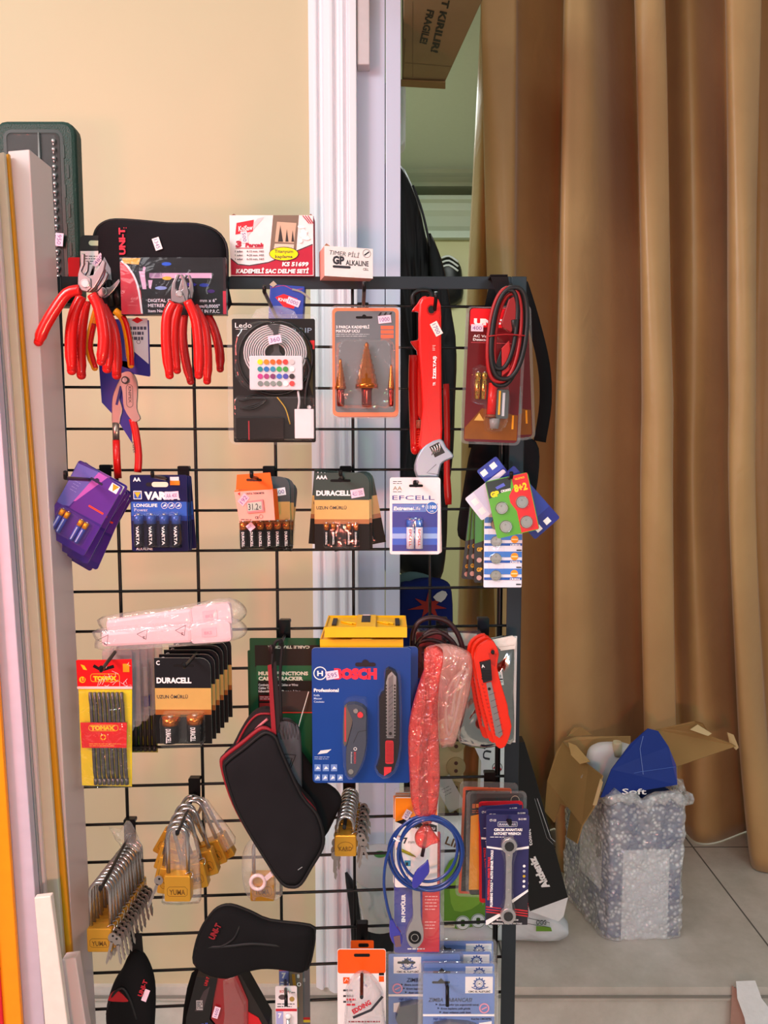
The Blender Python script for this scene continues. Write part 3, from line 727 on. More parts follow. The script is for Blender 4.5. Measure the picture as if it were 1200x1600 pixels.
def kj(px, py, s=1.0, a=0):     # rounded side cutter jaws
    L = [(-13, 12), (-13, -4), (-10, -18), (-3, -31), (1, -30), (-5, -18), (-6, -8), (0, -4), (7, 2), (10, 12), (0, 15)]
    Rr = [(-8, 14), (-9, 2), (-1, -3), (5, -8), (5, -19), (1, -30), (5, -31), (11, -18), (14, -2), (12, 12), (2, 15)]
    return [rotp([(px + x * s, py + y * s) for x, y in q], px, py, a) for q in (L, Rr)]
g = 'red handled side cutters on the second hook'
pliers('front side cutters with shiny red handles under the caliper box', 280, 459, .905, *kj(280, 459), [(270, 472), (259, 495), (257, 540), (261, 588)], [(292, 470), (304, 500), (308, 545), (307, 588)], RED, group=g, pivot_r=5, r=8.4)
pliers('middle side cutters with red handles, between front and back pair', 290, 455, .925, *kj(290, 455, .85, 5), [(279, 475), (271, 505), (269, 545), (273, 580)], [(302, 478), (317, 510), (321, 555), (320, 597)], RED2, group=g, pivot_r=5, r=8)
pliers('rear side cutters with darker red handles spread furthest right', 297, 452, .945, *kj(297, 452, .8, 9), [(288, 480), (283, 520), (286, 560), (294, 598)], [(312, 478), (329, 505), (340, 545), (341, 578)], K('#ab1414', .35, coat=.3), group=g, pivot_r=5, r=7.4)
# carded pliers behind the left bunch
t = T('carded_pliers', 'pliers on a black and white hang card behind the left red bunch', 'carded tool', 155, 380, .955, yaw=5)
b = t.mb(); b.prism([(126, 372), (131, 368), (180, 368), (184, 372), (191, 440), (123, 440)], -1, 0, K('#141416', .5)); b.flat(rr(139, 376, 167, 384, 4), K('#b9c8a8', .5)); b.flat([(126, 393), (186, 391), (190, 436), (126, 438)], K('#eadfe0', .5))
b.rect(166, 394, 183, 410, K('#d5202c', .4)); b.text('KNIPEX', 167.5, 406, 3, WHITE, w=14); b.words(131, 400, 160, 4, 4, INK, 1.2); b.rect(150, 425, 190, 429, K('#e9c02a')); b.rect(172, 424, 188, 436, WHITE); b.words(174, 426, 187, 3, 3.2, INK, 1)
t.part('card', b); tag(t, 142, 402, '480', -52, 22, 9, d=1)
b = t.mb(); b.tube([(176, 438, 3), (184, 478, 3)], 6, BLK, 8, flat=.5); b.tube([(168, 438, 3), (172, 480, 3)], 5, BLK, 8, flat=.5); t.part('tool_handle', b)
b = t.mb(); b.prism([(163, 402), (172, 420), (174, 452), (168, 470), (160, 452), (156, 420)], 0, 4, K('#9b9ca2', .3, .9)); t.part('tool_head', b)
t = one('tool_card', 'plain red card behind the left pliers, next to the green case', 'hang card', 115, 402, .965); b = card(t, 106, 402, 126, 455, K('#e0202a', .4)); t.part('tool_card', b)
# water pump pliers on its long card
t = T('water_pump_pliers', 'long water pump pliers with grey head and slim red handles on blue card', 'pliers', 195, 500, .955)
b = t.mb(); BL = K('#2b2a86', .4)
b.prism([(152, 560), (232, 588), (232, 500), (176, 498), (152, 540)], -3, -2, BL); b.prism([(151, 560), (200, 565), (200, 695), (176, 655), (154, 630)], -3, -2, BL); b.lay = -1.9
b.flat([(190, 497), (230, 497), (230, 590), (215, 575), (195, 560)], K('#cdd0dd', .5)); b.flat([(197, 540), (231, 570), (231, 589), (200, 584)], BL); b.flat([(205, 500), (214, 495), (223, 500), (214, 505)], K('#d5202c')); b.words(199, 510, 228, 3, 8, K('#444a60'), 5); b.ring(215, 534, 2.5, 3.2, INK)
t.part('hang_card', b)
G1 = K('#a3948e', .4, .85); 
b = t.mb(); b.prism(smooth([(186, 590), (192, 583), (203, 582), (211, 592), (213, 610), (211, 640), (216, 656), (205, 660), (192, 640), (190, 615)], 3, True), 0, 6, G1); b.lay = 6.2; b.stroke(rr(196, 602, 206, 638, 5), .8, INK, closed=True); b.text('KNIPEX', 199.5, 605, 4.4, K('#4a3f3c'), w=26, rot=90); up = t.part('upper_jaw_arm', b, bevel=.001)
b = t.mb(); b.prism(smooth([(186, 592), (191, 600), (182, 618), (187, 640), (183, 655), (181, 664), (170, 664), (170, 640), (172, 620), (180, 600)], 3, True), -4, 0, G1); b.lay = .2; b.stroke([(186, 604), (178, 634)], 4, K('#23286e')); t.part('lower_jaw_arm', b, bevel=.001)
b = t.mb(); b.prism(circ(195, 595, 6), 6, 8, K('#2a2526', .4)); b.prism(circ(195, 595, 4), 8, 9, STEEL); t.part('pivot_bolt', b)
b = t.mb(); b.tube([(175, 662, -2), (175, 692, -2)], 5.5, K('#9a8f86', .3, .9), 10, flat=.6); t.part('bare_shank', b)
b = t.mb(); b.tube([(175, 690, -2), (175, 720, -2), (176, 752, -2)], 6, RED2, 10, flat=.6); t.part('handle', b)
b = t.mb(); b.tube(smooth([(203, 656, 2), (208, 680, 2), (211, 715, 2), (209, 742, 2)], 3), 6, RED2, 10, flat=.6); b.text('KNIPEX', 203, 693, 3.4, INK, w=18, rot=85, d=7); t.part('handle', b)
# ------------------------------------------------------------------ LED strip blister
t = T('blue_tool_box', 'torn blue pocket box with red diamond behind the light strip pack', 'box', 450, 500, .975, roll=4)
b = t.mb(); b.box(419, 446, 473, 500, -24, 0, K('#2e46a4', .4)); b.flat([(428, 466), (441, 460), (463, 466), (458, 482), (442, 480)], K('#d8222c')); b.text('KNIPEX', 433, 471, 5, WHITE, w=24, rot=5); b.stroke(smooth([(421, 452), (440, 447), (455, 452), (470, 450)], 4), .8, K('#c33e4a'))
t.part('carton', b, bevel=.001)
b = t.mb(); b.flat([(418, 447), (424, 441), (430, 446), (424, 451)], K('#b8a893'), d=1); b.stroke(smooth([(454, 452), (468, 455), (480, 463), (482, 466)], 3), 3, K('#8d8b88'), d=1.5); t.part('torn_flap', b)
tag(t, 447, 466, '1000', 17, 20, 11, d=1)
t = T('light_strip_pack', 'large clear pack holding a grey light strip coil and white remote control', 'blister pack', 425, 497, .925)
flange(t, 354, 491, 496, 698, 12)
b = t.mb(); b.prism([(393, 497), (400, 484), (420, 478), (440, 478), (460, 486), (466, 497)], -1, .2, film(milk=.1, gloss=.3, bump=.5, bscale=60)); t.part('hang_tab', b)
b = card(t, 362, 498, 492, 694, K('#08090a', .6)); b.text('Ledo', 367, 512, 8, WHITE, w=26, bold=0); b.rect(368, 514, 386, 514.6, WHITE); b.text('STRIP', 450, 520, 8, K('#8aa2b8'), w=37, bold=0); b.rect(482, 532, 491, 546, K('#d8242a')); b.flat([(470, 510), (488, 540), (488, 620), (482, 600), (478, 545)], K('#3c3a20', .3)); t.part('card', b)
b = t.mb()
for k in range(10): b.tube([(430 + (17 + k * 3.5) * math.cos(a / 32 * 6.2832), 552 + (15 + k * 3.2) * math.sin(a / 32 * 6.2832), 5) for a in range(32)], 1.45, K('#c2c1c4', .4), 5, closed=True)
t.part('light_strip', b)
b = t.mb(); b.tube([(430 + 58 * math.cos(a / 40 * 6.2832), 560 + 58 * math.sin(a / 40 * 6.2832), 3) for a in range(40)], 2.5, BLK, 6, closed=True)
b.prism([(418, 508), (438, 508), (435, 520), (437, 550), (448, 565), (415, 565), (428, 550), (428, 520)], 6, 8, K('#3c3f42', .4)); t.part('spool', b)
b = t.mb(); b.prism(rr(390, 557, 473, 611, 3), 6, 10, K('#dad7de', .35)); rc = t.part('remote_control', b, bevel=.001)
b = t.mb(); b.lay = 10.2
for rI, row in enumerate((['#ede21c', '#f08a1c', '#ee6a20', '#ec5424', '#e8413c', '#c8c4c6'], ['#1d8a94', '#2a72b8', '#2e8fb4', '#3fae52', '#3f9a4c', '#f2f2f2'], ['#c23e8c', '#a43a7c', '#80386c', '#3c6cc8', '#4a4fae', '#2c2a2c'], ['#7a8a88', '#7d8f8a', '#869490', '#748a80', '#f4f2f2', '#e84848'])):
    for cI, c in enumerate(row): b.prism(circ(407 + cI * 9.9, 567 + rI * 11.3, 4.2, n=14), 10, 11.4, K(c, .4))
t.part('buttons', b, parent=rc)
b = t.mb(); b.box(369, 655, 443, 690, 0, 16, K('#141516', .25)); b.box(388, 660, 390, 690, 16, 16.4, K('#a3202c')); t.part('power_supply', b, bevel=.002)
b = t.mb()
for k in range(3): b.tube(smooth([(372 + k * 2, 628, 4 + k), (395, 618 + k * 3, 4), (415, 626, 4), (395, 640 - k * 3, 4), (374, 640, 4)], 5), 1.4, BLK, 6)
b.tube(smooth([(432, 622, 4), (445, 640, 5), (452, 665, 5)], 4), 1, K('#c8a23c'), 5); t.part('cable', b)
b = t.mb(); b.box(460, 641, 490, 688, 0, 12, K('#e8dfe4', .35)); b.prism(circ(482, 638, 3.4), 2, 4, K('#e8dfe4')); b.words(463, 655, 488, 5, 5, K('#d0c6cc'), .7); t.part('controller_box', b, bevel=.002)
b = t.mb(); b.tube(smooth([(465, 612, 4), (467, 628, 5), (465, 641, 5)], 3), 2, K('#c8c4c8'), 6); b.tube(smooth([(478, 560, 4), (484, 580, 5), (478, 610, 6), (476, 640, 6)], 3), 3.2, BLK, 6); t.part('cable', b)
shell(t, rr(364, 500, 482, 616, 40), 14, 5); shell(t, rr(363, 619, 491, 692, 6), 18, 4)
tag(t, 421, 526, '360', -10, 20, 13, d=14.6)
# ------------------------------------------------------------------ step drill blisters
def step_pack(px, py, Y, label):
    t = T('step_drill_pack', label, 'blister pack', px, py, Y, group='step drill blister packs')
    flange(t, 515, 477, 626, 655, 10, th=4)
    b = card(t, 519, 481, 623, 652, K('#e9825c', .35), r=7); b.flat(rr(523, 486, 618, 646, 5), K('#6d7277', .3))
    b.text('3 PARÇA KADEMELİ', 525, 513, 4.4, WHITE, w=52); b.text('MATKAP UCU', 525, 519.5, 4.4, WHITE, w=37); b.words(525, 522, 578, 2, 3, K('#c9cdd0'), .8)
    for k in range(3): b.rect(595, 509 + k * 7, 615, 514.5 + k * 7, K('#ea6a4a')); b.flat([(590 + k * 8, 495), (594 + k * 8, 488), (597 + k * 8, 488), (593 + k * 8, 495)], K('#2a2628'))
    slot(b, 569, 496, 26, 3.5); t.part('card', b)
    CU = K('#c9692c', .22, .9, var=.2, nscale=200); SH = K('#9a3228', .2, .9)
    for cx, y0, y1, rm, ys in ((532, 562, 610, 9, 637), (573, 536, 609, 18, 638), (611, 571, 610, 5, 637)):
        b = t.mb(); n_ = 9; pr = [(y0, 1.2)]
        for k in range(n_):
            ya = y0 + 3 + (y1 - y0 - 3) * k / n_; r_ = 1.5 + (rm - 1.5) * (k + 1) / n_; pr += [(ya + .4, r_), (ya + (y1 - y0) / n_ - .6, r_)]
        lathe(b, cx, 8, pr, CU); tip = t.part('step_drill', b)
        b = t.mb(); rs = {9: 6, 18: 8, 5: 4}[rm]; lathe(b, cx, 8, [(y1, rs * 1.1), (y1 + 4, rs), (ys - 3, rs), (ys, rs * .8)], SH, 12); t.part('shank', b, parent=tip)
    shell(t, rr(524, 528, 617, 642, 12), 22, 7, m=film(milk=.03, gloss=.2, bump=.8, bscale=28))
    tag(t, 591, 493, '1000', -6, 20, 12, d=1)
    return t
sp = step_pack(570, 496, .928, 'front step drill pack with three copper step drills in orange border')
clone(sp.root, 571, 500, .95, 'second step drill pack, its edge showing below the front one')
clone(sp.root, 572, 505, .972, 'rearmost step drill pack hanging lowest of the three on the hook')
hook(567, 480, 569, 440, .13, 'black hook carrying the step drill packs', rise=12)
hook(433, 480, 413, 446, .13, 'black slanted hook carrying the light strip pack', rise=10)
# ------------------------------------------------------------------ red wrenches
RW = K('#e8120c', .35, coat=.3)
t = T('pipe_wrench', 'red pipe wrench with knurled nut behind the adjustable wrench', 'wrench', 660, 470, .965)
b = t.mb(); b.prism(smooth([(660, 463), (652, 474), (643, 486), (655, 487), (655, 515), (653, 531), (641, 533), (649, 545), (653, 560), (653, 650), (668, 650), (670, 540), (671, 470)], 2, True), -12, -2, RW); t.part('hook_jaw', b, bevel=.0012)
b = t.mb(); b.tube(smooth([(647, 555, -6), (646, 600, -6), (648, 660, -6), (650, 706, -6)], 3), [7.5] * 10, K('#c81210', .35, coat=.3), 12, flat=.7); b.ball(650, 706, -6, 7.5, 9, 6, K('#c81210', .35, coat=.3)); t.part('handle', b)
b = t.mb(); b.tube([(656, 659, 0), (656, 672, 0)], 5.5, K('#e08a72', .4, .5), 14)
for k in range(5): b.tube([(656, 661 + k * 2.3, 0), (656, 662 + k * 2.3, 0)], 6, K('#c07060', .4, .5), 14)
t.part('knurled_nut', b)
b = t.mb(); b.tube([(656, 672, -2), (658, 715, -2)], 3.6, RED2, 8)
for k in range(7): b.tube([(656.3, 676 + k * 4, -2), (656.3, 677.5 + k * 4, -2)], 4.6, K('#f0402a', .3), 8)
t.part('threaded_stem', b)
t = T('adjustable_wrench', 'large red handled adjustable wrench with chrome head hanging head down', 'wrench', 675, 478, .93)
hd = [(655, 474), (664, 464), (680, 464), (689, 476), (690, 520), (691, 600), (692, 650), (692, 690), (678, 700), (664, 706), (655, 700), (661, 640), (656, 560), (654, 520)]
b = t.mb(); b.prism(smooth(hd, 2, True), -9, 0, RW); t.part('handle', b, bevel=.0025)
b = t.mb(); b.prism([(672, 496), (686, 490), (687, 560), (688, 640), (690, 680), (678, 690), (668, 650), (670, 560)], -1, .8, K('#cf1510', .35, coat=.3)); b.prism(circ(674, 484, 7.5, 8.5), -1, 1.2, K('#a90e0c', .3)); b.prism(circ(674, 484, 5.2, 6.2), 0, 1.5, BLK)
b.lay = 1.6; b.text('İZELTAŞ', 681.5, 593, 4.2, WHITE, w=36, rot=-90, bold=.05); b.text('TR', 681, 604, 4, WHITE, w=6, rot=-90); b.words(676, 540, 680, 4, 2.4, K('#f0b0a8'), 1); t.part('handle_inlay', b)
CH = K('#8f98a6', .42, .6, aniso=(30, 30, 300))
b = t.mb(); b.prism(smooth([(667, 697), (690, 687), (700, 702), (713, 717), (703, 723), (692, 730), (688, 748), (683, 762), (676, 771), (665, 768), (655, 757), (648, 740), (650, 724), (657, 708)], 2, True), -13, 1, CH, inset=1); hd_ = t.part('chrome_head', b, bevel=.002)
b = t.mb(); b.prism([(672, 702), (687, 694), (697, 711), (681, 719)], .9, 1.3, BLK)
for k in range(4): b.tube(smooth([(676 + k * 3.6, 715 - k * 1.5, 1), (678 + k * 3.6, 708 - k * 1.8, 3.5), (675 + k * 4, 702 - k * 1.9, 1)], 3), 1.1, STEEL, 6)
t.part('worm_screw', b, parent=hd_)
b = t.mb(); b.stroke([(688, 747), (668, 744), (683, 730)], .9, K('#3a3d44'), d=1.5); t.part('jaw_gap', b, parent=hd_)
tag(t, 671, 508, '1700', 62, 22, 12, d=1.6, col=K('#f0e4dc'))
t = one('pliers', 'dark red grip of a tool hanging hidden behind the chrome wrench head', 'tool', 700, 640, .985)
b = t.mb(); b.tube(smooth([(697, 600, 0), (699, 680, 0), (699, 740, 0), (702, 790, 0)], 3), [5] * 7 + [6, 6, 5], K('#a81410', .35), 10, flat=.6); t.part('pliers', b)
hook(672, 545, 681, 456, .09, 'black hook carrying the red wrenches', rise=10)
b = T('black_hanger_loop', 'black plastic hanger loop at the top of the red wrenches', 'hanger', 665, 470, .975); q = b.mb(); q.tube(smooth([(646, 478, 0), (645, 462, 0), (656, 454, 0), (672, 456, 0), (676, 470, 0)], 4), 3.5, BLK, 8); b.part('loop', q)
# ------------------------------------------------------------------ bag with shoulder strap behind the post
SB = cloth('#18181c', 1200)
t = T('shoulder_bag', 'black fabric bag hanging by a wide strap behind the right post', 'bag', 785, 650, 1.06)
b = t.mb(); b.puff(smooth([(738, 695), (760, 680), (800, 676), (838, 690), (844, 730), (836, 790), (822, 835), (770, 850), (728, 848), (716, 830), (724, 770)], 3, True), 0, 8, SB, back=1); t.part('bag_body', b)
for pth in ([(812, 446), (830, 500), (848, 570), (852, 630), (844, 690)], [(772, 446), (758, 520), (748, 600), (742, 700)]):
    b = t.mb(); b.tube(smooth([(x, y, 0) for x, y in pth], 4), 11, cloth('#121214', 2000), 6, flat=.15); t.part('strap', b)
t2 = one('webbing_loop', 'short black webbing strap folded over the top bar near the post', 'strap', 785, 440, .975)
b = t2.mb(); b.prism([(766, 431), (793, 431), (800, 462), (778, 466)], -1, .8, cloth('#1e1a1c', 1500)); b.prism([(766, 429), (793, 429), (793, 432), (766, 432)], -32, .8, cloth('#1e1a1c', 1500)); t2.part('webbing_loop', b)
# ------------------------------------------------------------------ voltage detector blisters
ROSE = K('#62161a', .2, coat=.6, var=.3, nscale=25, bump=.2, bscale=20)
def vd(px, py, Y, label, roll=0):
    t = T('voltage_detector_pack', label, 'blister pack', px, py, Y, roll=roll, group='voltage detector blister packs')
    b = card(t, 733, 482, 818, 694, ROSE, r=6); b.flat(rr(735, 483, 816, 512, 5), K('#e01420', .35)); b.text('UNI-T', 741, 508, 9, WHITE, w=55, bold=.07)
    b.text('AC Voltage', 741, 528, 4, WHITE, w=36); b.text('Detector', 741, 533.5, 4, WHITE, w=26); b.rect(738, 536, 812, 536.8, K('#c84a50'))
    b.flat([(734, 672), (760, 640), (817, 650), (817, 690), (734, 690)], K('#8c4e16', .2, .3, coat=.6, var=.4, nscale=40)); b.flat([(748, 660), (756, 648), (764, 660)], K('#caa04a')); b.rect(808, 650, 811, 672, K('#f09a20', .2))
    t.part('card', b); flange(t, 728, 480, 823, 698, 9, th=2.2)
    BG = K('#d8a850', .2, .9)
    for cx in (751, 761): cell(t, cx, 582, 626, 4.4, BG, BG, 'UNI-T', d=4, tcol=K('#7a1a12'))
    b = t.mb(); b.tube([(775, 600, 6), (774, 650, 6)], 7, K('#d01a18', .3), 12); b.tube([(774, 650, 6), (774, 655, 6)], 8, K('#7a3a20'), 12); b.prism(rr(781, 610, 800, 656, 3), 0, 10, K('#4b5250', .3)); b.box(784, 612, 787, 650, 10, 10.5, K('#e8a820')); b.box(790, 615, 794, 652, 10, 10.5, K('#c2c6cc')); b.tube([(780, 656, 5), (780, 672, 5)], [9, 7], K('#8a8684', .3), 10); t.part('tester_pen', b)
    shell(t, smooth([(742, 576), (768, 574), (800, 600), (804, 655), (790, 678), (765, 676), (760, 635), (742, 630)], 2, True), 17, 4)
    tag(t, 737, 508, '400', 0, 19, 11, d=1); return t
v1 = vd(775, 490, .93, 'front red voltage detector pack with price sticker and two batteries', 2)
clone(v1.root, 783, 488, .95, 'second voltage detector pack, tilted, behind the front red one', roll=-3)
clone(v1.root, 773, 494, .967, 'rear voltage detector pack showing its pink upper left corner', roll=-4)
# test leads
t = T('test_lead_coil', 'coiled black and red test leads with crocodile clips at the top right', 'cable', 793, 450, .895)
def stadium(cx, cy, w, h, lean, d, n=40):
    out = []
    for i in range(n):
        a = 6.2832 * i / n; x = math.cos(a); y = math.sin(a); ex = 1 if True else 1
        X = w * (abs(x) ** .8) * (1 if x >= 0 else -1); Y_ = h * (abs(y) ** .9) * (1 if y >= 0 else -1)
        out.append((cx + X - lean * Y_ / h, cy + Y_, d + 1.5 * math.sin(3 * a)))
    return out
CB = K('#1b1a1c', .45); CR = K('#9c1418', .4)
for nm, cx, cy, w, h, d, m_, r_ in (('black_lead', 796, 522, 27, 72, 3, CB, 3.7), ('black_lead', 792, 528, 25, 76, -3, CB, 3.7), ('red_lead', 789, 524, 25, 74, 0, CR, 3.2), ('red_lead', 795, 520, 19, 62, -4, CR, 3.0), ('black_lead', 789, 516, 18, 62, 2, CB, 3.4)):
    b = t.mb(); b.tube(stadium(cx, cy, w, h, 7, d), r_, m_, 8, closed=True); t.part(nm, b)
b = t.mb(); b.prism([(795, 468), (806, 462), (808, 500), (800, 520), (786, 512), (784, 505)], -6, 2, K('#8c1a1c', .4)); b.prism([(806, 466), (815, 462), (815, 500), (806, 500)], -5, 1, BLK); b.tube([(805, 500, -2), (806, 520, -2)], [8, 6], BLK, 8); t.part('crocodile_clip', b, bevel=.001)
b = t.mb(); b.prism([(785, 545), (797, 532), (800, 550), (798, 580), (786, 590)], -6, 0, K('#b01c1e', .4)); b.prism([(774, 575), (785, 545), (786, 590), (776, 590)], -6, 0, BLK); t.part('crocodile_clip', b, bevel=.001)
b = t.mb(); b.tube(smooth([(762, 527, 6), (790, 524, 8), (824, 526, 5)], 3), 1.1, CR, 6); t.part('wire_tie', b)
hook(797, 470, 798, 444, .11, 'black hook at the post carrying the test leads', rise=6)
# ================================================================== second row: batteries
VI = K('#2f2586', .35); COP = K('#c8702e', .25, .85)
def purple(px, py, Y, roll, label):
    t = T('battery_pack', label, 'battery pack', px, py, Y, group='purple battery cards fanned on the left hook', roll=roll)
    x0, y0 = px - 38, py - 14; b = card(t, x0, y0, x0 + 78, y0 + 128, K('#3c2880', .3), r=4, edge=K('#b8a8c8', .6))
    b.flat([(x0, y0 + 4), (x0 + 34, y0), (x0 + 20, y0 + 70), (x0, y0 + 78)], K('#5c5cae', .4)); b.flat([(x0 + 34, y0), (x0 + 50, y0), (x0 + 36, y0 + 50), (x0 + 22, y0 + 60)], K('#b05ab8', .35))
    b.flat([(x0 + 50, y0), (x0 + 78, y0 + 4), (x0 + 78, y0 + 70), (x0 + 22, y0 + 72), (x0 + 24, y0 + 60)], K('#5a3090', .3)); b.rect(x0 + 60, y0 + 3, x0 + 74, y0 + 16, WHITE); b.flat([(x0 + 62, y0 + 4), (x0 + 73, y0 + 4), (x0 + 67, y0 + 15)], K('#f09a1c'))
    slot(b, px, py, 22, 4, K('#2a2344')); b.words(x0 + 8, y0 + 30, x0 + 18, 4, 5, K('#8088c8'), 1); b.rect(x0 + 46, y0 + 52, x0 + 72, y0 + 55, K('#e8452a')); b.rect(x0, y0 + 74, x0 + 78, y0 + 118, K('#4a2a8a', .3)); t.part('card', b)
    for k, cx in enumerate((x0 + 16, x0 + 25, x0 + 49, x0 + 58)):
        b = t.mb(); b.tube([(cx, y0 + 76, 4), (cx, y0 + 78, 4)], 1.4, STEEL, 8); b.tube([(cx, y0 + 78, 4), (cx, y0 + 88, 4)], 4, K('#f0a21e', .25, .6), 12); b.tube([(cx, y0 + 88, 4), (cx, y0 + 114, 4)], 4, K('#3c4ab0', .3), 12); b.rect(cx - 1, y0 + 90, cx + 1, y0 + 112, K('#a8b4e8'), d=8.2); t.part('battery', b)
    shell(t, rr(x0 + 8, y0 + 73, x0 + 70, y0 + 117, 5), 10, 3); return t
p_ = purple(151, 752, .905, 31, 'front purple battery card with four gold topped cells, swung far left')
for k, (dx, dy, dr) in enumerate(((4, 0, -4), (7, -2, 3), (10, -2, -8), (13, -3, -2))):
    clone(p_.root, 150 + dx, 752 + dy + 7 * k, .92 + .014 * k, ['second purple battery card from the front, just behind the gold celled one', 'third purple battery card, middle of the left fan', 'fourth purple battery card, its torn print showing right of the fan', 'rearmost purple battery card against the grid, nearest the pump pliers'][k], roll=33 + dr, scale=1.12)
hook(165, 733, 102, 737, .16, 'black hook bent up at the left edge carrying purple battery cards', rise=10)
# four cell blue pack
NV = K('#15174a', .3)
def varta(px, py, Y, label):
    t = T('battery_pack', label, 'battery pack', px, py, Y, group='blue four cell battery cards')
    b = card(t, 203, 742, 292, 862, NV, r=3); b.rect(204, 784, 291, 808, K('#2f5cb8', .35)); b.rect(204, 806, 291, 814, K('#1e3e98', .35)); b.text('AA', 208, 752, 6, WHITE, w=12, bold=.04)
    b.flat(rr(228, 754, 252, 760, 3), K('#0a0a18', .6)); b.flat(rr(237, 753, 263, 761, 4), K('#e8e0c8', .5))
    b.rect(208, 767, 221, 780, WHITE); b.rect(209, 768, 220, 779, K('#2a58b0')); b.flat([(209.5, 769), (219.5, 769), (214.5, 778)], K('#f4b41c')); b.text('VARTA', 225, 780, 11.5, WHITE, w=56, bold=.06)
    b.text('LONGLIFE', 208, 792, 5, WHITE, w=37, bold=.03); b.text('Power', 209, 799, 5, WHITE, w=21, bold=-.01)
    for k in range(3): b.ring(256 + 11 * k, 790, 4.4, 5, WHITE); b.flat([(253 + 11 * k, 792), (258 + 11 * k, 787), (259 + 11 * k, 791)], WHITE)
    b.rect(266, 745, 280, 751, K('#e8d8dc')); b.rect(266, 751, 281, 758, K('#e8841c')); b.text('ALKALINE', 210, 860, 4, WHITE, w=26); t.part('card', b)
    for k, cx in enumerate((217, 237, 257, 276)): cell(t, cx, 802, 855, 7.4, K('#3a58a8', .3, .3), K('#121226', .25), 'VARTA', ktop=.3)
    shell(t, rr(207, 798, 286, 857, 8), 17, 4); return t
v = varta(240, 757, .915, 'front blue battery card with four cells upright and AA at top left'); tag(v, 257, 768, 'AA 400', -4, 22, 12, d=1)
for k in range(3): clone(v.root, 244 + 3 * k, 758 + k, .93 + .013 * k, ['second blue battery card, its edge right of the front one', 'third blue battery card behind the AA one', 'rearmost blue battery card leaning out at lower right'][k], roll=(0, 0, -3)[k], skip=('price_tag',))
hook(287, 735, 238, 738, .12, 'black hook carrying the blue four cell battery cards', rise=6)
# copper top packs
DK = K('#3d4a50', .35); GOLD = K('#c9a35c', .35); BK = K('#101112', .5, spec=.2)
def copper(px, py, Y, label, x0, x1, y0, y1, size, cells, grp, roll=0, top=DK, r=10, bar=None, body=BK):
    t = T('battery_pack', label, 'battery pack', px, py, Y, roll=roll, group=grp)
    w = x1 - x0; h = y1 - y0
    pts = [(x0, y0), (x1 - r * 1.6, y0)] + [(x1 - r * 1.6 + r * 1.6 * math.sin(a), y0 + r * 1.6 * (1 - math.cos(a))) for a in (0.4, .8, 1.2, 1.57)] + [(x1, y1), (x0, y1)]
    b = t.mb(); b.prism(pts, -1.2, 0, top, K('#cfc9be', .6)); b.rect(x0, y0 + h * .35, x1, y0 + h * .6, GOLD); b.rect(x0, y0 + h * .6, x1, y0 + h * .66, K('#9a5a26', .35)); b.rect(x0, y0 + h * .66, x1, y1, body)
    b.text('DURACELL', x0 + 3, y0 + h * .29, h * .062, WHITE, w=w * .62, bold=.05); b.text('UZUN ÖMÜRLÜ', x0 + 3, y0 + h * .47, h * .04, INK, w=w * .55, bold=.02)
    b.text(size, x0 + 3, y0 + h * .08, h * .05, WHITE, w=len(size) * 5.8, bold=.03); slot(b, px, py, 32, 4); t.part('card', b)
    for cx, cy0, cy1, cr in cells: cell(t, cx, cy0, cy1, cr, COP, BK, 'DURACELL', ktop=.33)
    a = min(c[0] - c[3] for c in cells); z = max(c[0] + c[3] for c in cells); q = min(c[1] for c in cells)
    shell(t, rr(a - 2, q - 3, z + 2, y1 - 2, 5), cells[0][3] * 2 + 2, 2); return t
g = 'copper topped battery cards behind the orange carton'
c1 = copper(405, 752, .935, 'front six cell copper topped battery card behind the orange thermometer carton', 372, 452, 745, 858, '', [(379 + 13.4 * k, 813, 856, 6.4) for k in range(6)], g, top=K('#3c474c', .5), roll=-1)
clone(c1.root, 414, 752, .952, 'second copper topped battery card behind the orange carton', roll=2)
clone(c1.root, 420, 756, .967, 'rear copper topped battery card leaning right behind the orange carton', roll=6)
tag(c1, 428, 763, '300', -8, 18, 12, d=1.2, col=K('#e4e8f0')); 
hook(420, 735, 393, 737, .13, 'black hook carrying the orange thermometer carton', rise=8)
t = T('thermometer_carton', 'small orange and pink carton with a digital thermometer reading 31.2', 'box', 397, 750, .90, roll=0, yaw=-14)
b = t.mb(); OR = K('#f2641c', .4); b.prism([(368, 742), (424, 738), (428, 762), (366, 766)], -1, 0, OR); b.prism([(363, 768), (428, 764), (431, 812), (371, 815)], -18, 0, K('#f7a494', .4), OR); b.lay = .1
b.flat([(364, 767), (428, 761), (428, 764), (363, 769)], OR); slot(b, 397, 750, 26, 4, K('#3a1c10')); b.prism([(384, 784), (412, 780), (414, 799), (386, 802)], 0, 2.5, K('#c98484', .4)); b.prism([(386, 786), (410, 783), (411, 796), (387, 799)], 2, 2.8, K('#b9bdb0', .3)); b.lay = 2.9
b.text('31.2', 388, 797, 10, INK, w=17, rot=-3, bold=.01); b.text('c', 406, 794, 6, INK); b.lay = .3; b.text('DIGITAL THERMOMETER', 384, 773, 3, INK, w=30, rot=-3); b.text('CE', 398, 811, 4, INK, w=6, rot=-3); b.flat([(369, 772), (373, 769), (373, 775)], K('#d8281c')); b.words(374, 812, 392, 1, 3, INK, 1); b.ring(408, 807, 2.8, 3.3, INK)
t.part('carton', b, bevel=.0006); tag(t, 370, 775, '192', -50, 18, 12, d=.8, col=K('#f2b0c0'))
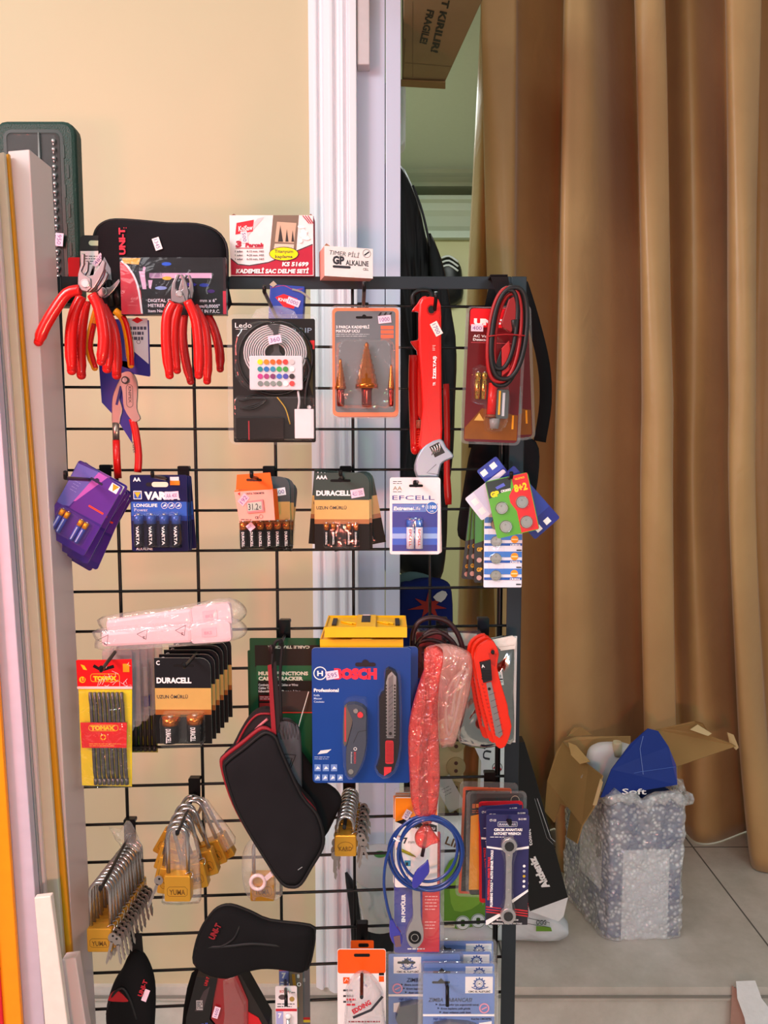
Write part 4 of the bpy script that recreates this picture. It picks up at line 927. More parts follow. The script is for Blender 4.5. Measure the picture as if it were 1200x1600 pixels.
t2 = one('price_sticker', 'small slanted price sticker on the second battery under the orange carton', 'sticker', 391, 823, .917); b = t2.mb(); b.prism(rotp([(386, 818), (397, 818), (397, 829), (386, 829)], 391, 823, -40), 0, .4, TAG); b.lay = .5; b.text('450', 388, 827, 4, K('#5a3a86'), w=7, rot=-40, bold=0); t2.part('price_sticker', b)
g = 'small copper topped battery cards on the centre hook'
c2 = copper(532, 751, .93, 'front four cell battery card with AAA printed at top left', 491, 577, 739, 860, 'AAA', [(510, 816, 853, 4.3), (521, 816, 853, 4.3), (545, 816, 853, 4.3), (556, 816, 853, 4.3)], g, top=K('#2c403c', .5))
tag(c2, 548, 764, '4LU 350', -10, 21, 13, d=1)
for k, (dx, dy, dr) in enumerate(((4, 0, -1), (-2, -3, 5), (9, 2, -11))): clone(c2.root, 532 + dx, 751 + dy, .945 + .013 * k, ['second AAA battery card directly behind the front one', 'third AAA battery card tipped left, showing at the left of the stack', 'rear AAA battery card tipped right, its lower corner showing'][k], roll=dr, skip=('price_tag',))
hook(540, 735, 532, 736, .12, 'black hook carrying the AAA battery cards', rise=6)
# pale two cell pack
def pale(px, py, Y, label):
    t = T('battery_pack', label, 'battery pack', px, py, Y, group='white and blue two cell battery cards')
    b = card(t, 609, 746, 688, 867, K('#eedde2', .35), r=4); b.rect(613, 787, 684, 862, K('#0f2a8c', .4)); b.rect(613, 824, 684, 852, K('#2458c0', .4)); b.rect(613, 834, 684, 842, K('#7f9fd8', .3)); b.rect(613, 788, 666, 800, K('#1a56b0', .3))
    b.words(614, 752, 628, 2, 3, INK, .8); b.text('AA', 614, 766, 6.5, K('#8a7a58'), w=14, bold=0); b.words(614, 768, 628, 1, 3, INK, .8); slot(b, 650, 759, 22, 4); b.text('EFCELL', 613, 781, 7, K('#24408e'), w=66, bold=.0)
    b.text('Extreme', 615, 797, 5.5, WHITE, w=30, bold=.04, shear=.15); b.text('Life', 646, 797, 5.5, WHITE, w=11, bold=-.01); b.text('+', 659, 794, 6, WHITE); b.flat(circ(675, 793, 9.5), WHITE); b.flat(circ(675, 793, 8.8), K('#1f66bc')); b.text('1100', 675, 795, 5.5, WHITE, w=14, al='C', bold=.03); b.text('mAh', 675, 799.5, 2, WHITE, al='C')
    t.part('card', b)
    for cx in (641, 655): cell(t, cx, 810, 857, 6, K('#2a5cb4', .3), K('#ded6e4', .3), 'EFCELL', ktop=.28, tcol=K('#b8342c'))
    shell(t, rr(633, 807, 663, 860, 5), 14, 3); return t
e_ = pale(650, 759, .915, 'front white and blue battery card with two cells and 1100 badge')
clone(e_.root, 651, 760, .93, 'rear white and blue battery card, its edges showing behind the front', roll=-1.5)
hook(668, 735, 648, 756, .11, 'short black hook carrying the white and blue battery cards', rise=-3)
# coin cell cards
def coin(b, cx, cy, r=11):
    b.prism(circ(cx, cy, r, n=20), 0, 3, K('#8f928c', .4, .8), inset=1); b.ring(cx, cy, r * .68, r * .74, K('#70756e'), d=3.1); b.text('+', cx - 2, cy - r * .1, 5, K('#6a6f68'), d=3.1); b.words(cx - r * .5, cy + 2, cx + r * .55, 2, 3, K('#6a6f68'), 1)
def strip(px, py, Y, label, roll=0):
    t = T('coin_cell_card', label, 'battery card', px, py, Y, roll=roll, group='coin cell cards on the hook by the post')
    b = card(t, 757, 780, 817, 919, K('#e8eaf6', .3), r=2)
    for k in range(5):
        y = 808 + 27 * (k - 1); b.rect(757.5, max(y, 781), 816.5, y + 9, K('#3f7cd0', .3)); b.rect(757.5, y + 14, 816.5, y + 18, K('#1d55b0', .3)); 
        if k: b.flat(circ(805, y + 8, 6), K('#f09a18')); b.rect(800, y + 7, 810, y + 9, K('#fbe0a0')); b.text('CR2016', 798, y + 18, 3, WHITE, w=16, bold=.04); b.rect(808, y + 24, 816, y + 26, INK)
    t.part('card', b)
    for k in range(1, 5):
        b = t.mb(); b.lay = 3.2; coin(b, 776, 819 + 27 * (k - 1), 9); t.part('coin_cell', b)
    shell(t, rr(763, 790, 790, 912, 5), 5, 1); return t
s_ = strip(790, 790, .935, 'blue and white strip of coin cells hanging lowest at the post')
def dark(px, py, Y, label, roll=0, col='#3d8a2e'):
    t = T('coin_cell_card', label, 'battery card', px, py, Y, roll=roll, group='coin cell cards on the hook by the post')
    b = card(t, 742, 770, 800, 912, K('#17171a', .35), r=3); b.flat([(743, 771), (799, 771), (799, 830), (743, 850)], K(col, .35))
    for k in range(2): b.text('GP', 746, 862 + 32 * k, 6, K('#e8b020'), w=9, bold=.05); b.flat(circ(750, 876 + 28 * k, 4), K('#d0a8a0'))
    t.part('card', b)
    for k in range(4):
        b = t.mb(); coin(b, 765, 800 + 27 * k, 9); t.part('coin_cell', b)
    return t
d_ = dark(785, 770, .95, 'black and green coin cell card hanging left of the blue strip')
clone(d_.root, 783, 768, .963, 'second dark coin cell card tipped further left behind the strip', roll=4)
clone(d_.root, 778, 772, .975, 'rearmost dark coin cell card furthest left with ragged edge', roll=6)
def blue2(px, py, Y, label, roll, w, h, c1, c2, txt):
    t = one('coin_cell_card', label, 'battery card', px, py, Y, roll=roll, group='coin cell cards on the hook by the post')
    b = card(t, px - w / 2, py - 10, px + w / 2, py + h, K(c1, .35), r=3); b.rect(px - w / 2 + .5, py + h * .3, px + w / 2 - .5, py + h * .75, K(c2, .35)); b.text(txt, px - w * .35, py + h * .22, 7, K('#2b3f9a') if c1[1] > '8' else WHITE, w=w * .6, bold=.04, shear=.1)
    for k in range(2): b.rect(px - w * .3 + 18 * k, py + h - 14, px - w * .3 + 10 + 18 * k, py + h - 5, WHITE)
    t.part('coin_cell_card', b); return t
blue2(790, 752, .917, 'dark blue coin cell card poking out at lower right of the green and red one', -42, 52, 100, '#232a80', '#2c3f9c', 'CR2032')
blue2(792, 756, .923, 'pale lilac coin cell card sticking out at the upper left', 52, 44, 66, '#ddd8ea', '#c8c4e0', 'energy')
blue2(778, 748, .929, 'slanted dark blue card whose corner stands above the coin cell cards', 142, 38, 30, '#2a3796', '#3347b0', 'CR2032')
blue2(785, 760, .934, 'sky blue card sticking out at both sides behind the green and red one', -55, 46, 50, '#a9cdea', '#3f8fd0', 'CR2025')
blue2(800, 760, .94, 'lime and white card behind, its corner at the far right', -24, 40, 44, '#dfe3c0', '#8aa83a', 'LR')
t = T('coin_cell_card', 'front green and red coin cell card with four cells and 8+2 printed', 'battery card', 797, 750, .905, roll=-13, group='coin cell cards on the hook by the post')
b = card(t, 758, 744, 826, 836, K('#57a826', .35), r=4); b.flat([(759, 745), (800, 745), (795, 762), (759, 772)], K('#20281e', .35)); b.flat([(800, 744.5), (825, 744.5), (825, 835), (797, 835), (797, 800), (790, 785), (790, 774), (800, 762)], K('#dd2424', .35))
b.text('GP', 762, 770, 8, K('#f0e020'), w=14, bold=.07); b.text('8+2', 800, 770, 11, K('#f2dc20'), w=21, bold=.05); b.text('VALUE PACK', 804, 752, 3, K('#f2dc20'), w=16); b.text('CR2032', 779, 766, 3.5, WHITE, w=16, bold=.05); b.flat([(772, 756), (786, 752), (788, 757), (774, 760)], K('#5c6ad0')); t.part('card', b)
for cx, cy in ((775, 790), (808, 788), (775, 820), (808, 820)):
    b = t.mb(); coin(b, cx, cy, 10); t.part('coin_cell', b)
    shell(t, circ(cx, cy, 12, n=18), 4.5, 1)
hook(785, 733, 799, 738, .13, 'black hook at the post carrying the coin cell cards', rise=8)
# ================================================================== third row
# wrapped pink tools lying on top
def wrapped(label, x0, y0, x1, y1, w0, w1, Y):
    t = T('caulking_tool', label, 'tool', x0, y0, Y, group='pale pink plastic tools in clear bags')
    PK = K('#f3c6cf', .35, var=.02); ang = math.degrees(math.atan2(y1 - y0, x1 - x0)); L = math.hypot(x1 - x0, y1 - y0)
    rp = lambda q: rotp(q, x0, y0, ang)
    b = t.mb(); b.prism(rp([(x0, y0 - w0 * .45), (x0 + 4, y0 - w0 * .6), (x0 + L * .66, y0 - w0 * .75), (x0 + L * .66, y0 + w0 * .75), (x0 + 4, y0 + w0 * .6), (x0, y0 + w0 * .45)]), -8, 2, PK); t.part('handle', b, bevel=.004)
    b = t.mb(); b.prism(rp(rr(x0 + L * .66, y0 - w1 / 2, x0 + L * .95, y0 + w1 / 2, 5)), -10, 4, PK); b.prism(rp(rr(x0 + L * .74, y0 - w1 * .28, x0 + L * .85, y0 + w1 * .2, 2)), 4, 4.8, K('#eab8c4', .35)); q = rp([(x0 + L * .76, y0 + 2)])[0]; b.text('BKS', q[0], q[1], 5, K('#d890a4'), w=12, rot=ang, d=5); t.part('head', b, bevel=.003)
    b = t.mb(); b.puff(rp(smooth([(x0 - 10, y0), (x0 - 4, y0 - w0 * .9), (x0 + L * .5, y0 - w0 * 1.0), (x0 + L * .7, y0 - w1 * .65), (x0 + L * .95, y0 - w1 * .7), (x0 + L * 1.06, y0 - 6), (x0 + L * 1.04, y0 + 10), (x0 + L * .9, y0 + w1 * .6), (x0 + L * .6, y0 + w0), (x0, y0 + w0 * .9)], 3, True)), -3, 12, BAG, rings=5, power=.3, wob=.1, back=1); t.part('clear_bag', b)
    return t
wrapped('lower pink tool in a clear bag with black recycling triangles', 158, 1000, 372, 985, 19, 30, .90)
wrapped('upper pink tool in a clear bag, lying on the other one', 166, 981, 372, 957, 20, 34, .905)
low = [o for o in COL.objects if o.name == 'caulking_tool'][0]
b = MB(lambda x, y, d: P(x, y, .885) - low.location)
for cx, cy in ((161, 1001), (222, 992), (282, 986)):
    b.stroke([(cx - 8, cy - 1), (cx + 8, cy - 9), (cx + 6, cy + 7)], 1.4, INK, closed=True, d=0)
    b.text('04', cx + 1, cy + 2, 3.4, INK, rot=85, d=0)
o = bpy.data.objects.new('recycling_print', b.mesh('recycling_print')); COL.objects.link(o); o.parent = low
# red and yellow bit pouch
t = T('driver_bit_pouch', 'front red and yellow pouch of eight long driver bits at the left', 'bit pack', 160, 1040, .90)
RD = K('#d8141a', .35); YL = K('#e6d21a', .3)
b = t.mb(); b.prism([(121, 1076), (205, 1074), (200, 1232), (121, 1230)], -1.5, -.5, YL); b.lay = -.3; b.rect(121, 1031, 206, 1076, RD); b.prism([(119, 1032), (206, 1030), (206, 1074), (120, 1076)], -1, 0, RD); b.lay = .1
b.ring(163, 1060, .1, .2, RD); b.stroke(rr(141, 1053, 186, 1065, 4), .7, K('#e8c020'), closed=True); b.text('TOMAX', 145, 1063, 6.5, K('#f0c41c'), w=37, bold=.08); b.stroke([(146, 1040), (158, 1047), (178, 1041)], 5, BLK); b.flat([(126, 1038), (132, 1040), (136, 1047), (130, 1046)], K('#f0c41c')); b.flat(circ(128, 1062, 5), K('#f0c41c')); b.text('U', 126, 1065, 6, RD, bold=.05); b.rect(192, 1037, 202, 1050, K('#f09a18'))
for k in range(26):
    r_ = random.Random(k); x = 150 + 54 * r_.random(); y = 1034 + 38 * r_.random(); a = r_.random() * 3; l_ = 4 + 8 * r_.random(); b.stroke([(x, y), (min(205, x + l_ * math.cos(a)), min(1074, y + l_ * math.sin(a)))], .5, K('#f2dada'))
b.rect(120, 1072, 206, 1076, K('#e8c8c8')); t.part('hang_card', b)
for k in range(8):
    cx = 140.5 + k * 7; b = t.mb(); GM = K('#6e6668', .35, .8); b.tube([(cx, 1081, 3), (cx, 1092, 3), (cx + 1, 1100, 3), (cx + 3, 1208, 3), (cx + 4, 1217, 3)], [2.6, 2.8, 2.9, 2.9, 2.2], GM, 8); b.tube([(cx + 4, 1217, 3), (cx + 4, 1227, 3)], 3.1, GM, 6); t.part('driver_bit', b)
b = t.mb(); b.prism([(125, 1127), (198, 1127), (196, 1167), (126, 1167)], 6.5, 7, RD); b.lay = 7.1; b.stroke(rr(138, 1131, 184, 1140, 4), .7, K('#f0c41c'), closed=True); b.text('TOMAX', 141, 1138.5, 6.2, K('#f0c41c'), w=38, bold=.08); b.ring(160, 1150, 3, 4.6, K('#f0c41c')); b.rect(159.4, 1144, 160.6, 1156, RD); b.rect(154, 1149.4, 166, 1150.6, RD); b.words(138, 1160, 190, 2, 3, K('#f0a040'), 1); t.part('red_band', b)
b = t.mb(); b.prism([(122, 1077), (205, 1075), (201, 1231), (121, 1229)], 7.2, 7.6, film(milk=0.0, gloss=.25, bump=1, bscale=50)); t.part('clear_pouch', b)
hook(195, 980, 158, 1042, .13, 'black hook carrying the driver bit pouches', rise=6)
GB = film('#cfc6cc', milk=.35, gloss=.25, bump=.3, bscale=40)
for k in range(5):
    x = 160 + 12 * k; Y = .92 + .012 * k
    t = T('bit_blister', ['first grey clear bit blister behind the red and yellow pouch', 'second grey clear bit blister behind the pouch', 'third grey clear bit blister, middle of the row', 'fourth grey clear bit blister with blue and white screwdriver showing', 'fifth grey clear bit blister nearest the copper topped cards'][k], 'blister pack', x + 20, 1030, Y, group='grey clear bit blisters')
    b = t.mb(); b.prism(rr(x, 1012 - k * 3 + abs(k - 1), x + 46, 1145 - k * 9, 7), -2, 1, GB); t.part('backing', b)
    b = t.mb(); b.prism(rr(x + 8, 1040 - k * 3, x + 40, 1135 - k * 9, 5), 1, 9, GB, inset=2); t.part('blister', b, bevel=.001)
    b = t.mb(); b.tube([(x + 24, 1048 - k * 3, 5), (x + 24, 1128 - k * 9, 5)], 3.5, K('#e4e0e8' if k == 3 else '#7a7078', .4), 8)
    if k == 3: b.tube([(x + 32, 1084, 8), (x + 32, 1100, 8)], 7, K('#2a3a98'), 10); b.tube([(x + 32, 1040, 8), (x + 32, 1084, 8)], [3, 4], WHITE, 10)
    t.part('tool', b)
t = T('driver_bit_pouch', 'rear driver bit pouch, dark bit tips showing at its bottom', 'bit pack', 222, 1120, .985)
b = t.mb(); b.prism([(200, 1012), (244, 1008), (245, 1176), (200, 1176)], -1.5, -.5, K('#8e8a2c', .35)); b.rect(206, 1008, 244, 1032, K('#d2461c'), d=-.3); b.rect(200, 1140, 243, 1150, K('#5a5652'), d=-.3); t.part('card', b)
for k in range(6): b = t.mb(); b.tube([(206 + k * 7, 1090, 3), (206 + k * 7, 1164, 3)], 2.9, K('#4a4446', .4, .7), 6); b.tube([(206 + k * 7, 1164, 3), (206 + k * 7, 1172, 3)], 3.4, K('#4a4446', .4, .7), 6); t.part('driver_bit', b)
# C size copper topped stack
g = 'large copper topped battery cards left of centre'
c3 = copper(287, 1040, .905, 'front two cell battery card with C printed at top left', 241, 329, 1028, 1163, 'C', [(267, 1115, 1156, 12.5), (305, 1113, 1153, 12.5)], g, top=K('#1a1b1f', .3))
for k in range(5): clone(c3.root, 287 + 7 * (k + 1), 1040 - 6 * (k + 1) - k, .918 + .013 * k, ['second large battery card, just behind the C sized front one', 'third large battery card in the stack', 'fourth large battery card in the stack, orange edge showing', 'fifth large battery card in the stack, yellow edge showing', 'rearmost large battery card against the grid'][k], scale=1.0)
hook(320, 990, 288, 1038, .13, 'black hook carrying the large copper topped battery cards', rise=4)
# cable tracker cards
def tracker(px, py, Y, label, dx=0):
    t = T('cable_tracker_pack', label, 'blister pack', px, py, Y, group='green and black cable tracker packs')
    b = card(t, 390, 997, 500, 1195, K('#184c2e', .35), r=2); b.rect(398, 1008, 500, 1042, K('#241e1a', .3)); b.rect(400, 1040, 500, 1062, K('#22603c', .35)); b.rect(402, 1064, 500, 1112, K('#15110f', .35))
    b.text('CABLE TRACKER', 484, 1009, 4.4, K('#c8c8b8'), w=66, rot=180, bold=.04); b.text('MULTI FUNCTIONS', 403, 1055, 5.5, K('#d8dcc8'), w=78, bold=.05); b.text('CABLE TRACKER', 403, 1063, 5.5, K('#d8dcc8'), w=70, bold=.05)
    b.text('Continuity Testing of Cables or Wires', 403, 1072, 3.6, K('#cfcfcf'), w=62); b.text('Cables Tracking', 403, 1077, 3.6, K('#cfcfcf'), w=28); b.text('Identify the Phone Line', 403, 1082, 3.6, K('#cfcfcf'), w=66)
    b.rect(404, 1087, 424, 1096, K('#7a1c1c')); b.rect(404, 1099, 424, 1107, K('#7a1c1c')); b.words(405, 1089, 422, 2, 3, K('#d8b8b8'), 1); b.rect(430, 1080, 500, 1112, K('#3a2c28')); b.rect(400, 1113, 500, 1115, K('#b02a20')); t.part('card', b); return t
tr = tracker(440, 1003, .96, 'front green and black cable tracker pack, mostly behind the dark cases')
b = tr.mb(); b.tube(smooth([(482, 1080, 3), (476, 1100, 5), (470, 1120, 4), (462, 1150, 3)], 4), .9, K('#e0e0d8'), 6); tr.part('white_wire', b)
clone(tr.root, 436, 1022, .975, 'rear cable tracker pack, its dark edge lower on the left', skip=('white_wire',))
hook(445, 975, 438, 1003, .12, 'black hook at the green packs carrying the hanging cases', rise=4)
# ------------------------------------------------------------------ yellow bit boxes
def ybox(label, x0, x1, y0, y1, Y, dp):
    t = T('bit_box', label, 'box', x0, y1, Y, group='yellow plastic boxes above the blue knife pack')
    YE = K('#f2b90c', .4); k = dp
    b = t.mb(); b.box(x0, y0 + 2, x1, y1, -k, 0, YE); b.box(x0, y0, x1, y0 + 2, -2, 0.5, YE); b.box(x0, y0, x1, y0 + 2, -k, -k + 2, YE); b.box(x0, y0, x0 + 2, y0 + 2, -k, 0, YE); b.box(x1 - 2, y0, x1, y0 + 2, -k, 0, YE); t.part('tray', b)
    w = x1 - x0
    b = t.mb(); b.box(x0 + w * .38, y0 - 1, x0 + w * .62, y0 + 1, -k, 1, YE); b.box(x0 + w * .44, y0 - 1.6, x0 + w * .55, y0 - 1, -k * .9, -k * .35, K('#2a2420')); b.box(x0 + w * .45, y0 - 1.7, x0 + w * .54, y0 - 1, -k * 1, -k * .9, K('#e8c8c8')); t.part('clasp', b)
    for a in (.08, .86): b = t.mb(); b.box(x0 + w * a, y0 - 1, x0 + w * a + 7, y0 + 1.5, -k * .7, -k * .2, K('#221c1a')); t.part('hinge_clip', b)
    for a in (.25, .3, .7, .76): b = t.mb(); b.tube([(x0 + w * a - 8, y0 + .5, -k * .5), (x0 + w * a + 10, y0 + .5, -k * .3)], 1.6, YE, 6); t.part('bit_holder', b)
ybox('upper yellow plastic bit box with black clips on its open top', 507, 636, 980, 996, .885, 82)
ybox('lower yellow plastic bit box right behind the blue knife pack', 500, 630, 999, 1014, .893, 84)
# ------------------------------------------------------------------ blue knife pack
BB = K('#153f8a', .3, var=.25, nscale=8)
def knifepack(px, py, Y, label):
    t = T('knife_pack', label, 'blister pack', px, py, Y, group='large blue knife set packs')
    b = card(t, 487, 1012, 642, 1226, BB, r=6, edge=K('#d8dce8', .5)); b.ring(500, 1052, 9, 10.5, WHITE); b.text('H', 495.5, 1056, 8, WHITE, w=9, bold=.03); b.text('BOSCH', 522, 1060, 15, K('#ee2a44', .4), w=67, bold=.08)
    b.text('Professional', 490, 1081, 5.2, WHITE, w=39, bold=.04)
    for k, s_ in enumerate(('Knife', 'Messer', 'Couteau')): b.text(s_, 490, 1088 + 5 * k, 3.2, K('#b8c8e8'), w=(9, 13, 16)[k])
    b.flat([(495, 1180), (500, 1174), (517, 1172), (510, 1178)], K('#d8dce0')); b.words(490, 1184, 514, 2, 3, K('#b8c8e8'), .8)
    for k in range(3): b.rect(490 + 13 * k, 1196, 500 + 13 * k, 1207, K('#6f90cc')); b.flat([(492 + 13 * k, 1204), (495 + 13 * k, 1199), (499 + 13 * k, 1203)], WHITE)
    for k in range(4): b.rect(490 + 12 * k, 1212, 499 + 12 * k, 1222, K('#6f90cc')); b.flat([(491.5 + 12 * k, 1220), (495 + 12 * k, 1214), (498 + 12 * k, 1218)], WHITE)
    slot(b, 571, 1038, 32, 6, K('#1a0f1e')); t.part('card', b); tag(t, 509, 1048, '595', -9, 20, 13, d=1); return t
kp = knifepack(571, 1035, .885, 'front blue pack holding a folding knife and a snap off cutter')
f1 = kp.mb(); f1.prism(smooth([(541, 1100), (550, 1096), (560, 1097), (573, 1106), (573, 1135), (573, 1162), (566, 1190), (556, 1209), (548, 1214), (541, 1208), (540, 1185), (541, 1165), (548, 1140), (551, 1122)], 2, True), 1, 11, K('#3e4654', .4), inset=1.5); f1.lay = 11.2
f1.stroke([(572, 1138), (560, 1140), (552, 1158)], .7, BLK); f1.text('BOSCH', 553, 1172, 3.2, K('#c8303a'), w=18, rot=90); f1.text('Professional', 548, 1172, 2.2, K('#c8ccd0'), w=18, rot=90); f1.ring(555, 1167, 1.8, 2.6, WHITE)
fk = kp.part('folding_knife', f1)
b = kp.mb(); b.prism(circ(548, 1203, 4), 11, 12, STEEL); b.prism(circ(556, 1107, 3.6), 11, 13, STEEL); kp.part('rivet', b, parent=fk)
b = kp.mb(); b.prism(circ(563, 1113, 4.5), 11, 13.5, K('#e0323c', .35)); kp.part('release_button', b, parent=fk)
b = kp.mb(); b.prism(smooth([(538, 1102), (546, 1104), (551, 1122), (547, 1140), (541, 1162), (536, 1160)], 2, True), 2, 5, K('#8a8078', .3, .8)); b.rect(538, 1104, 540.5, 1158, K('#c83238'), d=5.3); kp.part('knife_blade', b, parent=fk)
b = kp.mb(); b.prism(smooth([(603, 1044), (613, 1043), (621, 1053), (624, 1090), (625, 1162), (616, 1202), (598, 1211), (587, 1200), (593, 1180), (592, 1090), (600, 1078)], 2, True), 1, 10, K('#1c1418', .3), inset=1.5); ck = kp.part('snap_off_cutter', b)
b = kp.mb(); b.prism([(606, 1052), (612, 1046), (619, 1054), (618, 1150), (603, 1150), (603, 1064)], 9.5, 11.5, K('#b4b4b8', .3, .8))
b.lay = 11.7
for k in range(17): b.rect(602, 1066 + 5 * k, 604.5, 1069 + 5 * k, BLK); b.rect(615.5, 1066 + 5 * k, 618, 1069 + 5 * k, BLK)
b.flat([(607, 1056), (614, 1050), (614, 1148), (606, 1148)], K('#7e7c80', .35, .7))
for k in range(8): b.stroke([(607, 1072 + 9 * k), (614, 1066 + 9 * k)], .7, INK)
b.flat(circ(610, 1142, 2.5), BLK); kp.part('blade_channel', b, parent=ck)
b = kp.mb(); b.prism(rr(602, 1154, 615, 1190, 3), 10, 13, K('#c82430', .35))
for k in range(14): b.box(603, 1156 + 2.3 * k, 614, 1157 + 2.3 * k, 13, 13.6, K('#a01820', .35))
b.prism([(600, 1196), (612, 1196), (611, 1203), (600, 1210)], 9, 12, K('#d8303a', .35)); kp.part('red_slider', b, parent=ck)
shell(kp, smooth([(536, 1098), (548, 1087), (566, 1087), (575, 1095), (576, 1160), (568, 1195), (550, 1217), (538, 1210), (534, 1180), (533, 1150)], 2, True), 14, 2)
shell(kp, smooth([(600, 1044), (608, 1038), (622, 1047), (628, 1060), (629, 1165), (619, 1206), (597, 1216), (583, 1200), (589, 1178), (589, 1085), (598, 1074)], 2, True), 14, 2)
clone(kp.root, 583, 1033, .897, 'rear blue knife set pack, its edge showing right of the front one')
# ------------------------------------------------------------------ dark case with red trim, grey pouch, second case
t = T('equipment_case', 'big black zipped case with red trim hanging slanted at the centre', 'case', 437, 1100, .875)
out = smooth([(349, 1204), (354, 1190), (380, 1170), (406, 1149), (418, 1145), (430, 1153), (438, 1174), (469, 1244), (493, 1274), (503, 1306), (501, 1330), (483, 1361), (467, 1387), (453, 1392), (436, 1384), (409, 1342), (380, 1292), (362, 1252)], 3, True)
BN = cloth('#1b1a1d', 1400)
def offo(dx, dy, s=1.0): return [(430 + (x - 430) * s + dx, 1270 + (y - 1270) * s + dy) for x, y in out]
b = t.mb(); b.puff(offo(0, 0, .985), 0, 7, BN, rings=6, power=.3); b.lay = 7.4; b.flat([(463, 1360), (470, 1355), (471, 1356), (464, 1361)], K('#8a8a8c')); t.part('front_panel', b)
b = t.mb(); b.tube([(x, y, 0) for x, y in offo(0, 0, 1.0)], 3, K('#0e0e10', .6), 8, closed=True); t.part('piping', b)
RT = K('#8e1a26', .55); rows = []
b = t.mb(); ra = [[(x, y, 0) for x, y in offo(0, 0, 1.0)], [(x, y, -8) for x, y in offo(-4, -2, 1.0)]]; b.grid([r_ + r_[:1] for r_ in ra], K('#16151a', .7)); t.part('side_wall', b)
b = t.mb(); b.tube([(x, y, -10) for x, y in offo(-6, -3, 1.005)], 3.4, RT, 8, closed=True); t.part('red_zip', b)
b = t.mb(); b.tube([(x, y, -14) for x, y in offo(-8, -4, 1.0)], 2.4, K('#1a1014', .6), 8, closed=True); b.prism(offo(-8, -6, .99), -34, -14, K('#1a171b', .8)); t.part('back_shell', b)
b = t.mb(); b.prism(smooth([(356, 1182), (376, 1140), (395, 1119), (418, 1116), (432, 1140), (425, 1160), (380, 1190)], 3, True), -34, -20, K('#1c1418', .7)); b.tube(smooth([(358, 1186), (378, 1146), (398, 1124), (420, 1122)], 4) and [(x, y, -19) for x, y in smooth([(358, 1186), (378, 1146), (398, 1124), (420, 1122)], 4)], 1.8, RT, 6); b.tube([(x, y, -19) for x, y in smooth([(372, 1180), (395, 1148), (415, 1130)], 4)], 2.4, K('#c87078', .5), 6); t.part('top_pocket', b)
b = t.mb(); b.prism([(418, 1042), (424, 1040), (430, 1150), (423, 1152)], -8, -6, RT); b.prism([(423, 1040), (431, 1036), (437, 1130), (430, 1152)], -10, -8, K('#1b1416', .7)); b.tube([(x, y, -9) for x, y in smooth([(424, 1046), (428, 1012), (436, 1003), (441, 1012), (437, 1060), (438, 1130)], 4)], 2.6, K('#161214', .7), 6); b.ball(424, 1016, -6, 4, 7, 3, K('#241012', .4)); t.part('carry_strap', b)
GY = cloth('#5a5a60', 1600, r=.6)
t = T('drawstring_pouch', 'grey drawstring pouch with black arrow line print behind the black case', 'pouch', 445, 1130, .905)
b = t.mb(); b.puff(smooth([(428, 1148), (432, 1128), (440, 1122), (452, 1122), (462, 1130), (469, 1142), (471, 1180), (470, 1250), (462, 1260), (445, 1225), (432, 1180)], 3, True), 0, 9, GY, rings=6, wob=.12, power=.45)
t.part('body', b)
b = t.mb()
for k in range(7): b.tube([(436 + 4.5 * k, 1126 + abs(k - 3), 4), (434 + 5.5 * k, 1140, 8.6), (436 + 5 * k, 1152, 8.5)], [1.6, 2, .6], GY, 6)
t.part('gathered_folds', b)
b = t.mb(); b.tube([(x, y, 5) for x, y in smooth([(434, 1128), (445, 1123), (458, 1126), (466, 1134)], 3)], 1.6, BLK, 6); t.part('drawcord', b)
b = t.mb(); b.stroke([(440, 1174), (463, 1176), (452, 1202), (466, 1246)], 1.2, BLK, d=10); b.stroke([(444, 1180), (457, 1181), (449, 1204), (460, 1240)], 1.2, BLK, d=10); t.part('line_print', b)
t = one('equipment_case', 'second black fabric case behind, its corner right of the slanted case', 'case', 490, 1200, .93)
b = t.mb(); b.puff(smooth([(466, 1170), (480, 1185), (500, 1215), (524, 1232), (534, 1250), (526, 1272), (504, 1312), (470, 1330), (445, 1250), (455, 1190)], 3, True), 0, 14, BN, rings=6, power=.4); t.part('equipment_case', b)
# ------------------------------------------------------------------ probe cables, clear bag, sleeve
DC = K('#2c1418', .4)
t = T('probe_cable', 'dark looped probe cables above the pink wrapped sleeve', 'cable', 685, 985, .93)
for pth, r_ in (([(645, 1025), (645, 992), (655, 972), (675, 965), (700, 972), (716, 992), (726, 1022)], 4), ([(650, 1010), (662, 995), (685, 988), (705, 1000), (718, 1020)], 3.5), ([(652, 1004), (672, 1000), (695, 1008), (706, 1030)], 3.5), ([(660, 994), (678, 984), (700, 996), (712, 1014)], 3)):
    b = t.mb(); b.tube([(x, y, 0) for x, y in smooth(pth, 5)], r_, DC, 8); t.part('lead', b)
b = t.mb(); b.tube([(665, 1018, 4), (668, 1040, 4)], 7, K('#4a1c34', .4), 10); t.part('plug', b)
t = T('probe_pack', 'clear tester blister lying open topped behind the looped probe cables', 'blister pack', 690, 1000, .965)
b = card(t, 648, 986, 752, 1060, K('#3a2026', .4), r=3); b.rect(650, 988, 690, 1010, K('#8c1c24')); b.flat([(700, 988), (745, 990), (748, 1010), (705, 1008)], K('#b8b4ac')); t.part('card', b); shell(t, rr(645, 981, 752, 1062, 8), 14, 4)
hook(690, 972, 700, 1004, .07, 'hidden black hook behind the looped probe cables', rise=2)
t = T('bagged_cable', 'folded white cable in a pinkish clear bag beside the pink sleeve', 'cable', 710, 1020, .905)
b = t.mb()
b.tube([(x, y, 0) for x, y in smooth([(720, 1050), (702, 1075), (697, 1120), (702, 1150), (712, 1120), (722, 1075), (730, 1050), (724, 1046), (714, 1070), (706, 1120)], 5)], 2.3, K('#c9c4c0', .4), 8); t.part('white_cable', b)
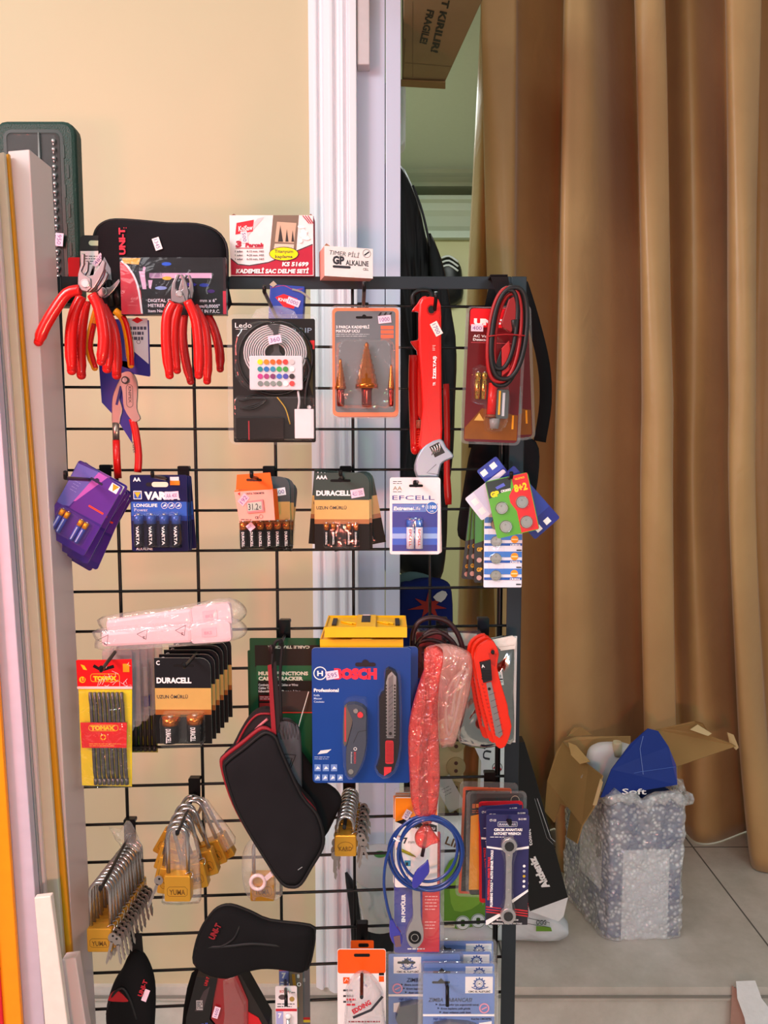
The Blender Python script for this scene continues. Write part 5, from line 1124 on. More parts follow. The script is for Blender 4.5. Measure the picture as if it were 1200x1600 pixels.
b = t.mb(); b.puff(smooth([(672, 1014), (690, 1006), (715, 1010), (738, 1024), (739, 1050), (734, 1085), (722, 1130), (712, 1166), (700, 1169), (688, 1166), (684, 1100), (682, 1050)], 3, True), -2, 9, film('#f6b8ac', milk=.38, gloss=.4, bump=1, bscale=45, r=.12), rings=5, wob=.15, power=.35, back=1); t.part('clear_bag', b)
PINK = film('#ff6660', milk=.36, gloss=.6, bump=1, bscale=75, r=.15, tint='#ffa8a0')
t = T('wrapped_probe', 'long dark probe inside a twisted red pink bubble sleeve, knotted at its foot', 'wrapped tool', 665, 1030, .875)
b = t.mb(); b.tube([(668, 1060, 0), (664, 1130, 0), (662, 1200, 0), (663, 1262, 0), (668, 1300, 0), (661, 1345, 0)], [4, 7, 7, 8, 3, 3], K('#2a1a1e', .4), 10, sm=3); t.part('probe', b)
b = t.mb(); b.puff(smooth([(690, 1014), (676, 1009), (663, 1016), (664, 1040), (655, 1068), (643, 1112), (638, 1153), (640, 1210), (644, 1262), (654, 1286), (666, 1297), (679, 1288), (686, 1258), (689, 1219), (687, 1166), (685, 1100), (689, 1050), (693, 1028)], 3, True), -3, 14, PINK, rings=7, wob=.16, power=.4, c=(664, 1165), back=.8); t.part('bubble_sleeve', b)
b = t.mb(); b.puff(smooth([(664, 1292), (672, 1294), (680, 1306), (689, 1321), (676, 1326), (664, 1333), (651, 1325), (650, 1308)], 3, True), 0, 7, PINK, rings=4, wob=.2); t.part('knotted_end', b)
# ------------------------------------------------------------------ foil bag and red knives
FO = K('#c9c4c0', .12, 1.0, bump=1.0, bscale=30, var=.15)
t = T('foil_bag', 'crinkled silver foil zip bag behind the red snap off knives', 'bag', 770, 1000, .95)
b = t.mb(); b.puff(smooth([(737, 1005), (770, 996), (798, 993), (804, 1010), (804, 1080), (806, 1158), (790, 1164), (758, 1172), (722, 1164), (716, 1145), (724, 1100), (730, 1040)], 2, True), 0, 7, FO, rings=9, wob=.5, power=.35, back=.5); t.part('foil', b)
b = t.mb(); b.prism([(740, 1004), (800, 992), (806, 996), (804, 1012), (742, 1020)], 3, 7, K('#e2dcd4', .3, bump=.4)); b.lay = 7.2; b.stroke([(742, 1014), (803, 1006)], .8, K('#b8b0a8')); t.part('zip_strip', b)
b = t.mb(); b.prism([(776, 1048), (784, 1047), (787, 1068), (779, 1069)], 7, 8.4, WHITE); b.lay = 8.5; b.text('10', 778, 1056, 4, INK); b.words(779, 1058, 785, 2, 4, INK, 2); t.part('label', b)
b = t.mb(); b.prism([(802, 994), (808, 994), (808, 1162), (803, 1162)], -1, 0, film(milk=.5, gloss=.3)); t.part('clear_edge', b)
KR = K('#dc2810', .35, coat=.3)
t = T('snap_off_knife', 'front orange red snap off knife with grey blade, hanging over foil bag', 'knife', 770, 1022, .885, group='orange red snap off knives')
b = t.mb(); b.prism(smooth([(757, 1003), (768, 1000), (775, 1008), (780, 1022), (777, 1042), (786, 1075), (795, 1103), (797, 1118), (802, 1137), (796, 1162), (788, 1172), (778, 1169), (770, 1148), (758, 1110), (748, 1065), (741, 1030), (746, 1012)], 2, True), -8, 0, KR, inset=1)
b.lay = .2; b.flat([(763, 1020), (776, 1022), (774, 1042), (766, 1036)], K('#b81e10')); b.text('SNAP', 770, 1050, .01, KR)
for k in range(14): b.flat([(752 + k * 1.6, 1068 + k * 6), (757 + k * 1.6, 1069 + k * 6), (754 + k * 1.6, 1072 + k * 6)], K('#b81e10'))
t.part('handle', b, bevel=.001)
b = t.mb(); b.prism([(760, 1067), (768, 1065), (787, 1148), (782, 1154), (776, 1150)], 0, 1.5, K('#a9a4a4', .3, .8)); b.lay = 1.6
for k in range(7): b.stroke([(765 + 2.5 * k, 1086 + 10 * k), (774 + 2.3 * k, 1082 + 10 * k)], .6, INK)
b.flat(circ(765, 1076, 2.4), BLK); t.part('blade', b)
b = t.mb(); b.prism([(749, 1034), (766, 1030), (769, 1062), (755, 1066)], 0, 5, K('#1a1a20', .35)); 
for k in range(4): b.box(752, 1046 + 4 * k, 767, 1048 + 4 * k, 5, 6, BLK)
b.lay = 6.1; b.text('A', 752, 1042, 5, WHITE, rot=-10); t.part('slider', b, bevel=.0006)
kroot = t.root
clone(kroot, 764, 1016, .905, 'middle orange red snap off knife, black slider corner showing', roll=2)
clone(kroot, 758, 1012, .925, 'rear orange red snap off knife, only its upper left edge showing', roll=4)
hook(755, 972, 770, 1018, .13, 'black hook near the post carrying the orange red knives', rise=2)
# ------------------------------------------------------------------ padlocks
BR = K('#dca43a', .34, .6, var=.15, nscale=90, aniso=(10, 10, 300)); CHR = K('#bcb6b6', .18, .9); KEYM = K('#b0a5a0', .3, .8)
def key(t, x, y, L, deg, d=0, parent=None):
    b = t.mb(); head = circ(x, y + 6, 7, 7.5, 16); b.prism(rotp(head, x, y, deg), d - .8, d + .8, KEYM)
    bl = [(x - 2.2, y + 12), (x + 2.2, y + 12), (x + 2.2, y + L * .5), (x + 1, y + L * .55), (x + 2.4, y + L * .62), (x + 1, y + L * .72), (x + 2.2, y + L * .82), (x, y + L), (x - 2.2, y + L * .92)]
    b.prism(rotp(bl, x, y, deg), d - .8, d + .8, KEYM); b.flat(rotp(circ(x, y + 3, 1.8, n=10), x, y, deg), BLK, d=d + 1); return t.part('key', b, parent=parent)
def padlock(label, cat, cx, top, bw, bh, sw, sh, sr, Y, group, txt, keys, roll=0, thick=9, frame=True):
    """cx = centre, top = shackle top (hangs from here)"""
    t = T('padlock', label, 'padlock', cx, top + sr, Y, group=group, roll=roll)
    yb = top + sh
    b = t.mb(); b.prism(rr(cx - bw / 2, yb, cx + bw / 2, yb + bh, 3), -thick, thick, BR, inset=.0); b.lay = thick + .15
    if frame: b.stroke([(cx - bw * .38, yb + bh * .5), (cx - bw * .3, yb + bh * .42), (cx + bw * .3, yb + bh * .42), (cx + bw * .38, yb + bh * .5), (cx + bw * .38, yb + bh * .72), (cx + bw * .3, yb + bh * .78), (cx - bw * .3, yb + bh * .78), (cx - bw * .38, yb + bh * .72)], .6, K('#6a4a16'), closed=True)
    b.text(txt, cx - bw * .3, yb + bh * .72, bh * .2, K('#6a4a16'), w=bw * .6); t.part('body', b, bevel=.0012)
    r = sw / 2; pts = [(cx - r, yb + 4, 0), (cx - r, top + r, 0)] + [(cx - r * math.cos(a * .3142), top + r - r * math.sin(a * .3142), 0) for a in range(1, 10)] + [(cx + r, top + r, 0), (cx + r, yb + 4, 0)]
    b = t.mb(); b.tube(pts, sr, CHR, 10); t.part('shackle', b)
    if keys:
        kx, ky = cx + bw * .42, yb + 2
        b = t.mb(); b.tube([(kx + 6 * math.cos(a * .45), ky + 5 * math.sin(a * .45), thick * .4 + 3 * math.sin(a * .9)) for a in range(14)], .6, CHR, 6, closed=True); rg = t.part('key_ring', b)
        for (dx, dy, L, dg) in keys: key(t, kx + dx, ky + dy, L, dg, d=thick + 1 + dx * .2)
    return t
g = 'brass padlocks lined up on the lower left hook'
pl = padlock('front brass padlock of the lower left row, engraved face and keys in full view', 'padlock', 155.5, 1379, 39, 37, 31, 67, 3, .872, g, 'YUMA', [(7, 4, 50, 14), (12, 8, 44, -8)])
for k in range(13):
    nth = ['second', 'third', 'fourth', 'fifth', 'sixth', 'seventh', 'eighth', 'ninth', 'tenth', 'eleventh', 'twelfth', 'thirteenth', 'rearmost'][k]
    clone(pl.root, 155.5 + 3.9 * (k + 1), 1382 - 5.1 * (k + 1), .872 + .0085 * (k + 1), nth + ' brass padlock counted from the front of the lower left row', roll=-1 - (k % 3))
h_ = hook(203, 1286, 157, 1386, .14, 'black hook carrying the lower left row of padlocks', rise=4)
t = one('clear_bag', 'crumpled empty clear bag on the clip above the lower left padlocks', 'bag', 200, 1300, .955); b = t.mb(); b.puff(smooth([(170, 1291), (188, 1296), (198, 1282), (206, 1286), (215, 1305), (222, 1330), (205, 1322), (190, 1325), (180, 1308)], 2, True), 0, 10, BAG, rings=4, wob=.4); t.part('clear_bag', b)
g = 'long shackle brass padlocks on the middle hook'
pm = padlock('front long shackle brass padlock hanging straight over its clear bag', 'padlock', 277, 1292, 41, 41, 31, 72, 3.2, .88, g, 'YUMA', [(-46, 4, 55, 22)], thick=9)
for k, (dx, dy, rl) in enumerate(((3, -8, 8), (6, -14, -12), (9, -21, 14), (13, -28, -18), (17, -34, 20), (21, -40, -22), (26, -44, -27), (29, -47, 30))):
    clone(pm.root, 277 + dx, 1295 + dy, .893 + .011 * k, ['second long shackle padlock tilted to the left', 'third long shackle padlock tilted slightly right', 'fourth long shackle padlock tilted left behind the keys', 'fifth long shackle padlock tilted right in the middle bunch', 'sixth long shackle padlock leaning well left', 'seventh long shackle padlock leaning well right', 'eighth long shackle padlock, its brass block highest at the right', 'rearmost long shackle padlock, swung furthest left'][k], roll=rl, skip=('key', 'key_ring') if k not in (1,) else ())
t = one('clear_bag', 'clear plastic bag hanging behind the front long shackle padlock', 'bag', 280, 1330, .888); b = t.mb(); b.puff(smooth([(262, 1300), (285, 1290), (308, 1310), (312, 1360), (313, 1405), (300, 1413), (254, 1414), (252, 1400), (258, 1340)], 2, True), 0, 3, BAG, rings=4, wob=.3); t.part('clear_bag', b)
t = one('clear_bag', 'clear plastic bag around the highest brass padlock at the right of the bunch', 'bag', 340, 1290, .95); b = t.mb(); b.puff(smooth([(318, 1245), (338, 1268), (368, 1308), (360, 1325), (340, 1335), (322, 1310)], 2, True), 0, 8, BAG, rings=4, wob=.3); t.part('clear_bag', b)
hook(304, 1222, 277, 1299, .13, 'black hook with a price sticker carrying the long shackle padlocks', rise=4)
t2 = one('price_sticker', 'small lilac price sticker on the hook above the long shackle padlocks', 'sticker', 303, 1231, .985); b = t2.mb(); b.prism([(295, 1226), (312, 1222), (312, 1235), (296, 1237)], 0, .5, K('#d8c8e4')); b.lay = .6; b.text('450', 297, 1234, 6, K('#7a5aa0'), w=12, rot=-8, bold=0); t2.part('price_sticker', b)
pb = padlock('brass padlock with white tagged key inside a hazy clear bag under the black case', 'padlock', 410, 1312, 38, 40, 28, 52, 3, .92, 'single bagged padlock', 'YUMA', [])
b = pb.mb(); b.tube([(x, y, 12) for x, y in [(404 + 11 * math.cos(a * .4), 1372 + 11 * math.sin(a * .4)) for a in range(16)]], 3, K('#e8cfd0', .35), 8, closed=True); b.prism([(412, 1366), (424, 1356), (428, 1361), (415, 1372)], 10, 13, K('#e8cfd0', .35)); pb.part('key_tag', b)
b = pb.mb(); b.puff(smooth([(392, 1312), (400, 1305), (420, 1320), (436, 1360), (440, 1400), (425, 1408), (395, 1407), (380, 1392), (376, 1350), (382, 1325)], 2, True), -4, 16, BAG, rings=5, wob=.2, back=.8, power=.3); pb.part('clear_bag', b)
g = 'small brass padlocks right of the black case'
ps = padlock('front small brass padlock with oval badge, hanging by its hook tip', 'padlock', 540, 1276, 34, 33, 25, 25, 3, .90, g, 'KARDAK'[:4], [(-30, 26, 44, 0), (8, -6, 42, -18), (14, 0, 48, 8)], frame=False)
b = ps.mb(); b.ring(540, 1318, 11, 12.2, K('#8a6420'), d=9.4, ky=.6); ps.part('badge', b)
for k in range(8): clone(ps.root, 540 + .9 * k + .5, 1279 - 5.4 * (k + 1), .91 + .009 * k, ['second small padlock just behind the badge one', 'third small padlock on the steep little row', 'fourth small padlock on the steep little row', 'fifth small padlock, middle of the steep little row', 'sixth small padlock on the steep little row', 'seventh small padlock on the steep little row', 'eighth small padlock, next to last before the grid', 'ninth small padlock, rearmost under the blue knife pack'][k], roll=(2, -2, 3, -1)[k % 4], scale=.97)
hook(545, 1223, 538, 1292, .11, 'black hook carrying the small padlocks under the knife pack', rise=2)
# ================================================================== lower right: drill cards, wrench cards, usb cable
t = T('drill_bit_card', 'orange topped white drill bit card with 7 mm print inside the blue cable loops', 'hang card', 640, 1250, .915)
OG = K('#f28a12', .4)
b = card(t, 617, 1246, 684, 1388, K('#f2ecea', .4), r=3); b.rect(617.5, 1247, 683, 1284, OG); b.flat([(618, 1284), (640, 1277), (683, 1290), (683, 1300), (640, 1293)], BLK); b.text('SAÇ DELME UCU', 640, 1297, 4, WHITE, w=40, bold=.04); b.text('7', 630, 1318, 9, INK, bold=.05); b.text('mm', 638, 1318, 5, K('#8a8a8a'))
b.rect(632, 1345, 642, 1354, K('#3c8cb0')); b.rect(634, 1348, 638, 1353, INK); b.stroke([(634, 1359), (635, 1365), (637, 1367), (640, 1365), (641, 1359)], .7, INK); b.stroke([(637.5, 1367), (637.5, 1372)], .7, INK); b.words(632, 1376, 650, 2, 3, INK, 1); t.part('card', b)
b = t.mb(); b.tube([(620, 1324, 3), (640, 1333, 3), (650, 1338, 3)], [2.4, 2.4, .4], K('#a89a28', .3, .6), 8); t.part('drill_bit', b)
tag(t, 628, 1268, '450', -60, 16, 10, d=1, col=K('#f0d8dc')); shell(t, rr(640, 1240, 688, 1392, 4), 7, 2)
clone(t.root, 637, 1246, .93, 'second orange topped drill bit card, its upper edge above the front one', skip=('price_tag',))
clone(t.root, 640, 1242, .945, 'rear orange topped drill bit card at the grid', skip=('price_tag',))
hook(640, 1215, 645, 1245, .1, 'black hook hidden behind the pink sleeve, carrying the drill cards', rise=2)
t = T('ratchet_wrench_pack', 'blue and red blister with silver ratchet ring head at the bottom', 'blister pack', 650, 1395, .925)
b = card(t, 616, 1300, 688, 1490, K('#2f2f92', .35), r=5); b.flat([(660, 1300), (687, 1300), (687, 1488), (652, 1488), (660, 1440)], K('#d3272f', .35)); b.text('EN POPÜLER', 633, 1441, 5.5, WHITE, w=44, rot=-90, bold=.06)
b.words(664, 1400, 684, 5, 5, K('#f2c0c0'), 1.4, seed=3); b.words(664, 1440, 684, 3, 5, K('#f2c0c0'), 1.4, seed=5); b.words(637, 1482, 664, 1, 4, WHITE, 2); t.part('card', b)
ST = K('#c4c0c2', .3, .75)
b = t.mb(); b.prism(smooth([(645, 1360), (655, 1360), (657, 1400), (658, 1430), (662, 1448), (661, 1466), (650, 1477), (639, 1472), (634, 1458), (638, 1442), (645, 1428), (644, 1400)], 3, True), 1, 9, ST, inset=1); wr = t.part('ratchet_wrench', b)
b = t.mb(); b.prism(circ(648, 1459, 10), 8.5, 10, K('#17171a', .4)); b.ring(648, 1459, 5, 6, STEEL, d=10.2); t.part('ratchet_socket', b, parent=wr)
flange(t, 615, 1232, 694, 1494, 8, d=1, th=2.4); 
t = T('usb_cable', 'coiled translucent blue usb cable hanging below the pink sleeve', 'cable', 662, 1290, .87)
UB = K('#1b3a80', .25, coat=.6)
for cx, cy, rx, ry, d in ((668, 1332, 56, 57, 0), (672, 1333, 50, 56, 5), (664, 1337, 57, 56, -4), (670, 1326, 45, 50, 2)):
    b = t.mb(); b.tube([(cx + rx * math.cos(a * .1309), cy + ry * math.sin(a * .1309), d + 2 * math.sin(a * .26 + cx)) for a in range(48)], 2.5, UB, 8, closed=True); t.part('coil', b)
b = t.mb(); b.tube([(x, y, 2) for x, y in smooth([(617, 1310), (604, 1340), (600, 1380), (605, 1415), (612, 1440)], 5)], 2.5, UB, 8); t.part('free_end', b)
PB = K('#3a3aa0', .2, coat=.8)
b = t.mb(); b.prism(smooth([(609, 1438), (615, 1438), (620, 1448), (627, 1458), (629, 1474), (617, 1477), (609, 1462)], 2, True), -2, 5, PB); u = t.part('usb_plug', b, bevel=.001)
b = t.mb(); b.prism(rotp([(615, 1462), (625, 1460), (627, 1478), (618, 1479)], 620, 1465, 0), -1, 6, K('#a8808c', .25, .8)); t.part('metal_shell', b, parent=u)
b = t.mb(); b.prism(smooth([(644, 1382), (645, 1368), (652, 1356), (664, 1346), (669, 1341), (671, 1358), (666, 1366), (657, 1378), (650, 1384)], 2, True), 2, 9, PB); t.part('usb_plug', b, bevel=.001)
b = t.mb(); b.tube([(615, 1306, 6), (622, 1310, 8), (627, 1311, 6)], 1.4, WHITE, 6); b.tube([(615, 1306, -6), (627, 1311, -6)], 1.4, WHITE, 6); t.part('white_tie', b)
def rwcard(px, py, Y, label, roll=0):
    t = T('ratchet_wrench_card', label, 'hang card', px, py, Y, roll=roll, group='ratchet wrench cards at the post')
    b = card(t, 760, 1273, 827, 1447, K('#32315e', .35), r=4); b.flat([(827, 1395), (827, 1447), (761, 1447), (761, 1430), (790, 1420)], K('#2c2a30', .35)); b.flat([(761, 1322), (790, 1326), (790, 1329), (761, 1325)], WHITE); b.flat([(803, 1326), (827, 1322), (827, 1326), (803, 1329)], WHITE)
    b.flat([(761, 1440), (783, 1428), (786, 1432), (764, 1447), (761, 1447)], WHITE); b.flat([(800, 1408), (827, 1390), (827, 1394), (803, 1412)], WHITE)
    for k in range(3): b.flat([(761, 1417 + 4 * k), (785, 1420 + 4 * k), (785, 1421.6 + 4 * k), (761, 1419 + 4 * k)], K('#c83038')); b.flat([(806, 1421 + 4 * k), (827, 1424 + 4 * k), (827, 1426 + 4 * k), (806, 1423 + 4 * k)], K('#c83038'))
    b.text('CT-123', 765, 1283, 3.4, WHITE, w=10); b.text('10-13 MM', 810, 1281, 3, WHITE, w=12); b.stroke(rr(778, 1284, 808, 1291, 1), .5, WHITE, closed=True); b.text('IRANAZTARI', 780, 1289.5, 3.6, K('#d8d8e8'), w=26)
    b.text('CIRCIR ANAHTARI', 772, 1298, 4, WHITE, w=44, bold=.05); b.text('RATCHET WRENCH', 772, 1304, 4, WHITE, w=42, bold=.05); b.words(766, 1307, 788, 1, 3, WHITE, 1)
    b.text('PROFESSIONAL HVACR TOOLS', 766.5, 1407, 3.6, K('#d83a44'), w=68, rot=-90, bold=.06); b.text('PLUMBING TOOLS & AUTO REPAIR TOOLS', 771, 1418, 3.6, WHITE, w=90, rot=-90, bold=.06)
    b.text('MODERN TOOLING FROM', 778, 1440, 2.8, WHITE, w=34); b.text('PROFESSIONAL TOOLS, ALTUN TOOLS', 770, 1445.5, 2.6, WHITE, w=48)
    for k in range(5): b.flat(circ(820, 1353 + 8 * k, 2.2), (WHITE, K('#b8b8c8'), K('#c8a838'), WHITE, WHITE)[k])
    t.part('card', b)
    b = t.mb()
    for cy in (1318, 1428): b.prism(circ(795, cy, 12, n=24), 2, 9, ST)
    b.prism([(789, 1326), (801, 1326), (799.5, 1345), (800, 1400), (802, 1420), (788, 1420), (790.5, 1400), (790.5, 1345)], 3, 8, ST); b.lay = 9.2
    w = t.part('wrench', b, bevel=.0006)
    for cy in (1318, 1428): b = t.mb(); b.prism(circ(795, cy, 7.5, n=12), 8.8, 10, K('#141416', .4)); b.prism(circ(795, cy, 4.5, n=6), 10, 10.6, K('#38383c', .3, .8)); t.part('socket', b, parent=w)
    b = t.mb()
    for cy in (1334, 1357, 1388, 1412): b.prism(circ(795, cy, 2.2, n=12), 8, 9.4, K('#dcd8d4', .25, .9))
    t.part('rivets', b, parent=w)
    shell(t, smooth([(795, 1302), (808, 1310), (808, 1328), (803, 1345), (803, 1400), (808, 1418), (808, 1432), (795, 1442), (782, 1432), (782, 1418), (787, 1400), (787, 1345), (782, 1328), (782, 1310)], 2, True), 12, 1.5); return t
rw = rwcard(793, 1285, .885, 'front purple blue card with a silver double ended ratchet wrench')
clone(rw.root, 792, 1276, .90, 'second purple blue wrench card, its top edge above the front one', roll=-1)
clone(rw.root, 780, 1270, .915, 'third purple blue wrench card tilted and showing left of the front one', roll=-5)
hook(765, 1213, 797, 1282, .14, 'black hook at the lower post carrying the ratchet wrench cards', rise=6)
t = one('tool_card', 'plain red backed card behind the purple blue wrench cards', 'hang card', 783, 1260, .93, roll=-1); b = card(t, 748, 1252, 817, 1412, K('#cc2430', .35), r=5); b.rect(752, 1258, 816, 1405, K('#302f5c')); t.part('tool_card', b)
t = T('screwdriver_pack', 'large clear blister with yellow and black card behind the wrench cards', 'blister pack', 775, 1240, .945)
b = card(t, 735, 1240, 818, 1400, K('#171412', .3), r=4); b.flat([(736, 1275), (750, 1272), (750, 1392), (734, 1392)], K('#e8a416', .35)); b.rect(738, 1256, 743, 1263, K('#b8602a')); b.rect(744, 1256, 752, 1262, K('#d89a3a')); b.ring(805, 1250, 6, 6.8, K('#c8b090')); b.words(738, 1266, 756, 2, 3, K('#b8602a'), 1); t.part('card', b); flange(t, 729, 1236, 823, 1398, 8, d=2, th=3)
t = T('screwdriver_pack', 'rear clear blister with orange bordered card tilted left', 'blister pack', 770, 1226, .965, roll=2)
b = card(t, 724, 1231, 800, 1400, K('#e0581c', .35), r=4); b.rect(728, 1236, 798, 1396, K('#1a1614', .3)); t.part('card', b); flange(t, 719, 1222, 810, 1404, 8, d=2, th=3)
# ================================================================== bottom row
OC = K('#f05a12', .4)
t = T('marker_pen_pack', 'white hang card with bright orange top and a see-through pen bag', 'hang card', 565, 1490, .90)
b = card(t, 527, 1483, 603, 1680, K('#f0eaea', .4), r=4); b.flat(rr(527.5, 1483.5, 602.5, 1521, 4), OC); b.flat(rr(553, 1490, 578, 1495, 2), BLK); b.rect(536, 1527, 546, 1537, OC); b.stroke([(538, 1534), (541, 1529), (544, 1532)], 1, WHITE); b.rect(592, 1520, 600, 1524, BLK); b.rect(592, 1525, 600, 1534, OC); b.words(536, 1546, 552, 3, 9, INK, 3, seed=9); b.text('marker pen', 560, 1530, 4, K('#3a4a9a'), w=18, rot=45); t.part('card', b)
b = t.mb(); b.puff(smooth([(540, 1560), (541, 1540), (552, 1522), (566, 1515), (582, 1522), (597, 1545), (600, 1570), (600, 1640), (540, 1640)], 3, True), 1, 16, film('#e8e0e4', milk=.35, gloss=.3, bump=.9, bscale=35), rings=5, power=.35); pbg = t.part('clear_bag', b)
b = t.mb(); b.lay = 17.5; b.text('EDDING', 553, 1572, 7, K('#c8283a'), w=32, rot=-30, bold=.05, d=17.5); b.stroke([(552, 1578), (580, 1566), (598, 1545)], 4, INK, d=17.2); b.words(542, 1548, 556, 2, 8, K('#c8283a'), 3, seed=4); b.words(545, 1583, 598, 3, 9, K('#8a3a44'), 2, seed=7); b.rect(568, 1588, 574, 1606, BLK); b.rect(576, 1588, 580, 1606, WHITE); t.part('bag_print', b, parent=pbg)
t = one('tool_card', 'orange hang tab standing behind the orange topped pen card', 'hang card', 565, 1478, .93); b = card(t, 548, 1470, 584, 1540, OC, r=2); b.flat(rr(560, 1474, 576, 1480, 2), BLK); t.part('tool_card', b)
hook(566, 1449, 565, 1558, .16, 'long black hook reaching down in front of the orange card', rise=0)
SBL = K('#6a8ccc', .35)
def gear(b, cx, cy, r, m):
    pts = []
    for k in range(24):
        a = k * .2618; q = r * (1.0 if k % 2 else 1.25); pts += [(cx + q * math.cos(a - .1), cy + q * math.sin(a - .1)), (cx + q * math.cos(a + .1), cy + q * math.sin(a + .1))]
    b.flat(pts, m); b.flat(circ(cx, cy, r * .72), WHITE); b.ring(cx, cy, r * .5, r * .58, m); b.text('CMC', cx, cy + r * .18, r * .4, INK, al='C', w=r * .8)
def stapler(px, py, Y, label, X, right=True, roll=0):
    """X, py: left top corner of the card"""
    t = T('staple_gun_pack', label, 'blister pack', px, py, Y, group='light blue staple gun packs', roll=roll)
    x0, x1, y0 = X, X + 112, py - 12
    b = card(t, x0, y0, x1, y0 + 150, SBL, r=3); lx = x0 + 66 if right else x0 + 8
    b.rect(lx, y0 + 4, lx + 43, y0 + 30, WHITE); gear(b, lx + 22, y0 + 15, 8, K('#3a5aa0')); b.stroke(smooth([(lx + 10, y0 + 20), (lx + 20, y0 + 24), (lx + 36, y0 + 20)], 3), 1.6, K('#3a5aa0')); b.text('CMC EL ALETLERİ', lx + 5, y0 + 28.5, 2.8, INK, w=34, bold=.04)
    b.flat(rr(x0 + 14, y0 + 11, x0 + 42, y0 + 14.5, 1.5), BLK); b.flat([(x0 + 22, y0 + 12), (x0 + 28, y0 + 6), (x0 + 34, y0 + 12)], BLK)
    b.text('ZIMBA TABANCASI', x0 + (8 if right else 28), y0 + 43, 6.2, INK, w=68, bold=.02, shear=.2)
    for k, s_ in enumerate(('Ekstra konfor için ergonomik tutuş', 'Krom kaplama çelik gövde', 'Ayar vidasına çelik kasa')): b.flat([(x0 + 20 + 3 * k, y0 + 45.5 + 6 * k), (x0 + 23 + 3 * k, y0 + 47 + 6 * k), (x0 + 20 + 3 * k, y0 + 48.5 + 6 * k)], INK); b.text(s_, x0 + 25 + 3 * k, y0 + 49 + 6 * k, 3, INK, w=(62, 46, 44)[k], shear=.2)
    ex = x0 + 92 if right else x0 + 10
    b.ring(ex + 4, y0 + 53, 6, 8, K('#e8a0b4')); b.stroke([(ex, y0 + 55), (ex + 8, y0 + 51)], 2, K('#e8a0b4')); b.rect(x0, y0 + 62, x1, y0 + 65.5, WHITE); b.text('High Quality', x0 + 16, y0 + 71, 3.2, K('#3a4a8a'), w=22, shear=.2); b.text('Kod No: CMC5878C', x0 + 76, y0 + 71, 3, INK, w=32)
    b.flat([(x0 + (88 if right else 8), y0 + 76), (x0 + (108 if right else 28), y0 + 73), (x0 + (108 if right else 28), y0 + 90), (x0 + (88 if right else 8), y0 + 90)], WHITE)
    t.part('card', b)
    flange(t, x0 - 8, y0 - 3, x1 + 6, y0 + 154, 8, d=.8, th=3)
    b = t.mb(); b.prism(smooth([(x0 + 18, y0 + 74), (x0 + 70, y0 + 72), (x0 + 90, y0 + 84), (x0 + 92, y0 + 110), (x0 + 20, y0 + 112)], 2, True), 1, 12, K('#8a8c92', .3, .8)); t.part('staple_gun', b)
    return t
sg = stapler(696, 1534, .89, 'front staple gun pack with gear logo and black hook through its slot', 661)
clone(sg.root, 697, 1518, .91, 'second staple gun pack, strip of logo showing above the front one')
clone(sg.root, 694, 1499, .935, 'third staple gun pack, gear logo fully showing at its top right')
clone(sg.root, 699, 1482, .958, 'rearmost staple gun pack, tallest of the light blue stack')
stapler(640, 1503, .925, 'separate staple gun pack at the left with logo in its top left corner', 607, right=False)
hook(693, 1505, 699, 1572, .14, 'black hook dropping in front of the light blue staple gun packs', rise=-30)
hook(668, 1449, 672, 1510, .08, 'black hook behind the blue and red wrench blister', rise=0)
# dark pouches
PK2 = cloth('#121214', 1600)
t = T('meter_pouch', 'small black meter pouch with red flap lining at the lower left', 'pouch', 206, 1460, .91)
b = t.mb(); b.puff(smooth([(200, 1492), (212, 1480), (226, 1490), (237, 1515), (241, 1545), (238, 1600), (230, 1650), (175, 1652), (164, 1600), (166, 1562), (178, 1530), (190, 1512)], 3, True), 0, 22, PK2, rings=7, power=.45); t.part('body', b)
b = t.mb(); b.prism([(204, 1458), (222, 1457), (224, 1496), (202, 1496)], 1, 3, K('#0e0e10', .7)); t.part('hanging_loop', b)
b = t.mb(); b.tube([(x, y, d) for x, y, d in smooth([(166, 1580, 8), (178, 1545, 20), (196, 1528, 23), (208, 1545, 23), (216, 1578, 20)], 4)], 2, K('#1c1c1e', .6), 6); t.part('flap_binding', b)
b = t.mb(); b.prism(smooth([(173, 1548), (180, 1538), (190, 1534), (203, 1546), (204, 1550), (188, 1550)], 2, True), 14, 22, K('#a81c24', .6)); t.part('red_lining', b)
b = t.mb(); b.text('UNI-T', 226, 1542, 6.5, K('#b02030', .5), w=27, rot=-68, bold=.05, d=23); t.part('lettering', b); tag(t, 222, 1537, '', -68, 19, 8, d=21)
t = T('meter_pouch', 'large black curved meter pouch with red lettering above the red box', 'pouch', 395, 1430, .885)
out = smooth([(305, 1477), (314, 1452), (325, 1435), (340, 1419), (361, 1414), (390, 1424), (422, 1438), (484, 1446), (491, 1460), (488, 1485), (482, 1508), (474, 1515), (440, 1510), (410, 1509), (383, 1515), (351, 1525), (320, 1518), (302, 1504)], 3, True)
b = t.mb(); b.puff(out, 0, 20, PK2, rings=7, power=.4, c=(390, 1470)); t.part('body', b)
b = t.mb(); b.tube([(x, y, 0) for x, y in out], 2.6, K('#0b0b0c', .6), 6, closed=True); t.part('edge_binding', b)
def dd(x, y, k=1): return 17
b = t.mb(); b.tube([(x, y, d) for x, y, d in smooth([(308, 1478, 6), (330, 1470, 15), (360, 1466, 19), (395, 1461, 21), (425, 1464, 19), (460, 1472, 12), (487, 1476, 3)], 4)], 2.4, K('#1a1a1c', .6), 6); b.tube([(x, y, d) for x, y, d in smooth([(378, 1424, 10), (376, 1440, 18), (366, 1456, 20), (345, 1468, 18), (322, 1474, 12)], 4)], 1.6, K('#1a1a1c', .6), 6); t.part('seam_binding', b)
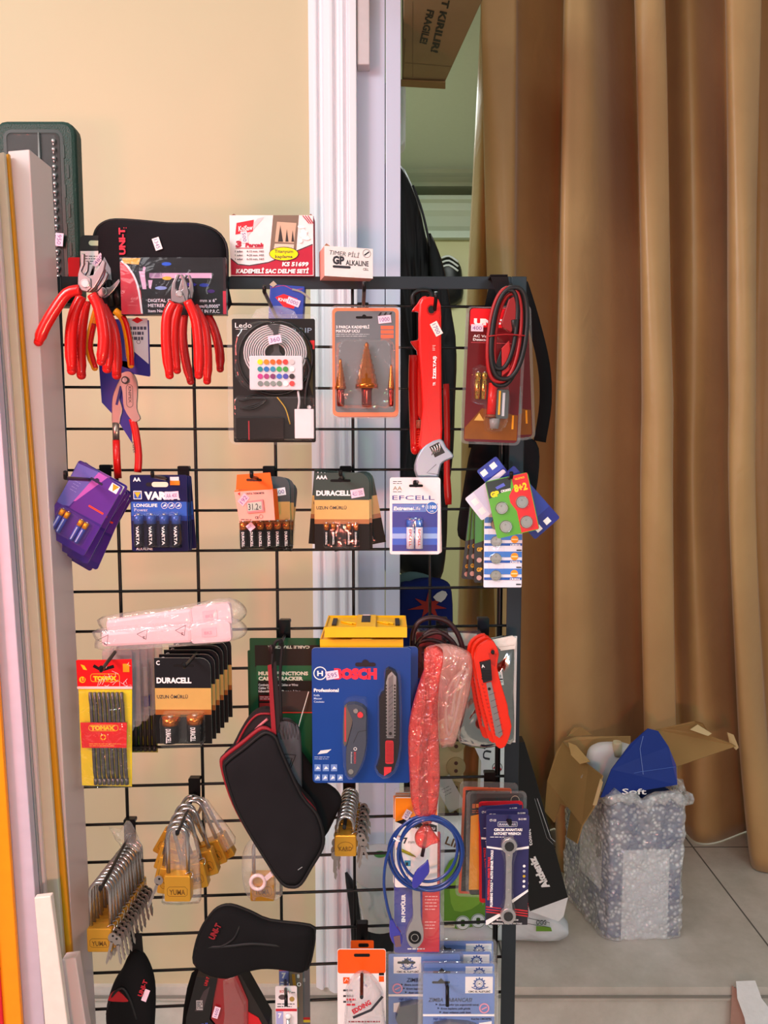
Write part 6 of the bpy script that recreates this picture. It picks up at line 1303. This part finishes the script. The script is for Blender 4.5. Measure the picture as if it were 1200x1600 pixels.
b = t.mb(); b.text('UNI-T', 338, 1456, 9, K('#8a1c26', .5), w=26, rot=-62, bold=.05, d=20.5); t.part('lettering', b)
b = t.mb(); b.prism([(305, 1502), (309, 1484), (311, 1486), (308, 1504)], 6, 9, K('#8a1c20', .6)); t.part('red_edge', b)
t = T('meter_carton', 'black and red meter carton with clear window below the large pouch', 'box', 345, 1580, .93)
BT = K('#1a1718', .3)
b = t.mb(); b.prism([(309, 1524), (342, 1526), (328, 1590), (340, 1604), (330, 1660), (285, 1660), (292, 1586)], -30, 4, BT); b.lay = 4.2; b.flat([(320, 1546), (330, 1538), (318, 1577), (305, 1577)], K('#3e3436')); b.text('UNI-T', 325, 1538, 5, K('#c82430'), w=14, rot=-70); b.rect(308, 1560, 318, 1575, K('#a8a2a0')); b.words(309, 1562, 317, 4, 3, INK, 1.4); t.part('carton', b, bevel=.001)
b = t.mb(); b.prism([(340, 1526), (371, 1520), (388, 1562), (388, 1660), (330, 1660), (338, 1600), (330, 1590)], -30, 2, K('#8c1a20', .25, coat=.5)); b.prism([(371, 1520), (375, 1520), (420, 1602), (420, 1660), (388, 1660), (388, 1562)], -32, 0, K('#26211f', .5)); b.prism([(387, 1580), (404, 1590), (412, 1606), (387, 1600)], 0, 1, K('#d01c24', .35)); t.part('red_panel', b)
b = t.mb(); b.prism([(350, 1530), (368, 1524), (386, 1562), (386, 1640), (342, 1640), (352, 1580)], 3, 12, CLEAR, inset=3); t.part('clear_window', b)
tag(t, 330, 1574, '1600', -72, 18, 9, d=5); b = t.mb(); b.text('UNI', 312, 1602, 5, K('#5a6ad0'), w=14, rot=-12, d=4.6); t.part('lettering', b)
t = one('meter_pouch', 'black fabric flap showing left of the red and black carton', 'pouch', 300, 1540, .965); b = t.mb(); b.puff(smooth([(300, 1520), (318, 1515), (322, 1540), (300, 1640), (282, 1640), (286, 1575)], 2, True), 0, 8, PK2); t.part('meter_pouch', b)
t = T('drill_bit_card', 'white and red drill bit card with black hook end, bottom centre', 'hang card', 447, 1545, .905)
b = card(t, 430, 1541, 464, 1680, K('#ece2e4', .4), r=3); b.text('BOSCH', 437, 1551, 4, K('#c82838'), w=14); b.text('7 mm', 452, 1552, 3.4, INK, w=9); b.flat(circ(441, 1558, 6, 4), K('#5a4a4c')); b.flat(circ(456, 1561, 4), K('#a88a4a')); b.words(433, 1568, 460, 2, 4, INK, 1.4); b.rect(430.5, 1576, 463.5, 1580, K('#c82838')); b.rect(431, 1580, 442, 1680, K('#a8a8d8')); b.text('7', 434, 1590, 7, WHITE, bold=.05); t.part('card', b)
b = t.mb(); b.tube([(450, 1590, 3), (450, 1680, 3)], 3, STEEL, 8); b.ball(450, 1586, 3, 5, 4, 3, WHITE); t.part('drill_bit', b)
for nm, x0, x1, y0, c, Y, lab in (('drill_bit_card', 436, 451, 1512, '#7f86c8', .95, 'lilac drill bit card numbered 7 behind the white and red one'), ('drill_bit_card', 452, 473, 1514, '#6b6358', .945, 'brown and gold drill bit card right of the lilac one'), ('drill_bit_card', 469, 484, 1512, '#6e7276', .965, 'grey drill bit card with red and yellow band at the right')):
    t = one(nm, lab, 'hang card', (x0 + x1) / 2, y0, Y); b = card(t, x0, y0, x1, 1680, K(c, .35), r=2)
    if '7' in lab: b.rect(x0, y0, x1, y0 + 5, K('#b84a4a')); b.text('7', x0 + 4, y0 + 16, 8, WHITE, bold=.06); b.words(x0 + 2, y0 + 22, x1 - 2, 2, 4, WHITE, 2)
    elif 'gold' in lab: b.stroke([(x0 + 6, y0 + 8), (x0 + 12, y0 + 60)], 5, K('#c8a040', .3, .7)); b.text('8', x0 + 12, y0 + 14, 6, WHITE); b.ring(x0 + 15, y0 + 24, 2, 3.2, WHITE)
    else: b.rect(x0, 1590, x1, 1594, K('#c83030')); b.rect(x0, 1594, x1, 1598, K('#e8d040')); b.text('8', x0 + 4, y0 + 22, 6, K('#b0b8b8'))
    t.part(nm, b)
hook(445, 1505, 447, 1572, .13, 'black hook through the white and red drill bit card', rise=-14)
# ================================================================== things behind the rack
t = T('winter_jacket', 'dark padded jacket hanging in the doorway behind the rack', 'jacket', 680, 260, 1.78)
JB = K('#0c0e12', .55, bump=.3, bscale=30)
b = t.mb(); b.puff(smooth([(600, 262), (626, 258), (642, 285), (655, 320), (666, 370), (682, 410), (700, 450), (708, 500), (716, 560), (714, 640), (712, 720), (704, 800), (702, 880), (692, 938), (660, 945), (625, 925), (596, 900), (590, 600)], 3, True), 0, 26, JB, rings=8, power=.35, wob=.22, c=(650, 620)); t.part('body', b)
b = t.mb(); b.puff(smooth([(668, 372), (684, 398), (696, 440), (706, 500), (713, 560), (706, 700), (696, 780), (684, 700), (682, 560), (672, 460)], 3, True), 24, 12, JB, rings=6, power=.5, wob=.2); b.tube([(x, y, 30) for x, y in smooth([(644, 300), (660, 345), (676, 420), (690, 500)], 4)], 2.0, K('#2a2e34', .5), 6); t.part('sleeve', b)
t = T('travel_bag', 'rounded black bag with white stripes on its top, beyond the jacket', 'bag', 700, 420, 4.178)
b = t.mb(); b.puff(smooth([(684, 445), (682, 415), (692, 402), (706, 402), (718, 414), (722, 430), (722, 470), (690, 480)], 3, True), 0, 20, BLK); t.part('body', b)
b = t.mb()
for k in range(3): b.tube([(x, y, 20) for x, y in smooth([(688, 408 + 7 * k), (700, 405 + 7 * k), (714, 414 + 7 * k)], 3)], 1.6, K('#c8cccc', .5), 6)
t.part('white_stripes', b)
t = T('fabric_bag', 'dark blue bag with a red star shape hanging behind the rack', 'bag', 668, 905, 1.7)
b = t.mb(); b.puff(smooth([(622, 930), (640, 908), (668, 902), (694, 906), (706, 925), (708, 1000), (704, 1120), (620, 1120)], 3, True), 0, 14, cloth('#0f1c58', 900), power=.35); t.part('body', b)
pts = []
for k in range(14):
    a = k * math.pi / 7 + .2; q = (34 if k % 2 == 0 else 11) * (1 if k % 4 else .8); pts.append((670 + q * math.cos(a), 944 + q * .7 * math.sin(a)))
b = t.mb(); b.prism(pts, 10, 14.6, cloth('#8c2a24', 900)); t.part('red_star', b)
b = t.mb(); b.prism(smooth([(676, 930), (690, 920), (698, 926), (688, 938)], 2, True), 14, 15.5, K('#b8b4b0')); t.part('white_spot', b)
t = one('folded_cloth', 'greyish teal folded cloth lying over the dark blue bag', 'cloth', 650, 895, 1.72); b = t.mb(); b.puff(smooth([(622, 900), (640, 893), (662, 896), (680, 905), (676, 918), (650, 922), (624, 925)], 2, True), 0, 8, cloth('#4c6468', 900)); t.part('folded_cloth', b)
# hanging cardboard box at the top
CBD = K('#8f7f58', .8, var=.1, nscale=14, bump=.15, bscale=120)
zb = 1.9
t = T('cardboard_box', 'cardboard box with fragile warning seen from below at the top of the doorway', 'box', 660, 130, 1.75)
t.o = Vector((0.05, 1.75, zb)); t.root.location = t.o
def boxmesh(name, corners, z0, z1, m, O, parent, bev=0):
    """corners: four (x, y) of the footprint"""
    me = bpy.data.meshes.new(name); v = [(x - O.x, y - O.y, z0 - O.z) for x, y in corners] + [(x - O.x, y - O.y, z1 - O.z) for x, y in corners]
    me.from_pydata(v, [], [(3,2,1,0),(4,5,6,7),(0,1,5,4),(1,2,6,5),(2,3,7,6),(3,0,4,7)]); me.materials.append(m)
    o = bpy.data.objects.new(name, me); COL.objects.link(o); o.parent = parent
    if bev: md = o.modifiers.new('bevel', 'BEVEL'); md.width = bev; md.segments = 2
    return o
def zpl(px, py):   # point of the box underside seen at a pixel
    v = (py - 800) / F; u = (px - 600) / F; k = (zb - CAMZ) / -(math.sin(PITCH) + v * math.cos(PITCH)); return (u * k, (math.cos(PITCH) - v * math.sin(PITCH)) * k)
bx = [zpl(632, -60), zpl(775, -45), zpl(694, 132), zpl(628, 128)]
boxmesh('carton', bx, zb, zb + .22, CBD, t.o, t.root, .002)
b = MB(lambda x, y, d: Vector((*zpl(x, y), zb - .0008 - d * .00003)) - t.o); b.wk = 1
for s_, x, y, w in (('DİKKAT KIRILIR!', 706, -62, 146), ('FRAGILE!', 668, 14, 54)): b.text(s_, x, y, 11, K('#1c1814'), w=w, rot=103, bold=.04)
b.stroke([(633, 60), (629, 124)], 1, K('#5c4a2e')); b.stroke([(645, 2), (645, 120)], .8, K('#6e5a3a')); b.stroke([(634, 98), (706, 104)], .8, K('#7a6440')); o = bpy.data.objects.new('warning_print', b.mesh('warning_print')); COL.objects.link(o); o.parent = t.root
b = MB(lambda x, y, d: Vector((*zpl(x, y), zb - .004 - d * .001)) - t.o); b.prism([(626, 121), (696, 124), (696, 134), (626, 130)], 0, 3, K('#8e7448', .8)); o = bpy.data.objects.new('bottom_flap', b.mesh('bottom_flap')); COL.objects.link(o); o.parent = t.root
sbox('trim_box_shelf', -.1, .09, 1.66, 1.8, zb + .222, zb + .24, K('#a8b4a8'))
t = one('air_conditioner', 'white rounded appliance edge on the wall beyond the doorway', 'air conditioner', 625, 180, 1.9)
b = t.mb(); b.prism(rr(412, 128, 634, 228, 12), -40, 0, K('#dfe6e2', .4)); t.part('air_conditioner', b, bevel=.006)
t = T('socket_strip', 'beige multi socket power strip standing behind the lower rack', 'power strip', 700, 1240, 1.74)
b = t.mb(); b.prism(rr(686, 1130, 724, 1462, 6), -12, 0, K('#b4a67c', .5)); t.part('housing', b, bevel=.002)
for cy in (1160, 1198, 1236, 1275):
    b = t.mb(); b.prism(circ(712, cy, 15), 0, 1.6, K('#9a8c60', .5)); b.lay = 1.8
    for dy in (-6, 6): b.flat(circ(712, cy + dy, 3), K('#4a2a20'))
    t.part('socket', b)
t = one('paper_note', 'grey paper note slanted against the beige socket strip', 'paper', 700, 1240, 1.715, roll=-28); b = t.mb(); b.box(688, 1215, 716, 1268, -1, 0, K('#aeb0ac')); b.words(694, 1230, 708, 3, 5, K('#6a6c6c'), 1); t.part('paper_note', b)
t = T('white_carton', 'white carton with red and black logo leaning behind the post', 'box', 765, 1190, 1.72)
b = t.mb(); b.prism([(728, 1140), (792, 1125), (794, 1440), (745, 1440), (752, 1190)], -30, 0, K('#eceaea', .4)); b.lay = .2; b.text('LU', 758, 1160, 12, INK, w=26, rot=100, bold=.02, d=.3); b.ring(777, 1199, 7, 8, INK); b.stroke([(771, 1201), (777, 1194), (783, 1203)], 2.4, K('#c82430')); t.part('carton', b)
# sack, black box, bucket, black bag
t = T('sack', 'white plastic sack with green leaf print on the raised floor', 'sack', 750, 1452, 1.66)
PL = K('#dfe3e8', .35, bump=.5, bscale=25)
b = t.mb(); b.puff(smooth([(628, 1300), (660, 1282), (720, 1276), (765, 1290), (800, 1350), (835, 1395), (880, 1432), (886, 1448), (860, 1456), (800, 1454), (640, 1456), (626, 1440), (622, 1360)], 3, True), 0, 44, PL, rings=8, power=.3, wob=.05, back=.5); t.part('plastic_sack', b)
b = t.mb(); GR = K('#6a9a2c', .4)
b.flat(smooth([(690, 1335), (720, 1310), (752, 1322), (764, 1360), (764, 1408), (690, 1418)], 3, True), GR, d=46); b.flat(smooth([(700, 1350), (730, 1326), (750, 1345), (742, 1385), (705, 1395)], 3, True), K('#8cb83c', .4), d=46.4); b.flat([(828, 1418), (850, 1420), (852, 1426), (828, 1426)], GR, d=46)
for cx, cy in ((718, 1413), (741, 1410), (764, 1412)): b.flat(circ(cx, cy, 11), WHITE, d=46.8); b.ring(cx, cy, 9.6, 10.4, K('#3a6a1c'), d=47); b.flat(rr(cx - 3, cy - 5, cx + 3, cy + 5, 2), K('#3a5a1c'), d=47)
b.rect(690, 1410, 706, 1420, K('#e8dcc0'), d=46.8); b.text('MAYASIL', 691, 1417, 3.5, K('#7a3a2a'), w=14, d=47); b.text('LIK', 690, 1296, 12, K('#6a4a30'), w=26, rot=20, d=46); b.text('OGG', 828, 1416, 7, INK, w=15, d=46); b.stroke([(810, 1405), (848, 1413), (848, 1420), (812, 1414)], .8, INK, d=46, closed=True); t.part('leaf_print', b)
t = T('black_carton', 'tall black carton with white lettering leaning beside the white sack', 'box', 850, 1425, 1.565)
BKC = K('#111214', .35, var=.15)
b = t.mb(); b.prism([(806, 1165), (815, 1165), (834, 1222), (887, 1402), (828, 1424), (804, 1330)], -24, 0, BKC); b.lay = .2
b.text('Akdeniz', 858, 1386, 11, WHITE, w=54, rot=-117, bold=.06); b.text('tollet', 830, 1322, 6, WHITE, w=26, rot=-98, bold=.02); b.stroke([(836, 1250), (858, 1310), (865, 1316)], .8, K('#b8bcc0')); b.stroke([(832, 1250), (852, 1310), (862, 1320)], .6, K('#8a8e92')); t.part('carton', b, bevel=.001)
b = t.mb(); b.prism([(828, 1424), (887, 1402), (881, 1432), (873, 1440)], -24, -.3, K('#e6e8ea', .4)); t.part('white_end', b)
t = T('plastic_tub', 'white plastic tub with grey lid and green dot, partly behind the grid', 'tub', 592, 1440, 1.36)
for nm, pr, m_ in (('body', [(1362, 36), (1380, 37), (1440, 30), (1442, 20)], film('#cfd4d4', milk=.55, gloss=.3)), ('lid', [(1336, 30), (1338, 36), (1352, 39), (1368, 39), (1370, 36)], K('#cdcbd2', .4))):
    b = t.mb(); lathe(b, 594, 0, pr, m_, 28); t.part(nm, b)
b = t.mb(); 
V = [b.bm.verts.new(t.pt(594, 1335.6, 0) + Vector((.012 * math.cos(a * .4), .012 * math.sin(a * .4), 0))) for a in range(16)]; b.face(V, K('#3f8a3a', .4)); t.part('green_dot', b)
t = one('black_tool_bag', 'black fabric bag standing below the white tub behind the grid', 'bag', 585, 1600, 1.44)
b = t.mb(); b.puff(smooth([(540, 1368), (556, 1385), (575, 1420), (600, 1444), (635, 1446), (640, 1500), (636, 1640), (560, 1660), (552, 1560), (548, 1440)], 3, True), 0, 16, K('#121216', .55, bump=.4, bscale=60), rings=6, power=.3, wob=.2); t.part('black_tool_bag', b)
# ------------------------------------------------------------------ bubble wrapped box on the raised floor
def gz(px, py, z=0.0):
    v = (py - 800) / F; u = (px - 600) / F; k = (z - CAMZ) / -(math.sin(PITCH) + v * math.cos(PITCH)); return Vector((u * k, (math.cos(PITCH) - v * math.sin(PITCH)) * k, z))
A = gz(948, 1470); B_ = gz(1066, 1466); C_ = gz(886, 1402)
e1 = (B_ - A); e2 = Vector((-e1.y, e1.x, 0)).normalized() * .17; e2 = (C_ - A).normalized() * .2
D_ = A + e2; E_ = B_ + e2
t = T('wrapped_box', 'blue and white carton wrapped in bubble film standing open beside the curtain', 'box', 1000, 1470, 1.64)
t.o = A.copy(); t.root.location = t.o
H = .325
cor = [(A.x, A.y), (B_.x, B_.y), (E_.x, E_.y), (D_.x, D_.y)]
ins = Vector(((A.x + E_.x) / 2, (A.y + E_.y) / 2))
cin = [tuple(ins + (Vector(c) - ins) * .93) for c in cor]
NVY = K('#233f86', .4, var=.1); PWH = K('#e8eaf2', .45)
def cb(faces_mats, name, parent=None, sol=0):
    me = bpy.data.meshes.new(name); V = []; Fs = []; mats = []; mi = []
    for q, m_ in faces_mats:
        k = len(V); V += [tuple(Vector(p) - t.o) for p in q]; Fs.append(tuple(range(k, k + len(q))))
        if m_ not in mats: mats.append(m_)
        mi.append(mats.index(m_))
    me.from_pydata(V, [], Fs)
    for m_ in mats: me.materials.append(m_)
    for p, i in zip(me.polygons, mi): p.material_index = i
    o = bpy.data.objects.new(name, me); COL.objects.link(o); o.parent = parent or t.root
    if sol: md = o.modifiers.new('thickness', 'SOLIDIFY'); md.thickness = sol; md.offset = 0
    return o
def q3(i, j, za, zb_, a=0.0, b2=1.0, out=0.0):
    p, q = Vector((*cin[i], 0)), Vector((*cin[j], 0)); P1 = p + (q - p) * a; P2 = p + (q - p) * b2
    nrm = (q - p).cross(Vector((0, 0, 1))).normalized() * out
    return [P1 + Vector((0, 0, za)) + nrm, P2 + Vector((0, 0, za)) + nrm, P2 + Vector((0, 0, zb_)) + nrm, P1 + Vector((0, 0, zb_)) + nrm]
walls = [(q3(0, 1, .004, H), NVY), (q3(1, 2, .004, H), NVY), (q3(2, 3, .004, H), NVY), (q3(3, 0, .004, H), NVY), ([Vector((*c, .004)) for c in cin], NVY)]
cb(walls, 'carton', sol=.003)
cb([(q3(0, 1, .0, .0 + .21, .18, .84, .0025), PWH), (q3(3, 0, .10, .24, .35, .85, .0025), PWH)], 'shipping_label')
bl = []
for k in range(11): bl.append((q3(3, 0, .17 + .005 * (k % 1), .235, .72 + .011 * k, .726 + .011 * k + .003 * (k % 2), .0032), INK))
cb(bl, 'barcode')
bp_ = bmesh.new(); 
BUB = film('#fafcff', milk=.66, gloss=.5, bubbles=95, r=.2)
me = bpy.data.meshes.new('bubble_wrap'); n1 = 14; nz = 14; V = []; Fs = []
rgx = random.Random(5); per = []
for i in range(4):
    p, q = Vector(cor[i]), Vector(cor[(i + 1) % 4])
    for k in range(n1): per.append((p + (q - p) * (k / n1), min(k, n1 - k) / (n1 / 2)))
c2 = sum((p for p, _ in per), Vector((0, 0))) / len(per); m_ = len(per)
for j in range(nz + 1):
    z = .002 + (H + .012) * j / nz
    for i, (p, k) in enumerate(per):
        r_ = 1 + .035 * math.sqrt(max(k, 0)) + .018 * math.sin(i * 1.3 + j * .9) + .014 * math.sin(i * .5 - j * 1.7); 
        if k == 0: r_ -= .02
        if j >= nz - 2: r_ += .035 + .02 * math.sin(i * 2.1 + j)
        w = c2 + (p - c2) * r_; V.append((w.x - t.o.x, w.y - t.o.y, z + (0.008 * math.sin(i * .8) if j == nz else 0)))
for j in range(nz):
    for i in range(m_): Fs.append((j * m_ + i, j * m_ + (i + 1) % m_, (j + 1) * m_ + (i + 1) % m_, (j + 1) * m_ + i))
me.from_pydata(V, [], Fs); me.materials.append(BUB)
for p in me.polygons: p.use_smooth = True
o = bpy.data.objects.new('bubble_wrap', me); COL.objects.link(o); o.parent = t.root
md = o.modifiers.new('subdivision', 'SUBSURF'); md.levels = 2; md.render_levels = 2
tx = bpy.data.textures.new('bubbles', 'CLOUDS'); tx.noise_scale = .02; md = o.modifiers.new('crumple', 'DISPLACE'); md.texture = tx; md.strength = .012; md.mid_level = .5
# rolled film edge at the mouth
b = MB(lambda x, y, d: Vector((x, y, d))); b.wk = 1
ring = [(V[nz * m_ + i][0] * 1.0, V[nz * m_ + i][1], V[nz * m_ + i][2] - .006 + .006 * math.sin(i * 1.9)) for i in range(m_)]
b.tube(ring, [.013 + .004 * math.sin(i * 2.3) for i in range(m_)], film('#f2f2f4', milk=.5, gloss=.4, bubbles=70, r=.2), 8, closed=True)
o = bpy.data.objects.new('rolled_film_edge', b.mesh('rolled_film_edge')); COL.objects.link(o); o.parent = t.root
# flaps
BRN = K('#a4804e', .8, var=.08, nscale=10, bump=.15, bscale=150); BLU = K('#16338a', .4)
fY = A.y - .004
def pf(px, py, Y): return P(px, py, Y)
fl = cb([([pf(938, 1246, fY + .004), pf(1058, 1226, B_.y), pf(1056, 1195, B_.y + .012), pf(1044, 1166, B_.y + .028), pf(1028, 1142, B_.y + .04), pf(1012, 1138, A.y + .045), pf(985, 1162, A.y + .03), pf(955, 1202, A.y + .012)], BLU)], 'front_flap', sol=.003)
b = MB(lambda x, y, d: pf(x, y, A.y - .004 + (1245 - y) * .00045 - d) - t.o); b.wk = 1
b.stroke([(1005, 1210), (1000, 1170), (1005, 1150)], 1, K('#6a82c8'), d=0.002); b.stroke([(956, 1216), (1000, 1206), (1056, 1198)], .8, K('#4a6ac0'), d=.002); b.text('Soft', 972, 1241, 9, WHITE, w=38, bold=.02, d=.004); o = bpy.data.objects.new('lettering', b.mesh('lettering')); COL.objects.link(o); o.parent = fl
rY = E_.y - .06
cb([([pf(1057, 1198, rY - .04), pf(1150, 1166, rY - .02), pf(1140, 1160, rY), pf(1115, 1152, rY), pf(1110, 1150, rY), pf(1098, 1130, rY), pf(1085, 1127, rY + .02), pf(1024, 1140, rY + .05)], BRN)], 'side_flap', sol=.003)
cb([([pf(1140, 1162, rY - .005), pf(1136, 1144, rY), pf(1146, 1148, rY), pf(1154, 1168, rY - .01), pf(1150, 1172, rY - .012)], K('#c8a878', .8))], 'torn_edge', sol=.002)
cb([([pf(1078, 1140, rY - .012), pf(1090, 1132, rY - .01), pf(1112, 1146, rY - .012), pf(1106, 1150, rY - .014)], K('#d8c090', .8))], 'torn_edge', sol=.002)
D1 = D_.y
cb([([pf(870, 1180, D1 + .02), pf(880, 1158, D1 + .03), pf(900, 1151, D1 + .04), pf(985, 1150, D1 + .05), pf(985, 1205, D1 + .04), pf(900, 1205, D1 + .03)], K('#b08a58', .8)), ([pf(886, 1151, D1 + .04), pf(896, 1137, D1 + .05), pf(908, 1136, D1 + .05), pf(925, 1148, D1 + .05)], BRN)], 'back_flap', sol=.003)
mid = (A.y + D_.y) / 2
cb([([pf(942, 1212, A.y + .01 - .016), pf(928, 1262, A.y - .006 - .016), pf(910, 1290, A.y + .01 - .016), pf(902, 1318, A.y + .02 - .016), pf(886, 1308, mid - .01 - .016), pf(897, 1284, mid - .016), pf(893, 1264, mid - .016), pf(876, 1256, mid + .03 - .016), pf(866, 1285, mid + .04 - .016), pf(852, 1268, D1 - .01 - .016), pf(856, 1220, D1 - .016), pf(870, 1175, D1 + .02 - .016), pf(880, 1160, D1 + .02 - .016), pf(905, 1185, mid + .02 - .016), pf(920, 1195, mid - .016)], BRN)], 'left_flap', sol=.003)
cb([([pf(888, 1160, mid + .03 - .018), pf(900, 1165, mid + .02 - .018), pf(922, 1190, mid - .01 - .018), pf(906, 1194, mid - .015 - .018), pf(892, 1180, mid - .018)], K('#b8955e', .8))], 'torn_edge', sol=.002)
cb([([pf(938, 1216, A.y - .002 - .018), pf(926, 1258, A.y - .012 - .018), pf(932, 1258, A.y - .012 - .018), pf(942, 1222, A.y - .002 - .018)], K('#c8a87a', .8))], 'torn_edge', sol=.002)
t2 = T('plastic_canister', 'white plastic canister with cream cap inside the open wrapped box', 'canister', 950, 1230, 1.775)
b = t2.mb(); b.puff(smooth([(920, 1215), (922, 1182), (935, 1170), (955, 1167), (985, 1170), (1000, 1190), (1000, 1290), (920, 1290)], 3, True), -20, 18, K('#ecebee', .4, var=.02), rings=6, power=.3, back=.6); t2.part('body', b)
b = t2.mb(); lathe(b, 965, -8, [(1162, 6.4), (1165, 7.4), (1175, 7.4), (1184, 7)], K('#e6dcba', .5), 18); t2.part('cap', b)
